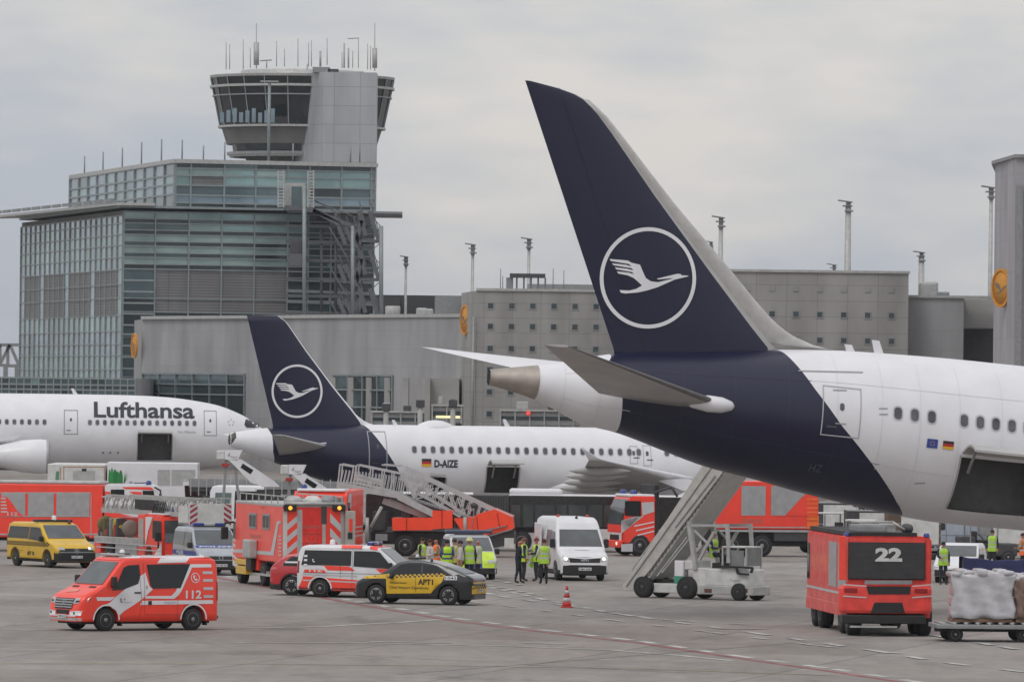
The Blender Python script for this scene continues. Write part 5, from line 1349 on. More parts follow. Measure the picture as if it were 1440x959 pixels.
# ---------------------------------------------------------------- generic one-box van
def one_box(F, name, label, cat, L, W, H, paint, xa, wr=.33, hood=1.12, belt=1.12, ws=(1.55, .75), sides=True, bump=None, rim='steel', glass=GLASS, wsg=GLASS2, group=None, ra=.11):
    o = thing(name, label, cat, F, group=group); h = L / 2; x1, x2 = ws   # windscreen foot and head
    top = [(-h, .85), (-h + .02, 1.3), (-h + .1, H - .25), (-h + .2, H - .08), (-h + .45, H - .01), (-.2, H), (x2 - .35, H - .01), (x2, H - .08), (x1, hood + .1), (x1 + .12, hood + .04), (h - .28, hood - .12), (h - .1, hood - .26), (h - .02, .72), (h, .6)]
    B = Body(L, W, top, [(xa[0], wr, wr + .09), (xa[1], wr, wr + .09)], .27, belt, .13, H, .24, ra)
    body = MB(); B.build(body, paint)
    for sd in (1, -1):
        seam_lines(body, B.side(sd, .014), [[(x2 - 1.0, .4), (x2 - 1.0, H - .15)], [(x1 - .15, .5), (x1 - .2, belt)], [(-h + 1.75, .75), (-h + 1.75, H - .2)], [(-h + .3, belt - .2), (x1, belt - .22)]], mat('shut_line', (.05, .05, .05), var=0), .014)
        body.decal([[(-h + .15, .28), (h - .25, .28), (h - .25, .36), (-h + .15, .36)]], B.side(sd, .013), BLACK, .2)
    for sd in (1, -1):
        mb = MB(); mb.decal([[(-h + .22, belt + .08), (x2 - 1.05, belt + .08), (x2 - 1.05, H - .2), (-h + .34, H - .2)]] if sides is True else [], B.side(sd, .016), glass, .2)
        if sides is True: mb.build('window', o)
        else: mb.bm.free()
        mb = MB(); mb.decal([[(x2 - .95, belt + .06), (x1 - .18, belt - .02), (x2 + .05, H - .24), (x2 - .15, H - .2), (x2 - .95, H - .2)]], B.side(sd, .016), glass, .2); mb.build('window', o)
        mirror(o, x1 - .3, sd * (W / 2 + .01), belt - .02, sd, BLACK, .2, .24)
        for x in xa: wheel(o, x, sd * (W / 2 - .13), wr, .22, sd, rim)
        mb = MB(); mb.decal([[(sd * (W / 2 - .42), hood - .35), (sd * (W / 2 - .03), hood - .32), (sd * (W / 2 - .01), hood - .18), (sd * (W / 2 - .40), hood - .24)]], B.end(1, .022), LENS, .06); mb.build('headlight', o)
        mb = MB(); mb.decal([[(-h + .03, .9), (-h + .12, .9), (-h + .14, 1.35), (-h + .06, 1.35)]], B.side(sd, .018), TAIL, .2); mb.build('tail_light', o)
    mb = MB(); w0 = W / 2 * .9; mb.decal([[(x1 - .03, -w0), (x1 - .03, w0), (x2 + .04, w0 * .9), (x2 + .04, -w0 * .9)]], B.topm(.016), wsg, .12); mb.build('windscreen', o)
    mb = MB(); mb.decal([[(-w0 * .85, belt + .12), (w0 * .85, belt + .12), (w0 * .78, H - .22), (-w0 * .78, H - .22)]], B.end(-1, .016), glass, .12); mb.build('rear_window', o)
    mb = MB(); under(mb, L, W); mb.build('chassis', o)
    return o, B, body
# 2 yellow airport van
def vito():
    F = Frame(69, 798, -61, ax=1.62, ay=-.85)
    o, B, mb = one_box(F, 'airport_van', 'yellow airport follow-me van with a black chequered band, parked at far left', 'van', 5.14, 1.93, 1.90, YEL, (1.62, -1.58))
    cr = crop(0, 640, 6.0); q = lambda P: px(F, -1, 1.93, cr, P); s = B.side(-1, .014)
    z0 = 1.0
    n = 30
    for r in range(3):
        for k in range(n):
            if (k + r) % 2: continue
            x0 = -2.45 + k * .145; z = .90 + r * .06 + .0
            for sd in (1, -1): mb.decal([[(x0, z), (x0 + .145, z), (x0 + .145, z + .06), (x0, z + .06)]], B.side(sd, .014), BLACK, None)
    mb.decal([[(-.98, .28), (.98, .28), (.98, .66), (.6, .84), (-.6, .84), (-.98, .66)]], B.end(1, .013), BLACK, .1)
    for sd in (1, -1): archlip(mb, B, sd, BLACK, .05); mb.decal([[(-2.5, .27), (2.5, .27), (2.5, .36), (-2.5, .36)]], B.side(sd, .013), BLACK, .1)
    mb.decal([[(-.8, .66), (.8, .66), (.8, .70), (-.8, .70)]], B.end(1, .02), GREY, .1); star_badge(mb, B.end(1, .03), 0, .74, .1)
    plate(mb, lambda f: B.end(1, f + .01), 0, .48, .52, .11, 'F APT 12')
    mb.decal(fit_text('APT 10', -.35, .35, .50, .66, .03), s, BLACK, .4); mb.decal(fit_text('Verkehrsaufsicht', -1.3, -.75, .66, .70, 0), s, BLACK, .4)
    mb.decal(fit_text('Airport', -1.3, -.95, .58, .62, 0), s, BLACK, .4)
    t = fit_text('APT 10', -.35, .4, 1.9, 2.02, .02); mb.decal([[(b, -a) for a, b in p] for p in [[(-y, x) for x, y in p] for p in []]], s, BLACK)
    mb.build('body', o)
    m2 = MB(); m2.box(-.1, .35, -.85, .85, 1.92, 2.02, BLACK, .04); m2.build('light_bar', o)
    beacon(o, .25, 0, 2.0, WHITE, .1, .2, 'roof_antenna'); beacon(o, .62, .55, 1.86, AMB if 0 else DGREY, .06, .16, 'beacon')
    m2 = MB(); m2.decal([circle(.62, .86, .05, 12)], B.end(1, .035), HEAD, None); m2.build('lit_lamp', o)
vito()
# 3 police van between the ladder truck and the container truck
def police_van():
    F = Frame(275, 808, -74, ax=1.5, ay=-.85)
    SV = mat('police_silver_paint', (.40, .43, .47), .35, .3, coat=.4)
    o, B, mb = one_box(F, 'police_van', 'silver and blue police van with roof light bar, half hidden behind the container truck', 'police van', 4.9, 1.9, 1.95, SV, (1.5, -1.5))
    mb.decal([[(-.97, .27), (.97, .27), (.97, .62), (-.97, .62)]], B.end(1, .013), BLACK, .1); mb.decal([[(-.5, .66), (.5, .66), (.5, .8), (-.5, .8)]], B.end(1, .014), BLACK, .1)
    mb.decal(ring_polys(0, .73, .07, .09, 18), B.end(1, .03), RIM, None); plate(mb, lambda f: B.end(1, f + .01), 0, .42, .52, .11, 'WI HP 44')
    mb.decal([[(1.55, -.9), (1.78, -.9), (1.78, .9), (1.55, .9)]], B.topm(.014), BLUE, .15)
    mb.decal([[(.80 - .45, -.0), (.8, 0)]], s_ := B.side(-1, .014), BLUE) if 0 else None
    t = fit_text('POLIZEI', -.75, .75, 0, .12, .03)
    mb.decal([[(1.74 - b, a) for a, b in p] for p in t], B.topm(.02), WHITE, None)
    mb.decal([[(-2.4, .80), (1.9, .80), (1.9, .98), (-2.4, .98)]], B.side(-1, .013), BLUE, .2); mb.decal(fit_text('POLIZEI', -1.5, -.3, .83, .95, .03), B.side(-1, .018), WHITE, .4)
    mb.build('body', o); lightbar(o, .25, -.7, .7, 2.0)
    m2 = MB(); m2.box(-1.9, -.2, -.6, -.55, 1.96, 2.02, BLUEL, .02); m2.box(-1.9, -.2, .55, .6, 1.96, 2.02, GREY, .02); m2.build('roof_rail', o)
police_van()
# 4 red and white 112 minibus
def van112():
    F = Frame(450.5, 839.5, -15, ax=-1.5, ay=-.85)
    o, B, mb = one_box(F, 'emergency_van', 'white and orange-red van marked 112 parked behind the black and yellow chequered car', 'emergency van', 4.9, 1.9, 1.95, WHITE, (1.5, -1.5), rim='steel')
    cr = crop(310, 690, 6.395); q = lambda P: px(F, -1, 1.9, cr, P); s = B.side(-1, .013)
    for P in ([(745, 765), (1215, 800), (1320, 810), (1320, 905), (1010, 895), (960, 800), (870, 790), (815, 840), (700, 870), (735, 800)],
              [(700, 850), (810, 852), (800, 885), (698, 880)], [(930, 670), (1160, 680), (1215, 718), (965, 712)],
              [(815, 555), (850, 560), (925, 690), (900, 660), (805, 655)], [(760, 705), (935, 712), (955, 738), (750, 730)], [(760, 560), (800, 560), (790, 640), (750, 640)]):
        mb.decal([q(P)], s, RED, .2)
    c2 = crop(400, 660, 4.0); q2 = lambda P: px(F, -1, 1.9, c2, P)
    mb.decal([q2([(515, 558), (600, 560), (585, 580), (540, 580)])], s, RED, .2)
    for y0 in (740, 795): mb.decal([q([(745, y0), (1230, y0 + 20), (1230, y0 + 32), (745, y0 + 12)])], B.side(-1, .016), RSIL, .2)
    for y0 in (575, 612, 655): mb.decal([q([(752, y0), (782, y0), (780, y0 + 18), (750, y0 + 18)])], B.side(-1, .018), WHITE, .2)
    mb.decal(fit_text('112', *_bx(q, 800, 915, 725, 685), .02), B.side(-1, .02), WHITE, .4)
    (cx, cz), (ex, _) = q([(838, 625), (862, 625)]); r = abs(ex - cx); mb.decal([[(cx + a * r, cz + b * r) for a, b in PHONE]], B.side(-1, .02), WHITE, None)
    archlip(mb, B, -1, WHITE, .05)
    mb.decal([[(-2.2, -.85), (.5, -.85), (.5, -.7), (-2.2, -.7)]], B.topm(.012), WHITE, .2); mb.decal([[(-.7, -.9), (.1, -.9), (.1, -.7), (-.7, -.7)], [(.4, -.88), (.7, -.88), (.7, .88), (.4, .88)]], B.topm(.016), RED, .2)
    mb.decal([[(1.7, -.8), (2.3, -.75), (2.3, .75), (1.7, .8)]], B.topm(.012), RED, .2)
    mb.build('body', o); lightbar(o, .35, -.6, .6, 1.97)
    beacon(o, -1.3, 0, 1.95, WHITE, .1, .2, 'roof_antenna')
van112()
# 5 hatch cars: low shells
def car(F, name, label, cat, L, W, H, paint, xa, top, wr=.35, belt=.92, tumble=.26, rim='alloy', glassP=None, sd_vis=(1, -1), group=None, re=.32):
    o = thing(name, label, cat, F, group=group)
    B = Body(L, W, top, [(xa[0], wr, wr + .06), (xa[1], wr, wr + .06)], .22, belt, tumble, H, re, .10, .05)
    mb = MB(); B.build(mb, paint)
    for sd in (1, -1):
        for P in glassP:
            g = MB(); g.decal([P], B.side(sd, .012), GLASS, .15); g.build('window', o)
        for x in xa: wheel(o, x, sd * (W / 2 - .12), wr, .23, sd, rim)
        mirror(o, glassP[0][0][0] - .12 if 0 else L * .17, sd * (W / 2 - .04), belt, sd, BLACK, .2, .16)
    u = MB(); under(u, L, W, .2, .6); u.build('chassis', o)
    return o, B, mb
def apt_car():
    F = Frame(529, 848.5, 162, ax=1.40, ay=.88); L, W, H = 4.58, 1.85, 1.62
    BL = mat('car_black_paint', (.016, .017, .019), .22, coat=.7)
    top = [(-2.29, .75), (-2.25, .98), (-2.1, 1.08), (-1.95, 1.12), (-1.4, 1.33), (-.8, 1.52), (-.3, 1.60), (.2, 1.60), (.55, 1.54), (1.25, 1.10), (1.4, 1.04), (1.9, .93), (2.15, .82), (2.26, .66), (2.29, .55)]
    gp = [[(-1.45, 1.04), (-.35, 1.02), (-.35, 1.47), (-.85, 1.40)], [(-.28, 1.02), (1.05, 1.0), (.5, 1.42), (.2, 1.48), (-.28, 1.48)]]
    o, B, mb = car(F, 'airport_car', 'black and yellow chequered airport car marked APT1, in front of the 112 van', 'car', L, W, H, BL, (1.40, -1.37), top, glassP=gp)
    cr = crop(400, 660, 4.0); q = lambda P: px(F, 1, W, cr, P); s = B.side(1, .012)
    mb.decal([q([(573, 612), (905, 590), (885, 635), (850, 650), (825, 695), (575, 697)])], s, YEL, .2)
    mb.decal([[(.98, .60), (1.3, .86), (1.9, .86), (2.15, .72), (2.2, .80), (1.9, .91), (1.3, 1.0), (.95, .98)]] if 0 else [q([(440, 600), (590, 585), (590, 612), (450, 612)])], s, YEL, .2)
    mb.decal([[(1.32, -.75), (2.1, -.7), (2.1, .7), (1.32, .75)]], B.topm(.012), YEL, .2)
    P0, P1 = q([(578, 602)])[0], q([(900, 592)])[0]
    n = 26
    for k in range(n):
        for r in range(2):
            if (k + r) % 2: continue
            x0 = P0[0] + (P1[0] - P0[0]) * k / n; x1 = P0[0] + (P1[0] - P0[0]) * (k + 1) / n; zc = P0[1] + (P1[1] - P0[1]) * k / n
            mb.decal([[(x0, zc - .05 + r * .055), (x1, zc - .05 + r * .055), (x1, zc + .005 + r * .055), (x0, zc + .005 + r * .055)]], B.side(1, .016), BLACK, None)
            mb.decal([[(x0, zc - .105 + (1 - r) * .0), (x1, zc - .105), (x1, zc - .105), (x0, zc - .105)]], B.side(1, .016), BLACK, None) if 0 else None
    for k in range(n):
        for r in range(2):
            if not (k + r) % 2: continue
            x0 = P0[0] + (P1[0] - P0[0]) * k / n; x1 = P0[0] + (P1[0] - P0[0]) * (k + 1) / n; zc = P0[1] + (P1[1] - P0[1]) * k / n
            mb.decal([[(x0, zc - .05 + r * .055), (x1, zc - .05 + r * .055), (x1, zc + .005 + r * .055), (x0, zc + .005 + r * .055)]], B.side(1, .016), YEL, None)
    mb.decal(fit_text('APT1', *_bx(q, 752, 838, 645, 618), .04, mirror=True), B.side(1, .018), BLACK, .5)
    mb.decal(fit_text('Verkehrsleiter', *_bx(q, 592, 690, 640, 630), .01, mirror=True), B.side(1, .018), BLACK, None)
    mb.decal(fit_text('Chief Airport Operations', *_bx(q, 592, 812, 668, 658), .01, mirror=True), B.side(1, .018), BLACK, None)
    a = _bx(q, 902, 972, 620, 600); mb.decal([[(a[0], a[2]), (a[1], a[2]), (a[1], a[3]), (a[0], a[3])]], B.side(1, .018), WHITE, .3); mb.decal(fit_text('1043', a[0] + .03, a[1] - .03, a[2] + .03, a[3] - .03, .02, mirror=True), B.side(1, .022), BLACK, None)
    mb.decal([[(-1.55, 1.06), (-.9, 1.42), (-.6, 1.50), (-.9, 1.47), (-1.75, 1.14)]], B.side(1, .014), LGREY, .2); mb.decal([[(-1.55, 1.06), (-.9, 1.42), (-.6, 1.50), (-.9, 1.47), (-1.75, 1.14)]], B.side(-1, .014), LGREY, .2)
    a = q([(740, 600), (740, 690)]); seam_lines(mb, B.side(1, .02), [a], BLACK, .015)
    mb.decal([[(-.8, .42), (.8, .42), (.8, .72), (-.8, .72)]], B.end(-1, .012), YEL, .1)
    for k in range(12):
        for r in range(2):
            if (k + r) % 2: mb.decal([[(-.78 + k * .13, .60 + r * .06), (-.65 + k * .13, .60 + r * .06), (-.65 + k * .13, .66 + r * .06), (-.78 + k * .13, .66 + r * .06)]], B.end(-1, .018), BLACK, None)
    mb.decal([[(-.75, .80), (.75, .80), (.75, .84), (-.75, .84)]], B.end(-1, .014), YEL, .1)
    plate(mb, lambda f: B.end(-1, f + .01), 0, .54, .5, .11, 'F APT 1', sg=-1)
    mb.build('body', o)
    g = MB(); g.decal([[(-1.9, -.68), (-1.15, -.62), (-1.15, .62), (-1.9, .68)]], B.topm(.014), GLASS, .1); g.build('rear_window', o)
    g = MB(); g.decal([[(1.2, -.75), (.6, -.62), (.6, .62), (1.2, .75)]], B.topm(.014), GLASS2, .1); g.build('windscreen', o)
    g = MB(); g.box(-.05, .35, -.45, .45, 1.62, 1.70, BLACK, .03); g.build('light_bar', o); beacon(o, .1, .1, 1.68, WHITE, .07, .12, 'roof_antenna'); beacon(o, -.55, .4, 1.54, DGREY, .05, .12, 'aerial')
    for sd in (1, -1):
        g = MB(); g.decal([[(sd * .45, .86), (sd * .88, .86), (sd * .88, .93), (sd * .45, .92)]], B.end(-1, .016), TAIL, .1); g.build('tail_light', o)
        g = MB(); g.decal([[(sd * .5, .68), (sd * .88, .70), (sd * .88, .77), (sd * .5, .74)]], B.end(1, .016), LENS, .1); g.build('headlight', o)
apt_car()
def red_suv():
    F = Frame(410, 837, -12, ax=-1.35, ay=-.88); SR = mat('car_red_paint', (.50, .018, .025), .25, coat=.7)
    top = [(-2.25, .8), (-2.22, 1.0), (-2.12, 1.12), (-1.75, 1.42), (-1.5, 1.55), (-.6, 1.66), (.2, 1.66), (.6, 1.58), (1.2, 1.15), (1.4, 1.08), (2.0, .95), (2.2, .75), (2.25, .6)]
    gp = [[(-1.75, 1.12), (-.3, 1.08), (-.3, 1.52), (-1.2, 1.50), (-1.45, 1.42)], [(-.22, 1.08), (1.0, 1.05), (.5, 1.45), (.2, 1.52), (-.22, 1.52)]]
    o, B, mb = car(F, 'red_car', 'plain red hatchback car partly hidden behind the 112 van', 'car', 4.5, 1.85, 1.66, SR, (1.35, -1.35), top, wr=.36, glassP=gp)
    mb.decal([[(-2.2, .22), (2.2, .22), (2.2, .42), (-2.2, .42)]], B.side(-1, .012), BLACK, .15); archlip(mb, B, -1, BLACK, .05)
    mb.decal([[(-1.62, 1.22), (-1.0, 1.22), (-1.0, 1.28), (-1.62, 1.28)]], B.side(-1, .03), WHITE, .3)
    mb.decal([[(-.9, .25), (.9, .25), (.9, .5), (-.9, .5)]], B.end(-1, .012), BLACK, .1)
    mb.build('body', o)
    for sd in (1, -1): g = MB(); g.decal([[(-2.22, .95), (-1.9, .98), (-1.95, 1.06), (-2.15, 1.05)]], B.side(sd, .016), mat('pink_lamp', (.6, .12, .14), .2), .1); g.build('tail_light', o)
    g = MB(); g.decal([[(-2.05, -.65), (-1.65, -.6), (-1.65, .6), (-2.05, .65)]], B.topm(.014), GLASS, .1); g.build('rear_window', o)
red_suv()
# white delivery van facing the camera
def man_van():
    F = Frame(844, 816, -79, ax=1.85, ay=.88); L, W, H = 5.98, 2.04, 2.58
    o = thing('delivery_van', 'white high roof van with lit headlamps facing the camera, sliding door open', 'van', F)
    top = [(-2.99, .9), (-2.97, 1.8), (-2.9, 2.4), (-2.8, 2.52), (-2.4, 2.58), (.9, 2.58), (1.15, 2.52), (1.35, 2.35), (1.50, 2.12), (2.12, 1.38), (2.22, 1.30), (2.75, 1.12), (2.92, .95), (2.98, .65), (2.99, .5)]
    B = Body(L, W, top, [(1.85, .35, .44), (-1.8, .35, .44)], .28, 1.3, .17, 2.58, .26, .18)
    mb = MB(); B.build(mb, WHITE)
    mb.decal([[(-1.0, .28), (1.0, .28), (1.0, .62), (.6, .66), (-.6, .66), (-1.0, .62)]], B.end(1, .013), BLACK, .1)
    mb.decal([[(-.62, .76), (.62, .76), (.70, .98), (-.70, .98)]], B.end(1, .013), BLACK, .1); mb.decal([[(-.70, .96), (0, .90), (.70, .96), (.7, 1.0), (0, .95), (-.7, 1.0)]], B.end(1, .02), WHITE, .1)
    mb.decal(fit_text('MAN', -.16, .16, .82, .88, .04), B.end(1, .022), RIM, None)
    mb.decal([[(2.35, -.3), (2.38, -.3), (2.38, .3), (2.35, .3)]], B.topm(.014), GREY, .2)
    plate(mb, lambda f: B.end(1, f + .01), 0, .5, .54, .12, 'F MA 2240')
    for sd in (1, -1): mb.decal([[(-2.9, .28), (2.8, .28), (2.8, .45), (-2.9, .45)]], B.side(sd, .012), BLACK, .15); archlip(mb, B, sd, BLACK, .04)
    mb.build('body', o)
    mb = MB(); mb.decal([[(2.10, -.90), (2.10, .90), (1.53, .80), (1.53, -.80)]], B.topm(.016), GLASS2, .12); mb.build('windscreen', o)
    for sd in (1, -1):
        mb = MB(); mb.decal([[(.85, 1.32), (1.85, 1.28), (1.4, 1.98), (.85, 2.02)]], B.side(sd, .016), GLASS, .15); mb.build('window', o)
        mb = MB(); mb.decal([[(sd * .62, .80), (sd * 1.0, .84), (sd * 1.02, 1.04), (sd * .70, 1.0)]], B.end(1, .022), LENS, .08); h = mb.build('headlight', o)
        mb = MB(); mb.decal([circle(sd * .80, .92, .075, 14)], B.end(1, .035), HEAD, None); mb.build('lit_bulb', h)
        mirror(o, 1.75, sd * 1.03, 1.35, sd, BLACK, .2, .36)
        wheel(o, 1.85, sd * .88, .35, .23, sd); wheel(o, -1.8, sd * .88, .35, .23, sd)
    mb = MB(); mb.decal([[(-.2, 1.35), (.7, 1.35), (.7, 2.05), (-.2, 2.05)]], B.side(-1, .02), GLASS, .15); mb.build('window', o)
    mb = MB(); mb.box(-2.1, -.75, -1.13, -1.08, .55, 2.3, WHITE, .03); mb.box(-1.9, -1.2, -1.14, -1.13, 1.0, 1.03, PR); mb.box(-1.9, -1.2, -1.14, -1.13, 1.55, 1.75, mat('pink_lettering', (.6, .35, .36)), 0); mb.build('sliding_door', o)
    mb = MB(); under(mb, L, W); mb.build('chassis', o)
    for y in (-.62, .62): beacon(o, .3, y, 2.55, mat('orange_dome', (.45, .05, .02), .4), .07, .14)
    mb = MB(); mb.lathe([(.01, .1), (.05, .08), (.06, 0)], BLACK, 8, Matrix.Translation((1.1, 0, 2.54))); mb.build('aerial', o)
man_van()
# police car in yellow and blue behind the group
def police_car():
    F = Frame(637, 814, -83, ax=1.35, ay=-.8); PV = mat('police_grey_white', (.55, .57, .60), .35, coat=.4)
    o, B, mb = one_box(F, 'police_car', 'silver police people carrier with neon yellow and blue nose behind the standing group', 'police car', 4.6, 1.85, 1.80, PV, (1.4, -1.4), ws=(1.45, .45), hood=1.05, belt=1.05)
    NY = mat('neon_yellow_film', (.55, .75, .05), .5)
    mb.decal([[(1.5, -.85), (2.3, -.8), (2.3, -.25), (1.5, -.15)], [(1.5, .35), (2.3, .3), (2.3, .8), (1.5, .85)]], B.topm(.013), NY, .12); mb.decal([[(1.5, -.15), (2.3, -.25), (2.3, .3), (1.5, .35)]], B.topm(.013), BLUE, .12)
    mb.decal([[(-.93, .5), (-.3, .5), (-.3, .8), (-.93, .8)], [(.3, .5), (.93, .5), (.93, .8), (.3, .8)]], B.end(1, .013), NY, .1); mb.decal([[(-.3, .5), (.3, .5), (.3, .8), (-.3, .8)]], B.end(1, .013), BLUE, .1)
    mb.decal([[(-.93, .25), (.93, .25), (.93, .48), (-.93, .48)]], B.end(1, .013), BLACK, .1)
    for sd in (1, -1):
        mb.decal([[(-2.2, .62), (-.9, .62), (-.6, .95), (-2.2, .95)], [(.7, .62), (2.1, .62), (2.1, .82), (1.0, .95)]], B.side(sd, .013), NY, .2); mb.decal([[(-.9, .62), (.7, .62), (1.0, .95), (-.6, .95)]], B.side(sd, .013), BLUE, .2)
    mb.build('body', o)
    m2 = MB(); m2.box(-.35, .1, -.98, .98, 1.86, 2.0, mat('light_bar_slate', (.06, .075, .13), .3), .05); m2.box(-.2, -.05, -.6, .6, 1.78, 1.87, GREY); m2.build('light_bar', o)
police_car()
# ================================================================== TRUCKS AND GROUND EQUIPMENT
def flat(y): return lambda x, z: (x, y, z)
def endf(x): return lambda y, z: (x, y, z)
def truck_wheels(o, xs, W, r=.52, w=.32, rm=None, name=None):
    for x in xs:
        for sd in (1, -1): wheel(o, x, sd * (W / 2 - w / 2 - .02), r, w, sd, 'steel', rm)
def rects(mb, cr, q, L, fn, m, step=None):
    for x0, y0, x1, y1 in L: mb.decal([q([(x0, y1), (x1, y1), (x1, y0), (x0, y0)])], fn, m, step)

# 1 heavy rescue truck at the left edge
def rescue_truck():
    F = Frame(221, 778, -6, ax=4.7, ay=-1.25); y = -1.25
    o = thing('fire_truck', 'long red fire truck with grey roller shutters behind the yellow van at far left', 'fire truck', F)
    c6 = crop(0, 640, 6.0); q = lambda P: F.side(c6(P), y); c7 = crop(130, 670, 7.2); p = lambda P: F.side(c7(P), y)
    (xr, zt), _ = q([(868, 250), (0, 0)]); x0 = xr - 7.2; z0 = q([(0, 690)])[0][1]
    mb = MB(); mb.box(x0, xr, -1.25, 1.25, z0, zt, RED, .05); mb.box(x0 + .1, xr - .1, -1.2, 1.2, zt, zt + .16, LGREY, .06)
    f = flat(y - .012)
    rects(mb, c6, q, [(5, 312, 772, 322), (5, 512, 772, 520), (765, 312, 772, 690), (-400, 660, 862, 672)], flat(y - .014), LGREY)
    mb.decal([q([(10, 515), (10, 350), (60, 352), (110, 410), (150, 475), (200, 512)])], flat(y - .03), RED, None)
    for k in range(5): mb.decal([q([(8, 358 + k * 28), (48 + k * 4, 358 + k * 28), (48 + k * 4, 370 + k * 28), (8, 370 + k * 28)])], flat(y - .034), RSIL, None)
    mb.decal(fit_text('112', *_bx(q, 62, 150, 508, 480), .03), flat(y - .034), RSIL, None)
    mb.build('body', o)
    for a, b in ((-260, -8), (10, 215), (235, 455), (475, 757)):
        mb = MB(); (xa, za), (xb, zb) = q([(a, 515), (b, 322)]); mb.decal([[(xa, za), (xb, za), (xb, zb), (xa, zb)]], flat(y - .016), SILV, None)
        n = 14
        for k in range(n): zz1 = za + (zb - za) * k / n; mb.box(xa, xb, y - .024, y - .017, zz1, zz1 + .012, LGREY)
        mb.build('roller_shutter', o)
    cab = MB(); (xa, za), (xb, zb) = p([(128, 78), (640, 110)])
    prof = [(xr + .08, .6), (4.66, .6), (4.7, 1.6), (4.62, 2.2), (4.45, za - .15), (4.2, za), (xr + .08, za)]
    cab.prism(prof, -1.22, 1.22, WHITE)
    bmesh.ops.bevel(cab.bm, geom=list(cab.bm.edges), offset=.06, segments=2, affect='EDGES')
    g = flat(-1.235)
    for P in ([(300, 105), (590, 105), (625, 135), (330, 125)], [(370, 150), (500, 155), (500, 208), (440, 195)], [(125, 148), (180, 155), (180, 190), (125, 190)]): cab.decal([p(P)], g, RED, None)
    cab.decal([[(xr + .1, .65), (4.4, .65), (4.4, 1.5), (xr + .1, 2.0)]], g, RED, None)
    cab.build('cab', o)
    for P in ([(185, 130), (322, 130), (322, 202), (185, 202)], [(508, 142), (618, 142), (632, 208), (508, 208)]): w_ = MB(); w_.decal([p(P)], flat(-1.245), GLASS, None); w_.build('window', o)
    w_ = MB(); w_.face([(4.715, -1.05, 1.7), (4.715, 1.05, 1.7), (4.56, 1.0, 2.5), (4.56, -1.0, 2.5)], GLASS2); w_.build('windscreen', o)
    beacon(o, 4.2, -.85, za, BLUEL, .13, .2); beacon(o, x0 + 1.15, -.95, zt + .1, BLUEL, .16, .22)
    w_ = MB(); w_.tube([(4.55, -1.3, za - .1), (4.85, -1.45, za - .25), (4.85, -1.45, za - .9)], .04, BLACK); w_.box(4.8, 4.9, -1.6, -1.3, za - .9, za - .4, BLACK, .03); w_.build('mirror', o)
    truck_wheels(o, (3.4, -1.6, x0 + 1.3), 2.5); w_ = MB(); w_.box(x0 + .2, 4.4, -.9, .9, .5, 1.1, BLACK); w_.build('chassis', o)
rescue_truck()

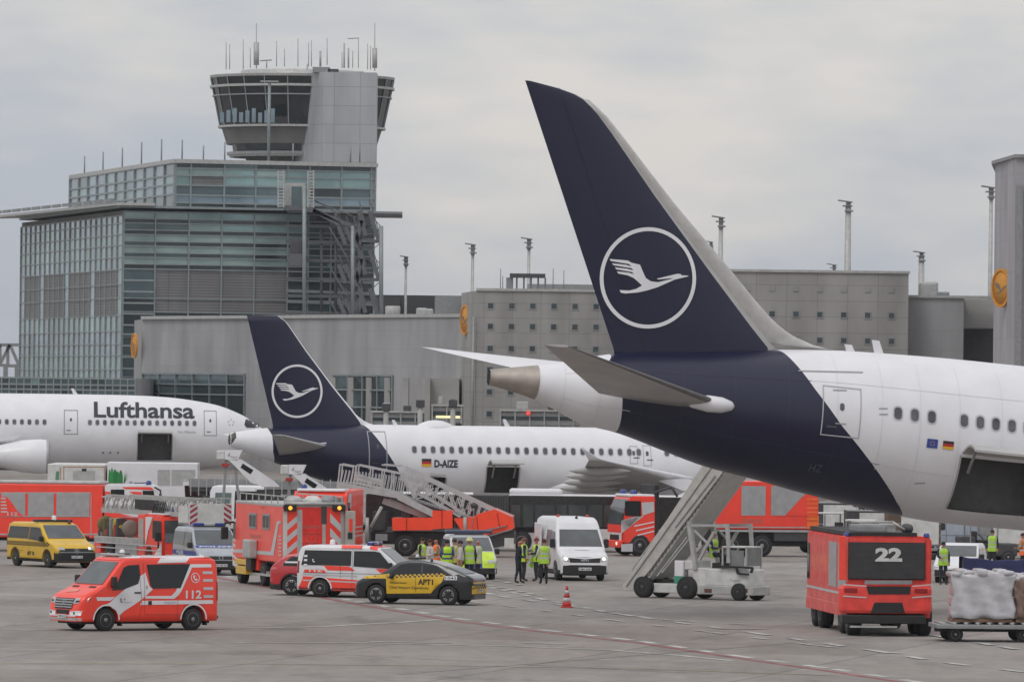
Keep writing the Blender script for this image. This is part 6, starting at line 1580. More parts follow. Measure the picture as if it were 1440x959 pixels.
# 2 turntable ladder
def ladder_truck():
    F = Frame(209, 799, -66, ax=2.45, ay=-1.2); y = -1.22
    o = thing('ladder_truck', 'red turntable ladder fire truck, lattice ladder over its low cab, striped basket in front', 'ladder truck', F)
    c = crop(130, 670, 7.2); q = lambda P: F.side(c(P), y)
    mb = MB(); zc = q([(600, 385)])[0][1]
    mb.prism([(2.0, .45), (4.0, .45), (4.08, 1.0), (3.98, zc - .3), (3.85, zc), (2.0, zc)], -1.2, 1.2, RED)
    bmesh.ops.bevel(mb.bm, geom=list(mb.bm.edges), offset=.07, segments=2, affect='EDGES')
    mb.box(2.05, 3.9, -1.1, 1.1, zc, zc + .07, WHITE, .03)
    mb.decal([[(2.05, .9), (2.4, 1.6), (2.9, zc - .1), (2.05, zc - .1)], [(3.0, .5), (4.0, .5), (4.0, 1.15)]], flat(-1.22), WHITE, None)
    for z in (.75, .95): mb.decal([[(-3.9, z), (3.9, z), (3.9, z + .05), (-3.9, z + .05)]], flat(-1.225), RSIL, None)
    mb.build('cab', o)
    w_ = MB(); w_.face([(4.115, -1.12, 1.15), (4.115, 1.12, 1.15), (4.03, 1.1, zc - .22), (4.03, -1.1, zc - .22)], GLASS2); w_.build('windscreen', o)
    w_ = MB(); w_.decal([[(2.9, 1.3), (3.95, 1.3), (3.93, zc - .25), (2.9, zc - .25)]], flat(-1.225), GLASS, None); w_.build('window', o)
    mb = MB(); mb.decal([[(-1.08, .45), (1.08, .45), (1.08, 1.1), (-1.08, 1.1)]], endf(4.10), WHITE, None); mb.decal([[(-1.08, .5), (-.3, .5), (.5, 1.1), (-1.08, 1.1)]], endf(4.11), RED, None); mb.build('front_panel', o)
    mb = MB(); mb.box(-4.2, 1.95, -1.2, 1.2, .95, 1.25, LGREY, .03); mb.box(-4.2, -3.4, -1.2, 1.2, .5, .95, RED, .03); mb.box(-1.6, 1.0, -1.2, 1.2, .45, .95, SILV, .03); mb.box(1.1, 1.95, -1.2, 1.2, .45, zc, RED, .03); mb.box(1.25, 1.8, -1.22, -1.2, .9, zc - .2, LGREY); mb.box(-3.2, .8, -.5, .5, 1.25, 2.1, RED, .05)
    mb.build('deck', o)
    for k in range(3):                                                # hose bundles and cloth rolls on the deck
        mb = MB(); mb.lathe([(.15, -.14), (.36, -.14), (.38, 0), (.36, .14), (.15, .14)], (mat('khaki_canvas', (.16, .14, .06), .9), mat('hose_yellow', (.42, .36, .06), .8), mat('hose_grey', (.24, .21, .18), .9))[k], 16, Matrix.Translation((-3.4 + k * 1.5, -.95, 1.75 - .06 * k)), axis='x' if k != 1 else 'y'); mb.build('hose_reel', o)
    mb = MB()
    for k in range(9): mb.box(-3.9 + k * .27, -3.7 + k * .27, -1.15, -.7, 1.25, 1.55 + .25 * ((k * 7) % 3), (DGREY, GREY, mat('khaki_canvas', (.16, .14, .06)), DRED)[k % 4], .05)
    mb.build('deck_equipment', o)
    truck_wheels(o, (2.45, -2.4), 2.44, .5); mb = MB(); mb.box(-4, 3.8, -.8, .8, .4, .95, BLACK); mb.build('chassis', o)
    # ladder: nested lattice sections above the vehicle
    zl0, zl1 = q([(150, 365), (150, 205)])[0][1], q([(150, 205)])[0][1]
    ld = MB(); xA, xB = -4.4, 5.6
    for i, (yy, dz) in enumerate(((-.75, 0), (.75, 0), (-.55, .12), (.55, .12))):
        zb_, zt_ = zl0 + dz, zl1 - (.02 if i < 2 else -.06); ld.beam((xA, yy, zb_ + .08), (xB, yy, zb_ + .08), .1, LGREY, .2); ld.beam((xA, yy, zt_), (xB, yy, zt_), .07, LGREY)
        n = 9
        for k in range(n):
            a = xA + (xB - xA) * k / n; b = xA + (xB - xA) * (k + .5) / n; c_ = xA + (xB - xA) * (k + 1) / n
            ld.beam((a, yy, zb_ + .1), (b, yy, zt_), .05, LGREY); ld.beam((b, yy, zt_), (c_, yy, zb_ + .1), .05, LGREY)
    for k in range(28): a = xA + (xB - xA) * k / 28; ld.beam((a, -.55, zl0 + .2), (a, .55, zl0 + .2), .05, LGREY, n=6)
    ld.build('ladder', o)
    cyl = MB(); cyl.beam((-1.5, -.3, 1.3), (.5, -.5, zl0 + .1), .2, GREY, n=10); cyl.lathe([(.9, 1.25), (.85, 1.7), (.6, 1.8)], RED, 20, Matrix.Translation((-2.0, 0, 0))); cyl.build('turntable', o)
    mb = MB(); mb.box(-.3, 2.4, -.82, -.74, zl0 + .22, zl1 - .05, BLACK, .02)
    for k in range(6): mb.tube([(1.9 + k * .25, -.84, zl0 + .1), (2.2 + k * .25, -.86, zl1 - .1), (2.6 + k * .22, -.84, zl0 + .2)], .03, DGREY, 5)
    mb.build('cable_bundle', o)
    bs = MB(); zb2, zt2 = zl0 - .35, zl1 + .02
    bs.box(5.3, 6.5, -.98, .98, zb2, zb2 + .1, GREY); bs.box(6.45, 6.52, -.98, .98, zb2, zt2 - .12, WHITE2)
    for yy in (-.95, .95): bs.box(5.3, 6.5, yy - .03, yy + .03, zb2, zt2 - .25, WHITE2)
    for yy in (-.95, -.3, .3, .95): bs.beam((6.4, yy, zb2), (6.4, yy, zt2 + .1), .05, LGREY); bs.beam((5.3, yy, zb2), (5.3, yy, zt2 + .1), .05, LGREY)
    bs.beam((6.4, -.95, zt2 + .1), (6.4, .95, zt2 + .1), .05, LGREY); bs.beam((5.3, -.95, zt2 + .1), (6.4, -.95, zt2 + .1), .05, LGREY)
    SR_ = mat('warning_stripe_red', (.35, .03, .05), .5, var=0)
    for s in (-1, 1):
        for k in range(4): z = zb2 + .02 + k * .24; bs.decal([[(s * .93, z), (s * .6, z + .2), (s * .6, min(z + .32, zt2 - .12)), (s * .93, z + .12)]], endf(6.535), SR_, None)
    bs.build('rescue_basket', o)
    beacon(o, 3.7, -.5, zc + .06, BLUEL, .15, .22); beacon(o, 3.7, -.1, zc + .06, WHITE, .07, .2, 'lamp')
    w_ = MB(); w_.tube([(3.9, -1.2, 1.3), (4.2, -1.45, 1.3), (4.2, -1.45, .9)], .04, BLACK); w_.box(4.1, 4.25, -1.6, -1.3, 1.2, 1.6, BLACK, .04); w_.build('mirror', o)
ladder_truck()

# 3 catering trucks and white cab behind the fire trucks
def catering():
    F = Frame(68, 745, 0, ax=0, ay=0); c6 = crop(0, 640, 6.0); q = lambda P: F.side(c6(P), 0)
    o = thing('catering_truck', 'white catering truck with orange framed rear door, behind the long fire truck', 'catering truck', F)
    (xa, zb), (xb, zt) = q([(400, 300), (890, 78)]); mb = MB(); mb.box(xa, xb, 0, 6.5, .95, zt, WHITE2, .05); OG = mat('orange_brown_trim', (.45, .20, .06), var=0)
    for P in [(535, 95, 885, 101), (535, 95, 541, 300), (878, 95, 884, 300), (505, 100, 512, 300)]: rects(mb, c6, q, [P], flat(-.012), OG)
    mb.decal([[(q([(460, 0)])[0][0], zt - 1.6), (q([(500, 0)])[0][0], zt - 1.6), (q([(500, 0)])[0][0], zt - .4), (q([(475, 0)])[0][0], zt - .4)]], flat(-.012), mat('faded_green_print', (.10, .28, .16)), None)
    mb.build('box', o); mb = MB(); rects(mb, c6, q, [(615, 132, 802, 225)], flat(-.014), LGREY); rects(mb, c6, q, [(690, 112, 730, 134)], flat(-.03), BLACK); mb.build('rear_door', o)
    mb = MB(); mb.box(xa + .2, xb - .2, .3, 6, .5, .95, BLACK); mb.build('chassis', o)
    for x in (xa + .35, xb - .35):
        for yy in (1.0, 5.4): w_ = MB(); w_.lathe([(.2, -.16), (.48, -.16), (.5, 0), (.48, .16), (.2, .16)], RUB, 20, Matrix.Translation((x, yy, .5)), axis='x'); w_.build('wheel', o)
    F = Frame(150, 746, 0, ax=0, ay=0); q = lambda P: F.side(c6(P), 0); c7 = crop(130, 670, 7.2); q7 = lambda P: F.side(c7(P), 0)
    o = thing('catering_truck', 'white catering truck printed with green grasses, cab at its right end', 'catering truck', F)
    (xa, zb), (xb, zt) = q([(903, 300), (1670, 66)]); mb = MB(); mb.box(xa, xb, 0, 2.5, .95, zt, WHITE, .05)
    for k, (cx, w_, h) in enumerate(((925, 10, 60), (945, 14, 66), (970, 18, 60), (1000, 12, 50), (1020, 16, 56), (935, 8, 40), (985, 14, 52))):
        P = circle(cx, 225 - h, w_, 14, h) if 0 else [(cx - w_, 235), (cx - w_, 235 - h), (cx - w_ * .5, 235 - h * 1.8), (cx, 235 - h * 2.0), (cx + w_ * .6, 235 - h * 1.7), (cx + w_, 235 - h), (cx + w_, 235)]
        mb.decal([q(P)], flat(-.012 - k * .002), mat('green_print_%s' % ('dark', 'mid')[k % 2], ((.02, .20, .05), (.03, .30, .06))[k % 2]), None)
    for k in range(6): P = q([(1045, 235), (1050 + k * 8, 120 + abs(k - 2) * 12), (1050, 235)]); mb.decal([P], flat(-.03), GREEN, None)
    mb.decal([q7([(420, 68), (575, 68), (575, 60), (420, 60)])], flat(-.014), mat('print_blue_grey', (.07, .09, .16)), None); mb.decal([q7([(372, 50), (410, 50), (400, 66), (372, 66)])], flat(-.014), mat('print_light_blue', (.25, .35, .55)), None)
    mb.build('box', o)
    for a, b in ((660, 785), (800, 1040)): mb = MB(); rects(mb, c7, q7, [(a, -60, b, 90)], flat(-.016), LGREY); mb.decal([q7([(a, -66), (b, -66), (b, -60), (a, -60)])], flat(-.02), GREY, None); mb.build('roller_shutter', o)
    mb = MB(); (ca, _), (cb, cz) = q7([(915, 300), (1210, 55)]); mb.prism([(ca, .6), (cb, .6), (cb + .05, 1.5), (cb - .2, cz - .1), (ca + .1, cz), (ca, cz)], -.3, 2.0, WHITE); bmesh.ops.bevel(mb.bm, geom=list(mb.bm.edges), offset=.05, segments=2, affect='EDGES'); mb.build('cab', o)
    for P in ([(932, 90), (1125, 92), (1130, 225), (940, 225)], [(1140, 95), (1180, 100), (1192, 225), (1140, 225)]): mb = MB(); mb.decal([F.side(c7(P), -.3)], flat(-.32), GLASS, None); mb.build('window', o)
    mb = MB(); mb.box(xa + .2, cb - .2, .3, 2.2, .5, .95, BLACK); mb.build('chassis', o); truck_wheels(o, (), 2.5)
    for x in (xa + 1.2, cb - 1.0): w_ = MB(); w_.lathe([(.2, -.16), (.48, -.16), (.5, 0), (.48, .16), (.2, .16)], RUB, 20, Matrix.Translation((x, .2, .5)), axis='y'); w_.build('wheel', o)
catering()
def simple_van(px_, py, deg, name, label, L=5.9, W=2.0, H=2.6, paint=WHITE, Y=None):
    F = Frame(px_, py, deg); o, B, mb = one_box(F, name, label, 'van', L, W, H, paint, (L / 2 - 1.0, -L / 2 + 1.1), sides=False, hood=1.2, belt=1.25, ws=(L / 2 - .85, L / 2 - 1.55)); mb.build('body', o); return o, B
o, B = simple_van(366, 752, -18, 'delivery_van', 'white high roofed van with open side door, under the smaller navy tail', L=5.2)
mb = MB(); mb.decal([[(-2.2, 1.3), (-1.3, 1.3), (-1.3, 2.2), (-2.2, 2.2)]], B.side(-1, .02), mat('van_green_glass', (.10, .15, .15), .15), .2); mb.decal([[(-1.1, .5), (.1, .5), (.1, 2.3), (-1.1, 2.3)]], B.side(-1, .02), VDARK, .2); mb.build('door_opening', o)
o, B = simple_van(318, 746, -10, 'minibus', 'silver minibus left of the white high roofed van, person beside it', L=5.0, H=2.35, paint=LGREY)
mb = MB(); mb.decal([[(-2.1, 1.3), (.6, 1.3), (.6, 1.95), (-2.1, 1.95)]], B.side(-1, .02), mat('pale_glass', (.25, .27, .28), .15), .2); mb.build('window', o)

# 4 canopy stairs, two of a kind
def canopy_stairs(dx, dy, label, py):
    F = Frame(330 + dx, py, 0, ax=0, ay=0); c = crop(290, 620, 6.85); q = lambda P: F.side([(a + dx, b + dy) for a, b in c(P)], -.7)
    o = thing('passenger_stairs', label, 'passenger stairs', F, group='white passenger stairs under the smaller navy tail')
    mb = MB(); (xa, zb), (xb, zt) = q([(98, 178), (178, 92)]); mb.box(xa, xb, -.7, .7, zb, zt, WHITE2, .05)
    P = q([(178, 178), (300, 185), (345, 90), (178, 88)]); mb.prism(P, -.7, .7, WHITE); mb.decal(fit_text('Fraport', *_bx(q, 235, 300, 162, 140), .0), flat(-.712), GREY, None); mb.decal([q([(205, 140), (232, 105), (222, 150)])], flat(-.712), GREY, None); mb.build('landing_canopy', o)
    mb = MB()
    for yy in (-.7, .62): mb.prism(q([(215, 180), (330, 175), (640, 385), (700, 440), (560, 440), (430, 400)]), yy, yy + .08, WHITE)
    P0, P1 = q([(300, 270), (560, 440)])
    for k in range(16): t = k / 15; x = P0[0] + (P1[0] - P0[0]) * t; z = P0[1] + (P1[1] - P0[1]) * t; mb.box(x - .15, x + .1, -.6, .6, z, z + .05, GREY)
    mb.build('stair_flight', o)
    mb = MB(); mb.decal([q([(330, 255), (352, 215), (455, 280), (425, 320)])], flat(-.712), GLASS, None); mb.build('side_window', o)
    mb = MB(); rects(mb, None, lambda P: q(P), [(150, 215, 215, 245)], flat(-.72), DRED); mb.box(*sorted((q([(150, 0)])[0][0], q([(215, 0)])[0][0])), -.7, .7, q([(0, 245)])[0][1], q([(0, 215)])[0][1], DRED, .03); mb.build('lift_carriage', o)
    mb = MB(); mb.beam((xa + .3, -.5, .8), (xa + .5, -.5, zb), .14, GREY); mb.beam((xb + .9, -.5, .8), (xa + .9, -.5, zb), .14, GREY); mb.box(xa - .3, P1[0] + 1.2, -.9, .9, .5, .95, WHITE2, .05); mb.box(xb + 2.2, xb + 3.6, -.9, .9, .95, 1.9, WHITE2, .1); mb.build('chassis', o)
    for x in (xa + .4, P1[0] + .5):
        for sd in (1, -1): wheel(o, x, sd * .75, .38, .25, sd)
canopy_stairs(0, 0, 'upper left pair member of the white canopy stairs, head against the left airliner nose', 757)
canopy_stairs(90, 20.5, 'white canopy stairs nearer the lattice stairs, head against the navy tail', 760)

# 5 container rescue truck seen from its rear corner
def container_truck():
    F = Frame(370, 824, 104.5, ax=-2.2, ay=1.2); y = 1.27
    o = thing('rescue_truck', 'orange-red box rescue truck seen from behind with silver chevrons and amber lights', 'rescue truck', F)
    c = crop(310, 690, 6.395); q = lambda P: F.side(c(P), y); xe = F.side([(396.5, 760)], y)[0][0]; e = lambda P: F.front(c(P), xe)
    xf = q([(135, 300)])[0][0]; zt = q([(135, 88)])[0][1]; z0 = 1.0
    SF = flat(y + .012); EF = endf(xe - .012)
    mb = MB(); mb.box(xe, xf, -1.27, 1.27, z0, zt, RED, .04); mb.box(xe - .01, xf, -1.28, 1.28, zt - .1, zt + .02, LGREY, .03)
    mb.box(xe, xe + 1.3, -1.27, 1.27, .55, z0, RED, .02); mb.box(-1.5, .9, -1.27, 1.27, .6, z0, RED, .02); mb.box(-2.85, -2.75, -1.2, 1.2, .4, .6, LGREY); mb.box(xe, xf - .4, -1.3, 1.3, .42, .5, LGREY)
    for P in ([(132, 522), (455, 545), (510, 275), (545, 268), (545, 290), (525, 300), (480, 580), (132, 552)],): mb.decal([q(P)], SF, RSIL, None)
    for k in range(6): mb.decal([q([(528, 400 + k * 34), (552, 400 + k * 34), (552, 412 + k * 34), (524, 412 + k * 34)])], flat(y + .014), RSIL, None)
    mb.decal(fit_text('FEUERWEHR', *_bx(q, 270, 365, 418, 398), .02, mirror=True), SF, mat('faded_red_print', (.55, .16, .12)), None)
    mb.decal(fit_text('112', *_bx(q, 420, 480, 650, 632), .02, mirror=True), SF, BLACK, None)
    mb.decal(fit_text('WF', *_bx(q, 350, 400, 162, 140), .0, mirror=True), SF, mat('faded_red_print', (.55, .16, .12)), None)
    # rear face
    def er(x0, y0, x1, y1, m, d=.0): mb.decal([e([(x0, y1), (x1, y1), (x1, y0), (x0, y0)])], endf(xe - .012 - d), m, None)
    er(560, 160, 600, 640, WHITE2); er(603, 180, 690, 560, RED, .002); er(690, 170, 735, 560, LGREY, .004); er(735, 150, 905, 560, mat('rear_red', (.80, .04, .03), .35), .002); er(905, 140, 955, 300, DGREY, .01); er(915, 300, 945, 500, LGREY, .01); er(1080, 150, 1112, 560, LGREY, .004)
    for y0 in (225, 335, 445): mb.decal([e([(600, y0 + 75), (688, y0), (688, y0 + 55), (600, y0 + 130)])], endf(xe - .02), RSIL, None)
    for y0 in (200, 330): mb.decal([e([(985, y0), (1085, y0 + 110), (1085, y0 + 175), (985, y0 + 80)])], endf(xe - .02), RSIL, None)
    mb.decal(fit_text('FEUERWEHR', *_bx(e, 740, 900, 335, 312), .02, mirror=True), endf(xe - .03), mat('faded_red_print', (.55, .16, .12)), None)
    mb.decal([[(-a, b) for a, b in P] for P in []], EF, RED) if 0 else None
    (cy, cz) = e([(815, 425)])[0]; mb.decal(ring_polys(cy, cz, .17, .2, 24), endf(xe - .03), mat('faded_red_print', (.55, .16, .12)), None)
    for y0 in (385, 470): er(735, y0, 905, y0 + 5, DRED, .02)
    for k in range(12): er(738, 170 + k * 17, 903, 171.5 + k * 17, DRED, .02)
    mb.build('box_body', o)
    for P in ([(262, 202), (328, 202), (325, 335), (260, 335)], [(385, 210), (446, 210), (442, 350), (380, 345)]):
        a = q(P); xs_ = [p_[0] for p_ in a]; zs_ = [p_[1] for p_ in a]; w_ = MB(); w_.box(min(xs_), max(xs_), y, y + .03, min(zs_), max(zs_), GREY, .01); m_x = (min(xs_) + max(xs_)) / 2
        w_.decal([[(min(xs_) + .1, min(zs_) + .08), (m_x - .05, min(zs_) + .08), (m_x - .05, max(zs_) - .08), (min(xs_) + .1, max(zs_) - .08)], [(m_x + .05, min(zs_) + .08), (max(xs_) - .1, min(zs_) + .08), (max(xs_) - .1, max(zs_) - .08), (m_x + .05, max(zs_) - .08)]], flat(y + .034), GLASS, None); w_.build('window', o)
    w_ = MB(); a = q([(272, 600), (335, 440)]); w_.box(min(a[0][0], a[1][0]), max(a[0][0], a[1][0]), y, y + .35, a[0][1], a[1][1], LGREY, .06); w_.box(min(a[0][0], a[1][0]) + .3, max(a[0][0], a[1][0]), y, y + .2, .6, a[0][1], BLACK, .03); w_.build('side_box', o)
    w_ = MB(); a = q([(160, 655), (270, 620)]); w_.box(min(a[0][0], a[1][0]), max(a[0][0], a[1][0]), y - .1, y + .15, a[0][1], a[1][1], YEL, .02); a = q([(180, 740), (270, 680)]); w_.box(min(a[0][0], a[1][0]), max(a[0][0], a[1][0]), y - .1, y + .2, a[0][1], a[1][1], YEL, .02); w_.build('yellow_locker', o)
    for ax in (622, 1063):
        (cy, cz) = e([(ax, 154)])[0]; w_ = MB(); w_.box(xe - .14, xe, cy - .25, cy + .25, cz - .12, cz + .12, BLACK, .02); l = w_.build('lamp_housing', o); w_ = MB(); w_.lathe([(.01, -.03), (.07, -.02), (.08, .02), (.01, .03)], AMB, 12, Matrix.Translation((xe - .16, cy, cz)), axis='x'); w_.build('amber_lamp', l)
    w_ = MB(); (ya, za), (yb, zb) = e([(1112, 500), (1200, 180)]); w_.box(xe - .3, xe - .02, min(ya, yb), max(ya, yb), .9, zb, mat('beige_metal', (.42, .40, .36), .5), .03); w_.box(xe - .32, xe - .3, min(ya, yb) + .12, max(ya, yb) - .12, zb - .8, zb - .3, RED); w_.box(xe - .32, xe - .3, min(ya, yb) + .12, min(ya, yb) + .3, za + .3, za + .55, BLACK); w_.build('tail_lift_post', o)
    w_ = MB()
    zr = zt
    for yy in (-1.15, 1.15): w_.beam((xe + .2, yy, zr + .32), (xf - .3, yy, zr + .32), .05, LGREY)
    for k in range(8):
        for yy in (-1.15, 1.15): x = xe + .2 + k * (xf - xe - .5) / 7; w_.beam((x, yy, zr), (x, yy, zr + .32), .04, LGREY)
    w_.build('roof_rail', o)
    for k, yy in enumerate((.62, -.22, -.95)):
        w_ = MB(); w_.lathe([(.01, .34), (.2, .32), (.36, .2), (.38, .08), (.3, .0)], (LGREY, WHITE2, GREY)[k], 18, Matrix.Translation((xe + .9 + k * .4, yy, zr))); w_.build('roof_vent', o)
    w_ = MB(); w_.beam((xe - .05, -1.2, zt + .05), (xe - .05, 1.2, zt + .05), .13, LGREY, n=10); w_.build('awning_tube', o)
    cab = MB(); cab.prism([(xf + .05, .6), (3.75, .6), (3.85, 1.3), (3.7, 2.4), (3.4, 2.6), (xf + .05, 2.6)], -1.15, 1.15, WHITE); bmesh.ops.bevel(cab.bm, geom=list(cab.bm.edges), offset=.06, segments=2, affect='EDGES')
    for k in range(5): cab.decal([[(xf + .2, .8 + k * .22), (3.6, .9 + k * .22), (3.6, 1.0 + k * .22), (xf + .2, .9 + k * .22)]], flat(1.165), RED, None)
    cab.build('cab', o)
    w_ = MB(); w_.decal([[(xf + .4, 1.75), (3.6, 1.75), (3.5, 2.4), (xf + .4, 2.4)]], flat(1.18), GLASS, None); w_.build('window', o)
    w_ = MB(); w_.tube([(3.5, 1.15, 2.4), (3.7, 1.5, 2.35), (3.7, 1.5, 1.7)], .04, BLACK); w_.box(3.6, 3.75, 1.35, 1.65, 1.7, 2.2, BLACK, .05); w_.build('mirror', o)
    w_ = MB(); w_.box(xe + .3, 3.5, -.9, .9, .4, .98, BLACK); w_.build('chassis', o)
    truck_wheels(o, (-2.2, 2.05), 2.5, .48)
container_truck()

# 6 fire engine cab behind it
def small_engine():
    F = Frame(449, 787, -96, ax=3.0, ay=0)
    o = thing('fire_engine', 'white and red fire engine front behind the roof vents of the orange-red box truck', 'fire engine', F)
    mb = MB(); mb.box(-3.2, 1.2, -1.2, 1.2, .6, 3.15, RED, .06); mb.prism([(1.25, .5), (3.0, .5), (3.08, 1.3), (2.9, 2.9), (2.6, 3.1), (1.25, 3.1)], -1.2, 1.2, RED); mb.box(1.3, 2.8, -1.1, 1.1, 3.08, 3.22, WHITE, .08)
    for P in ([(1.3, 2.4), (2.8, 1.8), (2.85, 2.2), (2.2, 3.0), (1.3, 3.0)],): mb.decal([P], flat(1.212), RSIL, None)
    for z in (1.0, 1.2, 1.4): mb.decal([[(-3, z), (3, z), (3, z + .06), (-3, z + .06)]], flat(1.214), RSIL, None)
    mb.build('body', o)
    w_ = MB(); w_.face([(3.10, -1.1, 1.6), (3.10, 1.1, 1.6), (2.93, 1.05, 2.8), (2.93, -1.05, 2.8)], GLASS2); w_.build('windscreen', o)
    w_ = MB(); w_.decal([[(1.7, 1.9), (2.6, 1.9), (2.55, 2.6), (1.7, 2.6)]], flat(1.22), GLASS, None); w_.build('window', o)
    beacon(o, 2.5, -.8, 3.2, BLUEL, .14, .22); truck_wheels(o, (2.0, -1.8), 2.4); w_ = MB(); w_.box(-3, 2.8, -.8, .8, .4, .8, BLACK); w_.build('chassis', o)
small_engine()

# 7 lattice rescue stairs on red chassis
def rescue_stairs():
    F = Frame(572, 782, -2, ax=0, ay=-1.2); yn, yf = -1.2, .9
    o = thing('rescue_stairs', 'truck mounted aluminium lattice stairs with bright red side panels, in front of the middle airliner', 'rescue stairs', F)
    c = crop(470, 640, 5.54); q = lambda P, y=yn: F.side(c(P), y)
    def P3(p_, y): a = F.side(c([p_]), yn)[0]; return (a[0], y, a[1])
    AL = mat('aluminium', (.50, .50, .50), .45, .3)
    st = MB()
    for y in (yn, yf):
        ch = [((25, 225), (200, 262)), ((200, 262), (500, 312)), ((500, 312), (760, 455)), ((45, 70), (150, 90)), ((175, 75), (540, 150)), ((540, 90), (1250, 425)), ((545, 110), (1240, 440)), ((160, 215), (510, 298)), ((160, 150), (360, 215)), ((200, 165), (375, 225)), ((650, 225), (1010, 465)), ((650, 300), (980, 480)), ((1250, 420), (1390, 480)), ((370, 75), (520, 85)), ((500, 180), (700, 260))]
        for a, b in ch: st.beam(P3(a, y), P3(b, y), .07, AL)
        st.beam(P3((20, 235), y), P3((500, 318), y), .14, AL, .22); st.beam(P3((500, 320), y), P3((860, 500), y), .14, AL, .3)
        st.beam(P3((375, 355), y * .6), P3((720, 478), y * .6), .1, AL, .28); st.beam(P3((420, 345), y * .6), P3((740, 468), y * .6), .05, AL, .1)
        ver = [((45, 70), (30, 215)), ((150, 90), (130, 222)), ((175, 78), (155, 218)), ((285, 95), (270, 245)), ((375, 115), (355, 265)), ((450, 130), (440, 285)), ((545, 150), (515, 300)), ((520, 150), (500, 290)),
               ((680, 205), (640, 300)), ((740, 230), (700, 330)), ((870, 290), (820, 415)), ((890, 300), (950, 440)), ((960, 330), (1010, 470)), ((760, 260), (720, 300)), ((640, 340), (870, 270)), ((800, 250), (760, 340)), ((1000, 330), (980, 480)), ((1060, 350), (1040, 470)), ((1130, 380), (1110, 480))]
        for a, b in ver: st.beam(P3(a, y), P3(b, y), .06, AL)
        zz_ = [(20 + 26 * k, 228 + 4.6 * k, 70 + 3 * k) for k in range(19)]
        for k in range(18): a, b = zz_[k], zz_[k + 1]; st.beam(P3((a[0], a[1]), y), P3((b[0], b[2] + 40), y), .035, AL)
        for k in range(16):
            a = (560 + 42 * k, 300 + 11.5 * k); b = (560 + 42 * (k + .6), 140 + 19.5 * (k + .6)); st.beam(P3(a, y), P3(b, y), .035, AL)
        st.prism([(p_[0], p_[2]) for p_ in (P3((545, 180), 0), P3((665, 250), 0), P3((620, 345), 0))], y - .03, y + .03, AL)
        st.prism([(p_[0], p_[2]) for p_ in (P3((165, 155), 0), P3((365, 195), 0), P3((365, 235), 0), P3((160, 195), 0))], y - .02, y + .02, AL)
    for y0 in [yn + k * .42 for k in range(6)]: st.beam(P3((20, 232), y0), P3((500, 316), y0), .05, AL)
    st.build('lattice_frame', o)
    sp = MB()
    for k in range(30):
        t = k / 29; p_ = P3((520 + 620 * t, 318 + 200 * t), 0); sp.box(p_[0] - .12, p_[0] + .12, yn, yf, p_[2], p_[2] + .04, GREY)
    a, b = P3((20, 222), 0), P3((510, 305), 0); sp.prism([(a[0], a[2]), (b[0], b[2]), (b[0], b[2] - .06), (a[0], a[2] - .06)], yn, yf, GREY); sp.build('steps', o)
    rd = MB()
    def rp(P, y0=yn - .08, y1=yf + .08): rd.prism([(x, z) for x, z in q(P)], y0, y1, ORNG)
    rp([(450, 488), (765, 485), (765, 582), (455, 585)]); rp([(765, 430), (922, 432), (922, 568), (765, 575)]); rp([(930, 492), (1100, 480), (1100, 600), (1000, 598)]); rp([(1100, 465), (1250, 420), (1385, 480), (1395, 572), (1150, 630), (1060, 610), (1100, 560)])
    rd.build('side_panel', o)
    sm = MB(); DR = mat('panel_joint_dark', (.30, .02, .01))
    for a, b in (((565, 487), (565, 583)), ((840, 432), (840, 570)), ((1270, 450), (1290, 560)), ((1110, 480), (1125, 615)), ((1060, 605), (1350, 545))): sm.beam(P3(a, yn - .1), P3(b, yn - .1), .03, DR)
    for a, b in (((1060, 610), (1340, 548)), ((1130, 650), (1390, 575))): sm.beam(P3(a, yn - .15), P3(b, yn - .15), .05, GREY)
    sm.build('panel_trim', o)
    ch = MB(); A = q([(200, 600), (900, 760)]); ch.box(q([(290, 0)])[0][0], q([(1250, 0)])[0][0], -.9, .7, .55, q([(0, 590)])[0][1], BLACK, .03)
    ch.prism(q([(1150, 640), (1400, 585), (1405, 690), (1160, 740)]), -1.1, .8, DGREY); a = q([(320, 665), (415, 615)]); ch.box(a[0][0], a[1][0], -1.2, -.9, a[0][1], a[1][1], GREY, .02); a = q([(1325, 725), (1400, 645)]); ch.box(a[0][0], a[1][0], -1.25, -.9, a[0][1], a[1][1], WHITE2, .02)
    for (u, v, t, s_) in ((290, 400, 440, 590), (520, 600, 400, 590)): a = q([(u, s_), (v, t)]); ch.box(a[0][0], a[1][0], -.7, .5, a[0][1], a[1][1], DGREY, .04)
    ch.build('chassis', o)
    hy = MB(); hy.beam(P3((370, 400), yn), P3((285, 560), yn), .16, LGREY, n=10); hy.beam(P3((257, 485), yn), P3((257, 680), yn), .18, LGREY, n=10); hy.beam(P3((1020, 480), yn - .1), P3((1020, 625), yn - .1), .18, LGREY, n=10)
    for k in range(7):
        a = R(10 + k * 22); b = R(10 + (k + 1) * 22); c0 = P3((180, 690), yn)
        hy.beam((c0[0] + .55 * math.cos(a) - .2, yn, c0[2] + .7 * math.sin(a)), (c0[0] + .55 * math.cos(b) - .2, yn, c0[2] + .7 * math.sin(b)), .09, LGREY) if k < 4 else None
    hy.build('support_jack', o)
    mb = MB(); mb.box(q([(10, 0)])[0][0] - 1.6, q([(205, 0)])[0][0] - .2, -1.15, .9, .6, q([(0, 400)])[0][1], DGREY, .08); mb.build('cab', o)
    lp = MB(); p_ = P3((1090, 390), yn - .1); lp.lathe([(.01, -.12), (.14, -.1), (.17, .05), (.02, .14)], DGREY, 12, Matrix.Translation(p_)); lp.beam(P3((1095, 400), yn - .1), P3((1065, 600), yn - .1), .04, GREY); lp.build('work_lamp', o)
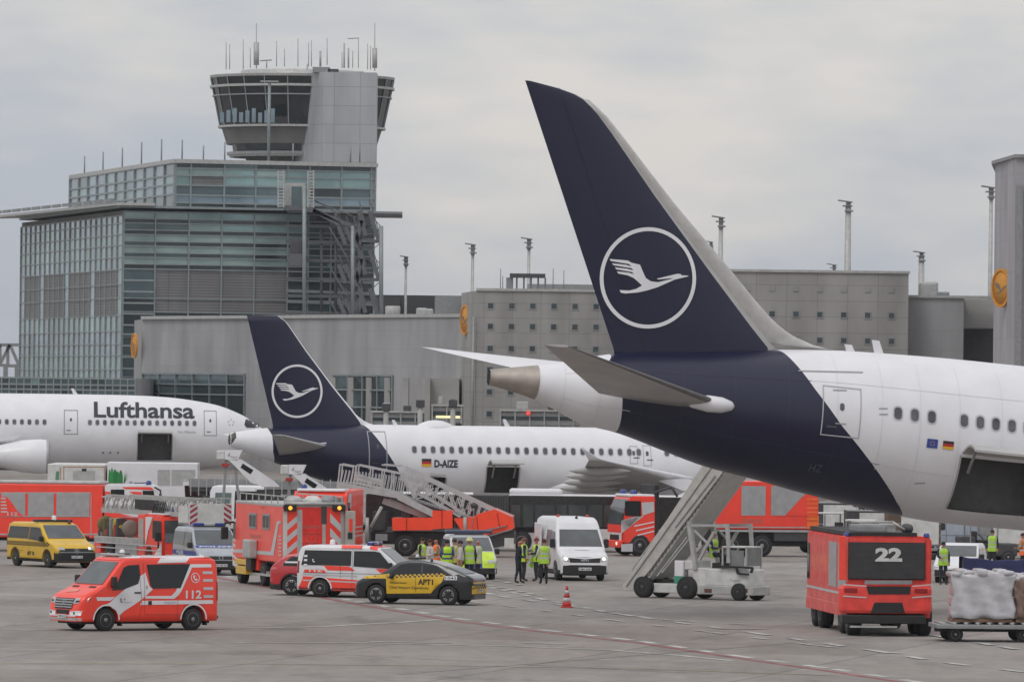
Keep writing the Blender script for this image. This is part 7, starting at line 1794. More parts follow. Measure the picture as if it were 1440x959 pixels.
    truck_wheels(o, (q([(560, 0)])[0][0], q([(900, 0)])[0][0], q([(100, 0)])[0][0]), 2.3, .5, rm=DRIM)
rescue_stairs()

# 8 articulated bus
def bus():
    F = Frame(734, 775, 0, ax=0, ay=-1.25); c = crop(680, 660, 3.6); q = lambda P: F.side(c(P), -1.25)
    o = thing('airport_bus', 'long black and white articulated bus standing behind the white van', 'bus', F)
    BB = mat('bus_black_body', (.02, .021, .022), .15, coat=.5); xa = q([(132, 0)])[0][0]; xb = q([(1010, 0)])[0][0]; zt = q([(0, 125)])[0][1]; zm = q([(0, 295)])[0][1]; zl = q([(0, 405)])[0][1]
    mb = MB(); mb.box(xa, xb, -1.25, 1.25, zm, zt - .02, BB, .06); mb.box(xa, xb, -1.23, 1.23, zt - .12, zt + .02, WHITE, .05); mb.box(xa, q([(400, 0)])[0][0], -1.1, 1.1, zt, zt + .28, WHITE, .12)
    for a, b in ((xa, -.62), (.62, 7.2), (8.5, xb)): mb.box(a, b, -1.26, 1.26, .3, zm, WHITE2 if a < 8 else BB, .03)
    mb.box(-.62, .62, -1.0, 1.0, .9, zm, BLACK); a = q([(105, 400), (160, 345)]); mb.build('front_section', o)
    for k, (a, b) in enumerate(((140, 185), (200, 250), (262, 360), (372, 420), (432, 520), (532, 600), (612, 660))):
        P = q([(a, 290), (b, 290), (b, 180), (a, 180)]); w_ = MB(); w_.decal([P], flat(-1.262), mat('bus_glass', (.05, .058, .06), .12, spec=.8, var=.3, vscale=.8), None); w_.build('window', o)
    w_ = MB()
    for k in range(26): x = xa + .3 + k * .38; w_.box(x, x + .22, -.9, .9, 1.0, zm + .5 + .1 * (k % 2), GREY, .04)
    w_.build('seats', o)
    mb = MB(); xl = q([(-50, 0)])[0][0]; n = 14
    for k in range(n): x = xl + (xa - xl) * k / n; mb.box(x, x + (xa - xl) / n * .7, -1.22, 1.22, .35, zt - .05, mat('bellows_rubber', (.075, .078, .08), .8)); mb.box(x, x + (xa - xl) / n, -1.16, 1.16, .37, zt - .1, BLACK)
    mb.build('bellows', o)
    mb = MB(); xz = xl - 5.2; mb.box(xz, xl, -1.25, 1.25, zm, zt - .02, BB, .06); mb.box(xz, xl, -1.23, 1.23, zt - .12, zt + .05, WHITE, .05); mb.box(xz, xl, -1.26, 1.26, .3, zm, DGREY, .03); mb.build('rear_section', o)
    a = q([(-470, 0), (0, 0)])
    mb = MB(); aa = F.side(crop(400, 660, 4.0)([(1240, 445), (1300, 388)]), -1.27); mb.box(aa[0][0], aa[1][0], -1.30, -1.25, aa[0][1], aa[1][1], WHITE2, .02); mb.build('service_flap', o)
    for x in (0, 7.85, xl - 2.2):
        for sd in (1, -1): wheel(o, x, sd * 1.08, .47, .28, sd)
bus()

# 9 fire truck on the right
def right_fire_truck():
    F = Frame(900, 782, 197, ax=3.05, ay=1.25); y = 1.25; c = crop(860, 640, 4.36); q = lambda P: F.side(c(P), y); c3 = crop(1040, 660, 3.6); p = lambda P: F.side(c3(P), y)
    o = thing('fire_truck', 'red and silver fire truck behind the moving passenger stairs, cab to the left', 'fire truck', F)
    mb = MB(); zc = q([(100, 238)])[0][1]; xf = q([(75, 500)])[0][0]; xb = q([(270, 300)])[0][0]
    mb.prism([(xb, .6), (xf, .6), (xf + .05, 1.3), (xf - .1, 2.3), (xf - .35, zc - .1), (xb, zc - .1)], -1.22, 1.22, RED); bmesh.ops.bevel(mb.bm, geom=list(mb.bm.edges), offset=.06, segments=2, affect='EDGES')
    mb.box(xb, xf - .3, -1.15, 1.15, zc - .15, zc, WHITE, .06); g = flat(1.235)
    for P in ([(185, 290), (260, 285), (262, 345), (190, 370)], [(60, 400), (200, 370), (110, 440), (60, 480)], [(60, 400), (150, 375), (185, 372), (150, 400), (75, 470)], [(60, 545), (130, 540), (130, 590), (60, 590)]): mb.decal([q(P)], g, RSIL, None)
    for k in range(3): mb.decal([q([(140 + k * 10, 430 + k * 28), (262, 405 + k * 28), (262, 412 + k * 28), (140 + k * 10, 438 + k * 28)])], flat(1.24), WHITE, None)
    mb.build('cab', o)
    w_ = MB(); w_.decal([q([(82, 280), (180, 280), (180, 375), (82, 370)])], flat(1.245), GLASS, None); w_.build('window', o)
    w_ = MB(); w_.face([(xf + .05, -1.12, 1.5), (xf + .05, 1.12, 1.5), (xf - .07, 1.12, 2.3), (xf - .07, -1.12, 2.3)], GLASS2); w_.face([(xf - .07, -1.12, 2.3), (xf - .07, 1.12, 2.3), (xf - .26, 1.05, zc - .25), (xf - .26, -1.05, zc - .25)], GLASS2); w_.build('windscreen', o, merge=True)
    w_ = MB(); w_.decal([[(-1.1, .5), (1.1, .5), (1.1, 1.1), (-1.1, 1.1)]], endf(xf + .06), WHITE2, None); w_.decal([[(-.7, .65), (.7, .65), (.7, 1.0), (-.7, 1.0)]], endf(xf + .07), BLACK, None); w_.box(xf, xf + .25, -1.2, 1.2, .4, .75, RED, .05); w_.build('bumper', o)
    w_ = MB(); w_.lathe([(.01, 0), (.08, .01), (.01, .03)], HEAD, 10, Matrix.Translation((xf + .26, .95, .6)), axis='x'); w_.build('lit_headlamp', o)
    beacon(o, xf - .6, .8, zc, BLUEL, .16, .2); beacon(o, xf - .6, -.8, zc, BLUEL, .16, .2)
    w_ = MB(); a = q([(262, 450), (300, 180)]); w_.box(a[1][0], a[0][0] - .03, -1.1, 1.1, .9, a[1][1], BLACK, .05); w_.tube([(xb, 1.2, zc + .1), (xb - .8, 1.2, zc + .35), (xb - 1.1, 1.2, zc - .1)], .06, DGREY); w_.build('equipment_rack', o)
    (xr, zb), (_, zt) = p([(400, 305), (100, 60)]); x0 = q([(640, 400)])[0][0]
    bd = MB(); bd.box(xr, x0, -1.25, 1.25, zb, zt, RED, .05); Fb = flat(1.262)
    s_ = p([(0, 75), (130, 80), (130, 233), (0, 233)]); s0 = F.side([(1030, 700)], y)[0][0]
    (xa1, za1), (xb1, zb1) = p([(140, 232), (320, 82)])
    bd.decal([p([(320, 135), (395, 135), (395, 233), (230, 233)])], flat(1.275), RED, None); 
    for k in range(6): bd.decal([p([(340, 145 + k * 22), (395, 145 + k * 22), (395, 155 + k * 22), (340, 155 + k * 22)])], flat(1.28), mat('rear_orange_red', (.95, .18, .03)), None)
    bd.decal([p([(340, 235), (400, 235), (400, 300), (340, 300)])], flat(1.28), mat('rear_orange_red', (.95, .18, .03)), None)
    bd.decal([[(xr, zb + .08), (x0, zb + .08), (x0, zb + .13), (xr, zb + .13)]], Fb, LGREY, None); bd.decal([[(xr, zb - .12), (x0, zb - .12), (x0, zb - .02), (xr, zb - .02)]], Fb, LGREY, None)
    bd.decal(fit_text('FEUERWEHR', *_bx(p, 10, 120, 275, 250), .02, mirror=True), Fb, mat('faded_red_print', (.55, .16, .12)), None)
    bd.build('body', o)
    for a, b in ((8, 132), (158, 330)):
        w_ = MB(); (u, v), (r_, t) = p([(a, 232), (b, 84)]); w_.decal([[(u, v), (r_, v), (r_, t), (u, t)]], Fb, SILV, None)
        for k in range(12): zz1 = v + (t - v) * k / 12; w_.box(min(u, r_), max(u, r_), 1.264, 1.27, zz1, zz1 + .012, LGREY)
        w_.build('roller_shutter', o)
    w_ = MB(); w_.box(xr, x0, -.9, .9, .5, zb, BLACK); w_.box(xr + .2, xr + 2.2, -1.2, 1.2, .75, zb, DGREY, .02); w_.build('chassis', o)
    truck_wheels(o, (3.05, p([(115, 400)])[0][0], p([(115, 400)])[0][0] + 1.5), 2.5, .52)
    w_ = MB(); w_.box(xr - 1.1, xr - .05, -1.0, 1.0, .7, 1.3, mat('navy_panel', (.03, .05, .14)), .04); w_.box(xr - 1.1, xr - .05, 1.0, 1.02, 1.1, 1.28, HIVY); w_.box(xr - 1.0, xr - .3, 1.0, 1.02, .72, .85, HIVY); w_.build('tail_attachment', o)
right_fire_truck()

# 10 moving passenger stairs
def moving_stairs():
    F = Frame(904, 840, -35, ax=0, ay=-.95); yn = -.95; yf = .85; c = crop(860, 640, 4.36); q = lambda P, y=yn: F.side(c(P), y)
    o = thing('passenger_stairs', 'white self driving passenger stairs with tall beige ramp, below the nearest airliner tail', 'passenger stairs', F)
    BG = mat('stair_beige_panel', (.50, .48, .45), .55, var=.1)
    mb = MB(); P = q([(80, 825), (72, 800), (150, 690), (590, 20), (760, -80), (800, -60), (665, 130), (425, 445), (240, 700), (135, 822)])
    mb.prism(P, yn - .05, yn + .05, BG); mb.prism(P, yf - .05, yf + .05, BG)
    fr = [((95, 800), (640, 40)), ((395, 440), (640, 125))]
    for a, b in fr: A, B_ = q([a, b]); mb.beam((A[0], yn - .08, A[1]), (B_[0], yn - .08, B_[1]), .05, LGREY)
    mb.build('ramp_side', o)
    mb = MB(); A, B_ = q([(175, 760), (700, 40)]); n = 26
    for k in range(n):
        t = k / n; x = A[0] + (B_[0] - A[0]) * t; z = A[1] + (B_[1] - A[1]) * t; mb.box(x - .04, x + .28, yn + .05, yf - .05, z - .03, z + .02, GREY); mb.box(x + .22, x + .26, yn + .05, yf - .05, z, z + .2, DGREY)
    mb.prism([(A[0] + .1, A[1] - .1), (B_[0] + .1, B_[1] - .1), (B_[0] + .16, B_[1] - .2), (A[0] + .16, A[1] - .2)], yn + .06, yf - .06, mat('ramp_underside', (.48, .47, .44), .7)); mb.build('steps', o)
    mb = MB()
    for y in (yn, yf):
        for d in (.2,): mb.beam((A[0] - .35, y, A[1] + d + .2), (B_[0] - .35, y, B_[1] + d + .2), .05, LGREY)
        for k in range(9): t = k / 8; x = A[0] + (B_[0] - A[0]) * t - .35; z = A[1] + (B_[1] - A[1]) * t; mb.beam((x, y, z), (x, y, z + .4), .04, LGREY)
    mb.build('handrail', o)
    mb = MB()                                                          # chassis
    def bx(x0, y0, x1, y1, ya, yb, m, bv=.03): x0, x1 = [385 + (u - 385) * .88 if u > 385 else u for u in (x0, x1)]; yb = min(yb, .25); a = q([(x0, y1), (x1, y0)]); mb.box(a[0][0], a[1][0], ya, yb, a[0][1], a[1][1], m, bv)
    bx(230, 790, 480, 840, -.8, .8, WHITE2); bx(590, 700, 895, 800, -.9, .9, WHITE2, .06); bx(560, 805, 935, 850, -.95, .95, LGREY, .03); bx(500, 690, 600, 850, -.85, .85, WHITE2)
    bx(385, 645, 450, 800, -.97, -.6, WHITE, .03); bx(450, 645, 520, 700, -.9, .9, WHITE2)
    bx(705, 680, 895, 690, -.9, -.85, GREY, 0); bx(610, 660, 700, 700, -.6, .6, BLACK)
    for a, b, w_ in (((465, 400), (510, 700), .16), ((480, 430), (710, 430), .1), ((700, 430), (715, 660), .12), ((500, 460), (600, 560), .07), ((620, 470), (530, 640), .1), ((455, 500), (270, 740), .05), ((470, 510), (300, 720), .05)):
        for y in (yn + .1, yf - .1): A_, B2 = q([a, b]); mb.beam((A_[0], y, A_[1]), (B2[0], y, B2[1]), w_, LGREY)
    mb.build('chassis', o)
    mb = MB(); a = q([(385, 785), (445, 740)]); mb.decal([[(a[0][0], a[0][1]), (a[1][0], a[0][1]), (a[1][0], a[1][1]), (a[0][0], a[1][1])]], flat(-.975), mat('teal_print', (.05, .28, .20)), None); mb.decal(fit_text('Fraport', *_bx(q, 725, 785, 775, 755), .0), flat(-.905), GREY, None)
    mb.build('markings', o); mb = MB()
    for u in (570, 790): a = q([(u, 840), (u + 45, 818)]); mb.box(a[0][0], a[1][0], -.97, -.94, a[0][1], a[1][1], mat('lamp_brown', (.12, .05, .04)), .01); mb.build('tail_light', o); mb = MB()
    mb.bm.free()
    mb = MB(); a = q([(670, 660), (815, 560)]); gl = mat('cab_clear_screen', (.22, .23, .23), .1, var=.1)
    mb.box(a[0][0], a[1][0], -.85, .25, a[1][1] - .06, a[1][1], WHITE2, .02)
    for x in (a[0][0], a[1][0]):
        for y in (-.82, .22): mb.beam((x, y, a[0][1] - .2), (x, y, a[1][1]), .06, LGREY)
    mb.box(a[1][0] - .03, a[1][0], -.8, .2, a[0][1] - .1, a[1][1] - .06, gl); mb.box(a[0][0] + .3, a[1][0] - .1, -.83, -.81, a[0][1] - .1, a[1][1] - .15, gl); mb.build('driver_cab', o)
    mb = MB()
    for a, b in (((660, 680), (870, 690)), ((870, 690), (860, 720)), ((770, 690), (780, 725)), ((780, 725), (845, 730))): A_, B2 = q([a, b]); mb.beam((A_[0], -1.0, A_[1]), (B2[0], -1.0, B2[1]), .08, BLACK)
    mb.build('bumper_rail', o)
    x1, x2 = q([(470, 0), (790, 0)])
    for x, r in ((0, .41), (x1[0], .43), (x2[0], .33)):
        for sd in (1, -1): wheel(o, x, -.88 if sd < 0 else .3, r, .3, sd, rm=DGREY)
    mb = MB(); mb.beam((0, -.9, .46), (0, .9, .46), .14, BLACK, n=8); mb.box(-.5, .6, -.5, .5, .45, .7, BLACK, .03); mb.build('axle', o)
    return F, q
F_ST, Q_ST = moving_stairs()

# 11 airport crash tender seen from the rear
def tender():
    c = crop(1040, 660, 3.6); F = Frame(1190, 893, 95, ax=-4.6, ay=1.42); xe = -5.35; e = lambda P: F.front(c(P), xe)
    o = thing('crash_tender', 'large red airport fire engine numbered 22, louvred black rear panel, at lower right', 'fire engine', F)
    pts = lambda x, y: e([(x, y)])[0]
    yl, yr = 1.48, pts(975, 400)[0]; zt = pts(700, 338)[1]; zw = pts(700, 560)[1]
    Z_ = lambda y: pts(700, y)[1]; Y_ = lambda x: pts(x, 450)[0]
    TR = mat('tender_red_paint', (.80, .060, .045), .42, coat=.2, var=.12)
    mb = MB(); mb.prism([(Y_(548), Z_(560)), (Y_(945), Z_(560)), (Y_(945), Z_(345)), (Y_(930), zt), (Y_(560), zt), (Y_(548), Z_(345))], xe, xe + .1, TR, plane='yz')
    mb.prism([(yl, .95), (yr, .95), (yr, Z_(350)), (yr + .12, zt), (yl - .12, zt), (yl, Z_(350))], xe + .08, 5.0, TR, plane='yz')
    bmesh.ops.bevel(mb.bm, geom=list(mb.bm.edges), offset=.05, segments=2, affect='EDGES')
    mb.box(xe - .12, xe + .3, Y_(975), Y_(505), Z_(730), Z_(585), TR, .12); mb.box(xe + .3, 5.2, yr, yl, .6, 1.0, TR, .03)
    mb.box(xe - .02, xe + .1, Y_(540), Y_(505), Z_(560), zt, mat('bright_red_strip', (.92, .07, .04)), .02)
    mb.build('body', o)
    lv = MB(); lv.box(xe - .03, xe, Y_(940), Y_(550), Z_(556), Z_(368), BLACK, .02)
    for k in range(30): z = Z_(550) + (Z_(372) - Z_(550)) * k / 30; lv.box(xe - .06, xe - .03, Y_(935), Y_(555), z, z + .025, DGREY)
    lv.decal(fit_text('22', *_bx(e, 685, 822, 460, 400), .05, mirror=True), endf(xe - .075), WHITE2, None)
    lv.build('louvre_panel', o)
    d = MB(); d.decal([e([(640, 590), (865, 590), (860, 630), (650, 630)])], endf(xe - .14), BLACK, None); d.decal([e([(680, 672), (820, 672), (835, 725), (660, 725)])], endf(xe - .14), BLACK, None)
    for y0 in (578, 636): d.decal([e([(520, y0), (640, y0 + 8), (640, y0 + 14), (520, y0 + 6)]), e([(870, y0 + 8), (975, y0), (975, y0 + 6), (870, y0 + 14)])], endf(xe - .145), RSIL, None)
    d.decal([e([(630, 560), (870, 560), (870, 580), (630, 580)])], endf(xe - .142), GREY, None)
    d.build('rear_recess', o)
    b = MB(); b.box(xe - .1, xe + .5, Y_(945), Y_(520), Z_(780), Z_(735), BLACK, .04); b.box(xe - .12, xe - .1, Y_(800), Y_(560), Z_(800), Z_(790), LGREY); b.build('bumper', o)
    for s, xx in ((1, 560), (-1, 915)): t = MB(); t.box(xe - .15, xe - .1, Y_(xx + 35), Y_(xx - 30), Z_(622), Z_(600), TAIL, .01); t.build('tail_light', o)
    r = MB(); r.box(xe + .1, 4.8, Y_(900), Y_(560), zt, zt + .12, BLACK); r.box(xe + .3, xe + 2.3, Y_(750), Y_(600), zt + .1, Z_(282), GREY, .06); r.box(xe + .4, xe + 1.2, Y_(800), Y_(720), zt + .1, Z_(275), LGREY, .05); r.tube([(xe + .3, Y_(570), Z_(268)), (xe + .3, Y_(780), Z_(266)), (xe + .3, Y_(840), Z_(305))], .04, LGREY); r.lathe([(.05, -.5), (.16, -.3), (.16, .4), (.05, .5)], DGREY, 12, Matrix.Translation((xe + 1, Y_(870), Z_(300))), axis='x'); r.build('roof_monitor', o)
    sp = MB(); xs2 = [xe + .5, xe + 2.8, xe + 5.2]
    for x in xs2[:2]: sp.box(x, x + 1.9, yl, yl + .02, 1.5, Z_(380), SILV, .01)
    sp.decal([[(xe + .1, 1.3), (5, 1.3), (5, 1.38), (xe + .1, 1.38)]], flat(yl + .014), RSIL, None); sp.decal([[(4.3, 1.6), (4.9, 1.6), (4.9, 2.8), (4.3, 2.8)]], flat(yl + .014), GLASS, None); sp.build('side_locker', o)
    truck_wheels(o, (-4.2, -2.6, 2.6, 4.2), 2.75, .66, .42, rm=DRIM)
    m = MB(); m.box(xe + .2, 4.8, -1.0, 1.0, .6, 1.0, BLACK); m.build('chassis', o)
    for y in (Y_(545), Y_(950)): beacon(o, xe + .2, y, zt - .02, BLUEL, .1, .14)
tender()
# ================================================================== PEOPLE
SKIN = mat('skin', (.42, .22, .15), .55, var=.06, vscale=12); SKIN_R = mat('ruddy_skin', (.45, .16, .11), .55, var=.06)
TRS = mat('dark_trousers', (.022, .024, .032), .85, var=.15, vscale=9); SHOE = mat('black_shoe', (.012, .012, .012), .5)
BAND = mat('reflective_band', (.50, .51, .50), .35, .1, var=0)
def person(px_, py, deg, label, top=TRS, vest=None, hair='short', haircol=(.03, .02, .015), skin=SKIN, arms=None, h=1.78, trousers=TRS, sleeves=True, lean=0, stride=.0, band=BAND, group=None, z=0, sit=False, frame=None, head_turn=0):
    """arms: for each side (elbow xyz, wrist xyz) in body space, x forward, y to its left"""
    F = frame or Frame(px_, py, deg)
    o = thing('person', label, 'person', F, group=group)
    k = h / 1.78
    arms = arms or (((-.02, .25, 1.14), (.06, .24, .88)), ((-.02, -.25, 1.14), (.06, -.24, .88)))
    kk = 1.12
    V = [(0, 0, .95), (0, 0, 1.10), (lean * .5, 0, 1.32), (lean, 0, 1.47), (lean, 0, 1.545), (lean + .02, 0, 1.635), (lean + .015, 0, 1.71)]
    rad = [(.155, .115), (.14, .105), (.165, .115), (.085, .075), (.055, .058), (.082, .098), (.065, .08)]
    E = [(0, 1), (1, 2), (2, 3), (3, 4), (4, 5), (5, 6)]
    for s, st in ((1, stride), (-1, -stride)):
        b = len(V)
        if sit: V += [(.02, s * .10, .92), (.42, s * .13, .90), (.44, s * .13, .48), (.58, s * .13, .44)]
        else: V += [(0, s * .095, .90), (.03 + st * .5, s * .10, .50), (-.01 + st, s * .11, .09), (.16 + st, s * .13, .035)]
        rad += [(.10, .10), (.062, .066), (.04, .044), (.035, .04)]; E += [(0, b), (b, b + 1), (b + 1, b + 2), (b + 2, b + 3)]
    for s, (el, wr) in zip((1, -1), arms):
        b = len(V); V += [(lean, s * .185, 1.43), el, wr]; rad += [(.062, .062), (.044, .044), (.03, .032)]; E += [(2, b), (b, b + 1), (b + 1, b + 2)]
    me = bpy.data.meshes.new('body'); me.from_pydata([Vector(v) * k for v in V], E, []); ob = bpy.data.objects.new('body_tmp', me); COL.objects.link(ob)
    sk = ob.modifiers.new('skin', 'SKIN'); sk.use_smooth_shade = True; sb = ob.modifiers.new('sub', 'SUBSURF'); sb.levels = 2; sb.render_levels = 2
    for i, r in enumerate(rad): me.skin_vertices[0].data[i].radius = (r[0] * k * (kk if i not in (4, 5, 6) else 1), r[1] * k * (kk if i not in (4, 5, 6) else 1))
    me.skin_vertices[0].data[0].use_root = True
    dg = bpy.context.evaluated_depsgraph_get(); dg.update(); m2 = bpy.data.meshes.new_from_object(ob.evaluated_get(dg)); bpy.data.objects.remove(ob); bpy.data.meshes.remove(me)
    mb = MB(); mb.bm.from_mesh(m2); bpy.data.meshes.remove(m2); I = {m: mb.mi(m) for m in (trousers, top, skin, SHOE)}
    wr = [Vector(a[1]) * k for a in arms]; el = [Vector(a[0]) * k for a in arms]
    for f in mb.bm.faces:
        c = f.calc_center_median(); f.smooth = True; m = top
        if c.z > 1.50 * k: m = skin
        elif c.z < .94 * k and (abs(c.y) < .2 * k or sit): m = trousers
        if c.z < .075 * k and not sit: m = SHOE
        for w_, e_ in zip(wr, el):
            if (c - w_).length < .055 * k: m = skin
            if not sleeves and (c - w_).length < (c - e_).length and (c - w_).length < .25 * k and abs(c.y) > .12: m = skin
        f.material_index = I[m]
    # hands: palm, four unequal bent fingers, thumb from the side
    for s, (e_, w_) in zip((1, -1), arms):
        w_ = Vector(w_) * k; d = (w_ - Vector(e_) * k).normalized(); lat = Vector((1, 0, 0)) if abs(d.x) < .7 else Vector((0, 0, 1)); lat = (lat - d * lat.dot(d)).normalized(); n = d.cross(lat)
        mb.beam(w_ - d * .01, w_ + d * .085, .075, skin, .032, n=8, up=lat)
        for q_, L_ in enumerate((.065, .078, .072, .055)):
            b = w_ + d * .08 + lat * (-.027 + .018 * q_); m_ = b + d * L_ * .55 + n * (.006 * s); t_ = m_ + d * L_ * .4 + n * (.022 * s); mb.beam(b, m_, .016, skin, n=6); mb.beam(m_, t_, .014, skin, n=6)
        b = w_ + d * .025 - lat * .03; m_ = b + d * .03 - lat * .03 + n * .01 * s; mb.beam(b, m_, .02, skin, n=6); mb.beam(m_, m_ + d * .032 - lat * .006, .017, skin, n=6)
    hx = (lean + .02) * k; R_ = Matrix.Translation((hx, 0, 1.655 * k))
    mb.lathe([(.002, .118), (.012, .108), (.018, .09)], skin, 8, R_ @ Matrix.Translation((-.004, 0, -.01)), axis='x')
    for s in (1, -1):
        mb.lathe([(.002, -.006), (.022, -.002), (.024, .006), (.003, .012)], skin, 8, R_ @ Matrix.Translation((-.01, s * .088, -.01)), axis='y')
        mb.lathe([(.002, .100), (.009, .096), (.01, .088)], mat('eye_dark', (.02, .015, .012), var=0), 6, R_ @ Matrix.Translation((-.006, s * .032, .012)), axis='x')
    mb.box(hx + .088, hx + .098, -.025, .025, 1.655 * k - .052, 1.655 * k - .044, mat('lips', (.25, .08, .07), var=0), .002)
    mb.build('body', o)
    HM = mat('hair_%d_%d' % (int(haircol[0] * 100), int(haircol[1] * 100)), haircol, .8)
    if hair == 'short':
        mb = MB(); mb.lathe([(.102, -.02), (.108, .02), (.1, .06), (.07, .098), (.02, .115), (.001, .118)], HM, 16, Matrix.Translation((hx - .018, 0, 1.67 * k)) @ Matrix.Diagonal((1, .88, 1, 1)).to_4x4()); mb.build('hair', o)
    elif hair == 'helmet':
        mb = MB(); mb.lathe([(.15, -.02), (.145, 0), (.132, .05), (.1, .1), (.04, .135), (.001, .14)], mat('helmet_pale_yellow', (.62, .60, .25), .4), 20, Matrix.Translation((hx - .01, 0, 1.69 * k))); mb.box(hx - .15, hx + .12, -.012, .012, 1.80 * k, 1.835 * k, mat('helmet_pale_yellow', (.62, .60, .25), .4), .005); mb.build('helmet', o)
    elif hair == 'cap':
        mb = MB(); mb.lathe([(.104, .02), (.106, .05), (.085, .095), (.03, .112), (.001, .114)], vest or BLACK, 16, Matrix.Translation((hx - .01, 0, 1.67 * k))); mb.build('cap', o)
    if vest:
        mb = MB(); n = 24; zs = [.80, .88, .94, .99, 1.06, 1.12, 1.17, 1.24, 1.32, 1.38, 1.43, 1.475, 1.505]
        wx = [.165, .165, .16, .155, .155, .155, .155, .16, .163, .158, .14, .11, .085]; wy = [.215, .215, .21, .20, .20, .20, .20, .205, .215, .22, .215, .16, .09]
        Rg = []
        for z_, a, b in zip(zs, wx, wy):
            sh = lean * max(0, (z_ - .95) / .5); Rg.append([mb.bm.verts.new(((a * math.cos(2 * math.pi * j / n) + min(sh, lean)) * k, b * math.sin(2 * math.pi * j / n) * k, (z_ + .004 * math.sin(j * 2.3)) * k)) for j in range(n)])
        for r_ in range(len(Rg) - 1):
            for j in range(n):
                m = band if r_ in (3, 6) else vest
                if r_ > 6 and j % 12 in (4, 8): m = band
                f = mb.bm.faces.new((Rg[r_][j], Rg[r_][(j + 1) % n], Rg[r_ + 1][(j + 1) % n], Rg[r_ + 1][j])); f.material_index = mb.mi(m); f.smooth = True
        mb.build('hi_vis_vest', o)
    return o
fw = lambda s, z1=1.12, z2=1.15: (((.05, .23 * s, z1)), ((.28, .14 * s, z2)))
def arms2(l, r): return (l, r)
AD = ((-.02, .25, 1.14), (.06, .24, .88)); AE = ((-.02, -.25, 1.14), (.06, -.24, .88))
AF = ((.04, .24, 1.15), (.28, .12, 1.12)); AG = ((.04, -.24, 1.15), (.28, -.12, 1.12))
AH = ((-.04, .27, 1.16), (.10, .16, 1.02)); AI = ((-.04, -.27, 1.16), (.10, -.16, 1.02))
GT = mat('hi_vis_green_yellow', (.40, .66, .06), .7, var=.12, vscale=8); WJ = mat('white_jacket', (.55, .54, .50), .8); BJ = mat('medic_blue_jacket', (.03, .07, .22), .8); NAV = mat('dark_navy_jacket', (.015, .02, .035), .8); TN = mat('tan_jacket', (.26, .20, .08), .85)
person(593, 817, -20, 'person in dark jacket and yellow-green vest, leftmost of the group by the police car', NAV, HIVY, haircol=(.02, .015, .01), arms=(AD, AE))
person(604, 820, -150, 'person in white and yellow jacket with dark red hair, second from left', WJ, None, haircol=(.08, .015, .01), arms=(AF, AI), trousers=TN)
person(613, 818, 200, 'bald ruddy faced person in an orange vest in the group by the police car', TN, HIVO, hair=None, skin=SKIN_R, arms=(AF, AG))
person(628, 821, 95, 'dark haired person seen from behind in blue jacket with yellow back panel', BJ, HIVY, haircol=(.015, .012, .01), arms=(AH, AI), band=BJ)
person(638.5, 819, 160, 'brown haired person in tan and yellow jacket beside the blue jacketed person', TN, mat('yellow_jacket', (.55, .55, .10), .8), haircol=(.06, .025, .02), arms=(AD, AE))
person(647, 822, 175, 'person in white shirt between the tan jacket and the green vest', WJ, None, haircol=(.05, .015, .015), arms=(AD, AG), sleeves=False)
person(659.5, 822, 88, 'person in pale yellow helmet and long green-yellow vest, back to the camera', NAV, GT, hair='helmet', arms=(AD, AE), h=1.86)
person(672, 820, 170, 'balding person in white shirt and pale yellow vest, rightmost of the group', WJ, mat('pale_yellow_vest', (.50, .60, .25), .8), hair=None, skin=SKIN_R, arms=(AF, AE))
person(728.5, 820, -8, 'ruddy faced person in dark clothes with yellow sleeves, left of the white van', NAV, None, haircol=(.25, .07, .04), hair=None, skin=SKIN_R, arms=(((.02, .24, 1.14), (.30, .14, 1.0)), ((.02, -.26, 1.14), (.30, -.16, 1.02))), stride=.10, lean=.04)
person(736, 817, 10, 'person in green vest standing behind the dark clothed person', NAV, HIVY, haircol=(.2, .08, .05), arms=(AF, AE))
person(754, 817, 185, 'red haired person in vest half hidden behind the person in lime vest', NAV, HIVY, haircol=(.2, .05, .03), skin=SKIN_R, arms=(AF, AG))
person(764.5, 821, 100, 'person in lime vest and black trousers seen from behind, left of the white van', WJ, GT, haircol=(.06, .02, .015), arms=(((.0, .27, 1.14), (.22, .26, .98)), AE), h=1.83, sleeves=False)
person(320, 765 - 17, -60, 'small distant person in lime overalls beside the silver minibus', HIVY, HIVY, haircol=(.1, .03, .02), trousers=mat('lime_trousers', (.35, .5, .05), .8))
person(1326, 822, -80, 'person in lime vest with orange collar right of the crash tender', NAV, GT, haircol=(.03, .02, .01), arms=(AD, AG))
person(1395, 800, -100, 'person in lime vest behind the blue tarpaulin, left one', NAV, GT, haircol=(.05, .03, .02)); person(1438, 806, 170, 'person in orange and lime vest at the right frame edge behind the tarpaulin', TN, HIVO, haircol=(.05, .02, .02), arms=(AF, AG))
# driver on the moving stairs, sitting at the controls
(dx_, dz_) = Q_ST([(625, 640)], 0)[0]
class _Fr: pass
fr = _Fr(); fr.M = F_ST.M @ Matrix.Translation((dx_, 0, dz_ - .72)) @ Matrix.Rotation(R(0), 4, 'Z')
person(0, 0, 0, 'driver in lime vest and cap at the controls of the moving stairs', NAV, GT, hair='cap', sit=True, frame=fr, arms=(((.1, .25, 1.16), (.36, .14, 1.16)), ((.1, -.25, 1.16), (.36, -.14, 1.16))))
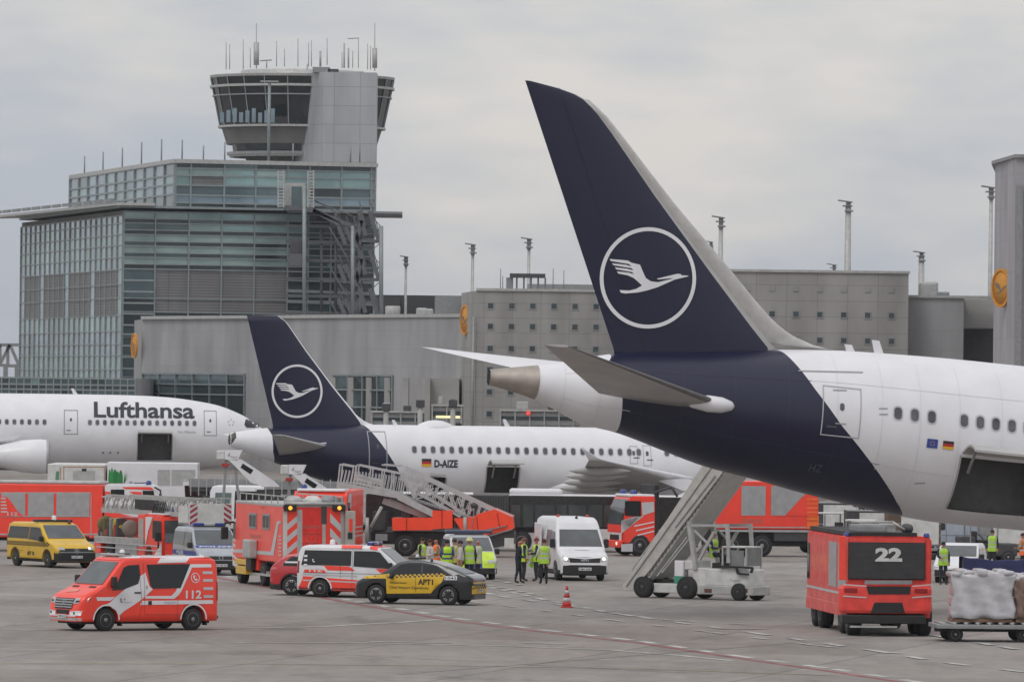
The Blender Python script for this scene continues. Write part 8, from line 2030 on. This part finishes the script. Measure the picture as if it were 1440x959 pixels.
# jacket held in the hand
F = Frame(752, 812, 0); mb = MB(); G = [[0] * 9 for _ in range(7)]
for i in range(7):
    for j in range(9):
        u, v = i / 6, j / 8; G[i][j] = mb.bm.verts.new((-.15 + .34 * u * (1 - .35 * v) - .10 * v, -.32 + .05 * math.sin(u * 9 + v * 3), 1.12 - .62 * v - .08 * math.sin(u * 3)))
for i in range(6):
    for j in range(8): f = mb.bm.faces.new((G[i][j], G[i + 1][j], G[i + 1][j + 1], G[i][j + 1])); f.material_index = mb.mi(BAND if j in (2, 5) else GT); f.smooth = True
bmesh.ops.solidify(mb.bm, geom=list(mb.bm.faces), thickness=.02)
jk = mb.build('hi_vis_jacket', frame=F); tag(jk, 'crumpled lime hi-vis jacket held out by people left of the white van', 'jacket')

# ================================================================== SMALL GROUND EQUIPMENT
def cone_():
    F = Frame(797, 854, 0); o = thing('traffic_cone', 'red traffic cone with grey bands standing alone on the apron', 'traffic cone', F)
    CR_ = mat('cone_red', (.55, .04, .03), .5, var=.1)
    mb = MB(); mb.box(-.22, .22, -.22, .22, 0, .05, CR_, .015); mb.build('base', o); mb = MB(); s_ = [(.17, .05), (.14, .22), (.115, .36), (.09, .50), (.065, .63), (.04, .76), (.035, .78)]
    for i in range(len(s_) - 1): mb.lathe([s_[i], s_[i + 1]], RSIL if i in (1, 3) else CR_, 20)
    mb.build('cone', o)
cone_()
def tug(px_, py, deg, label, paint=DGREY):
    F = Frame(px_, py, deg); o = thing('baggage_tug', label, 'baggage tug', F, group='baggage tugs in the background')
    mb = MB(); mb.box(-1.3, 1.4, -.65, .65, .35, .95, paint, .08); mb.box(-.1, .1, -.6, .6, .95, 1.1, paint, .03); mb.box(-1.3, -.6, -.6, .6, .95, 1.25, paint, .05); mb.build('body', o)
    mb = MB(); mb.box(-.9, .5, -.62, .62, 1.9, 1.98, WHITE2, .03)
    for x in (-.85, .45):
        for y in (-.58, .58): mb.beam((x, y, .9), (x, y, 1.9), .06, GREY)
    mb.build('canopy', o); mb = MB(); mb.box(-.5, -.1, -.5, .5, .95, 1.1, BLACK, .05); mb.box(-.58, -.5, -.5, .5, 1.1, 1.5, BLACK, .04); mb.build('seat', o)
    for x in (-.85, .95):
        for sd in (1, -1): wheel(o, x, sd * .58, .32, .2, sd)
    return o
def dolly(px_, py, deg, label, load='uld', group='container dollies', cols=None, h=1.6):
    F = Frame(px_, py, deg); d = thing('cargo_dolly', label, 'dolly', F, group=group)
    mb = MB(); mb.box(-1.7, 1.7, -1.2, 1.2, .42, .55, GREY, .02); mb.box(-1.65, 1.65, -.1, .1, .3, .42, DGREY); mb.beam((1.7, 0, .36), (2.5, 0, .3), .07, DGREY)
    for k in range(9): mb.beam((-1.5 + k * .37, -1.1, .58), (-1.5 + k * .37, 1.1, .58), .06, LGREY, n=6)
    mb.build('platform', d)
    for x in (-1.1, 1.1):
        for sd in (1, -1): wheel(d, x, sd * .95, .24, .16, sd)
    if load == 'uld':
        u = thing('cargo_container', label.replace('dolly', 'container on dolly') if 0 else 'aluminium cargo container riding on ' + label, 'container', F, group='cargo containers on dollies')
        u.location = u.location + Vector((0, 0, .62)); mb = MB(); mb.prism([(-1.0, 0), (1.0, 0), (1.0, 1.6), (-1.5, 1.6), (-1.5, .5)], -.75, .75, cols or LGREY)
        for z in (.02, .5, 1.05, 1.57): mb.box(-1.5 if z >= .5 else -1.0, 1.01, -.77, .77, z, z + .05, GREY)
        mb.build('shell', u); mb = MB(); mb.box(-.9, .9, -.78, -.76, .1, 1.5, WHITE2, .01); mb.build('door', u)
    return F, d
# wrapped pallet loads at the right edge
WR = mat('plastic_wrap', (.52, .51, .53), .3, var=.14, vscale=2, bump=.35, bscale=6, coat=.3); BRW = mat('cardboard_under_wrap', (.23, .15, .115), .5, var=.25, vscale=5, coat=.3)
F, d = dolly(1386, 901, 4, 'low steel dolly under the plastic wrapped pallets at the lower right edge', None, 'pallet dollies')
def load(F, x0, x1, label, m, h, seed):
    random.seed(seed); o = thing('wrapped_pallet', label, 'pallet load', F); o.location = o.location + Vector((0, 0, .62))
    mb = MB(); mb.box(x0, x1, -.6, .6, 0, .12, mat('pallet_wood', (.22, .13, .09), .8), .01); mb.build('pallet', o)
    mb = MB(); nx = 3; nz = 4
    for i in range(nx):
        for j in range(nz):
            a = x0 + (x1 - x0) * i / nx; b = x0 + (x1 - x0) * (i + 1) / nx; r = lambda: random.uniform(-.04, .04)
            z = .13 + h * j / nz; mb.box(a + .015 + r() * .4, b - .015 + r(), -.6 + r(), .6 + r(), z, z + h / nz - .02 + r() * .3, m, .06)
    mb.build('cartons', o)
    mb = MB(); n = 28; P = []
    for i in range(n + 1):
        row = []
        for j in range(11): u, v = i / n, j / 10; row.append(mb.bm.verts.new((x0 - .03 + (x1 - x0 + .06) * u + .05 * math.sin(v * 9 + seed) * (1 - 2 * u), -.67 + .05 * math.sin(u * 17 + v * 6) + .035 * math.sin(v * 27 + u * 9 + seed), .12 + (h + .02) * v + .02 * math.sin(u * 15))))
        P.append(row)
    for i in range(n):
        for j in range(10):

            f = mb.bm.faces.new((P[i][j], P[i + 1][j], P[i + 1][j + 1], P[i][j + 1])); f.material_index = mb.mi(m); f.smooth = True
    for k in range(9): a_ = x0 - .1 + (x1 - x0) * k / 9; mb.box(a_, a_ + (x1 - x0) / 9 + .14, -.7 + .05 * (k % 2), .6, h + .02 + .03 * (k % 3), h + .17 + .05 * ((k * 5) % 3), WR, .07)
    bmesh.ops.solidify(mb.bm, geom=[f for f in mb.bm.faces if f.calc_center_median().y < -.6], thickness=.012)
    mb.build('plastic_wrap', o)
load(F, -1.15, .78, 'pale plastic wrapped pallet load with crumpled top, right of the crash tender', WR, 1.42, 3)
load(F, .88, 1.68, 'brownish wrapped carton stack at the very right edge beside the pale wrapped load', BRW, 1.3, 5)
# cart under a blue tarpaulin
F = Frame(1405, 838, 3); o = thing('baggage_cart', 'baggage cart covered by a sagging dark blue tarpaulin, behind the wrapped pallets', 'baggage cart', F)
mb = MB(); mb.box(-1.4, 1.4, -.75, .75, .4, .52, GREY, .02)
for x in (-1.35, 1.35):
    for y in (-.7, .7): mb.beam((x, y, .5), (x, y, 1.45), .06, GREY)
mb.box(-1.3, 1.3, -.7, .7, .52, 1.0, DGREY, .05); mb.build('frame', o)
mb = MB(); TB = mat('blue_tarpaulin', (.045, .05, .16), .6, var=.15); n = 22; rows = []
for i in range(n + 1):
    u = i / n; x = -1.5 + 3.0 * u; sag = .12 * math.sin(math.pi * u) + .02 * math.sin(u * 19); rows.append([mb.bm.verts.new(p) for p in ((x, -.82, 1.0 - .25 * (1 - u)), (x, -.78, 1.5 - sag), (x, 0, 1.55 - sag * 1.2), (x, .78, 1.5 - sag), (x, .82, 1.0))])
for a, b in zip(rows, rows[1:]):
    for j in range(4): f = mb.bm.faces.new((a[j], b[j], b[j + 1], a[j + 1])); f.material_index = mb.mi(TB); f.smooth = True
bmesh.ops.solidify(mb.bm, geom=list(mb.bm.faces), thickness=.02); mb.build('tarpaulin', o)
for x in (-1, 1):
    for sd in (1, -1): wheel(o, x, sd * .65, .26, .16, sd)
# white car and light blue van behind
F = Frame(1350, 818, -100); o, B, mb = one_box(F, 'white_car', 'white estate car facing the camera beside the blue tarpaulin cart', 'car', 4.3, 1.8, 1.62, WHITE, (1.3, -1.3), ws=(1.25, .35), hood=.98, belt=.98)
mb.decal([[(-.85, .28), (.85, .28), (.85, .55), (-.85, .55)]], B.end(1, .013), BLACK, .1); mb.build('body', o)
o, B = simple_van(1325, 782, -170, 'delivery_van', 'pale blue white van far behind the crash tender', L=5.2, H=2.2, paint=mat('pale_blue_paint', (.42, .47, .55), .4))
o, B = simple_van(14, 757, -3, 'delivery_van', 'white van under the left engine, only its roof showing', L=4.9, H=2.5)
o, B = simple_van(52, 758, -3, 'delivery_van', 'white van right of the left engine behind the long fire truck', L=2.9 + 1.9, H=2.45)
tug(1205, 790, 170, 'dark baggage tug left of the crash tender roof'); tug(1385, 792, 10, 'dark baggage tug under the open cargo door')
tug(302, 744, 0, 'dark baggage tug below the left airliner nose'); tug(1165, 777, 200, 'dark tug behind the right fire truck tail'); tug(455, 752, 5, 'dark tug under the middle airliner belly')
for i, (a, b, dg_, l) in enumerate(((1232, 783, 3, 'the dolly right behind the crash tender'), (1290, 786, 5, 'the dolly beside the pale blue van'), (1420, 785, 2, 'the dolly far right under the cargo door'), (1180, 768, 3, 'the dolly nearest the right fire truck'), (395, 742, 2, 'the dolly under the smaller navy tail'), (478, 748, 0, 'the dolly left of the lattice stairs'), (346, 740, 0, 'the dolly behind the high roofed white van'))):
    dolly(a, b, dg_, l, 'uld', 'cargo dollies in the background', cols=(DGREY, mat('brown_container', (.12, .08, .05)), GREY)[i % 3])
# container loader, dark scissor lift
def loader(px_, py, label):
    F = Frame(px_, py, 0); o = thing('container_loader', label, 'container loader', F, group='dark container loaders')
    mb = MB(); mb.box(-2.4, 2.4, -1.2, 1.2, 2.2, 2.45, DGREY, .03); mb.box(-2.4, 2.4, -1.25, -1.2, 2.45, 2.9, GREY, .01); mb.build('platform', o)
    mb = MB()
    for y in (-1.0, 1.0):
        mb.beam((-2, y, .6), (2, y, 2.2), .18, DGREY); mb.beam((2, y, .6), (-2, y, 2.2), .18, DGREY)
    mb.build('scissor_arm', o); mb = MB(); mb.box(-2.6, 2.6, -1.2, 1.2, .45, .95, DGREY, .05)
    for k in range(12): mb.beam((-2.3 + k * .42, -1.24, 2.0), (-2.3 + k * .42, -1.24, 3.0), .05, LGREY)
    mb.build('chassis', o)
    for x in (-1.9, 1.9):
        for sd in (1, -1): wheel(o, x, sd * 1.0, .4, .28, sd)
loader(330, 750, 'dark container loader below the head of the upper canopy stairs'); loader(436, 754, 'dark container loader behind the orange-red box truck roof')
loader(1268, 776, 'dark container loader under the nearest airliner belly')
# ================================================================== AIR
hz = bpy.data.materials.new('thin_haze'); hz.use_nodes = True; t = hz.node_tree; t.nodes.remove(t.nodes['Principled BSDF'])
pv = t.nodes.new('ShaderNodeVolumePrincipled'); pv.inputs['Color'].default_value = (.86, .90, .96, 1); pv.inputs['Density'].default_value = .00007; pv.inputs['Anisotropy'].default_value = .2
t.links.new(pv.outputs[0], [n for n in t.nodes if n.type == 'OUTPUT_MATERIAL'][0].inputs['Volume'])
mb = MB(); mb.box(-2600, 2600, -100, 6100, -1, 60, hz); o = mb.build('haze'); o['kind'] = 'stuff'
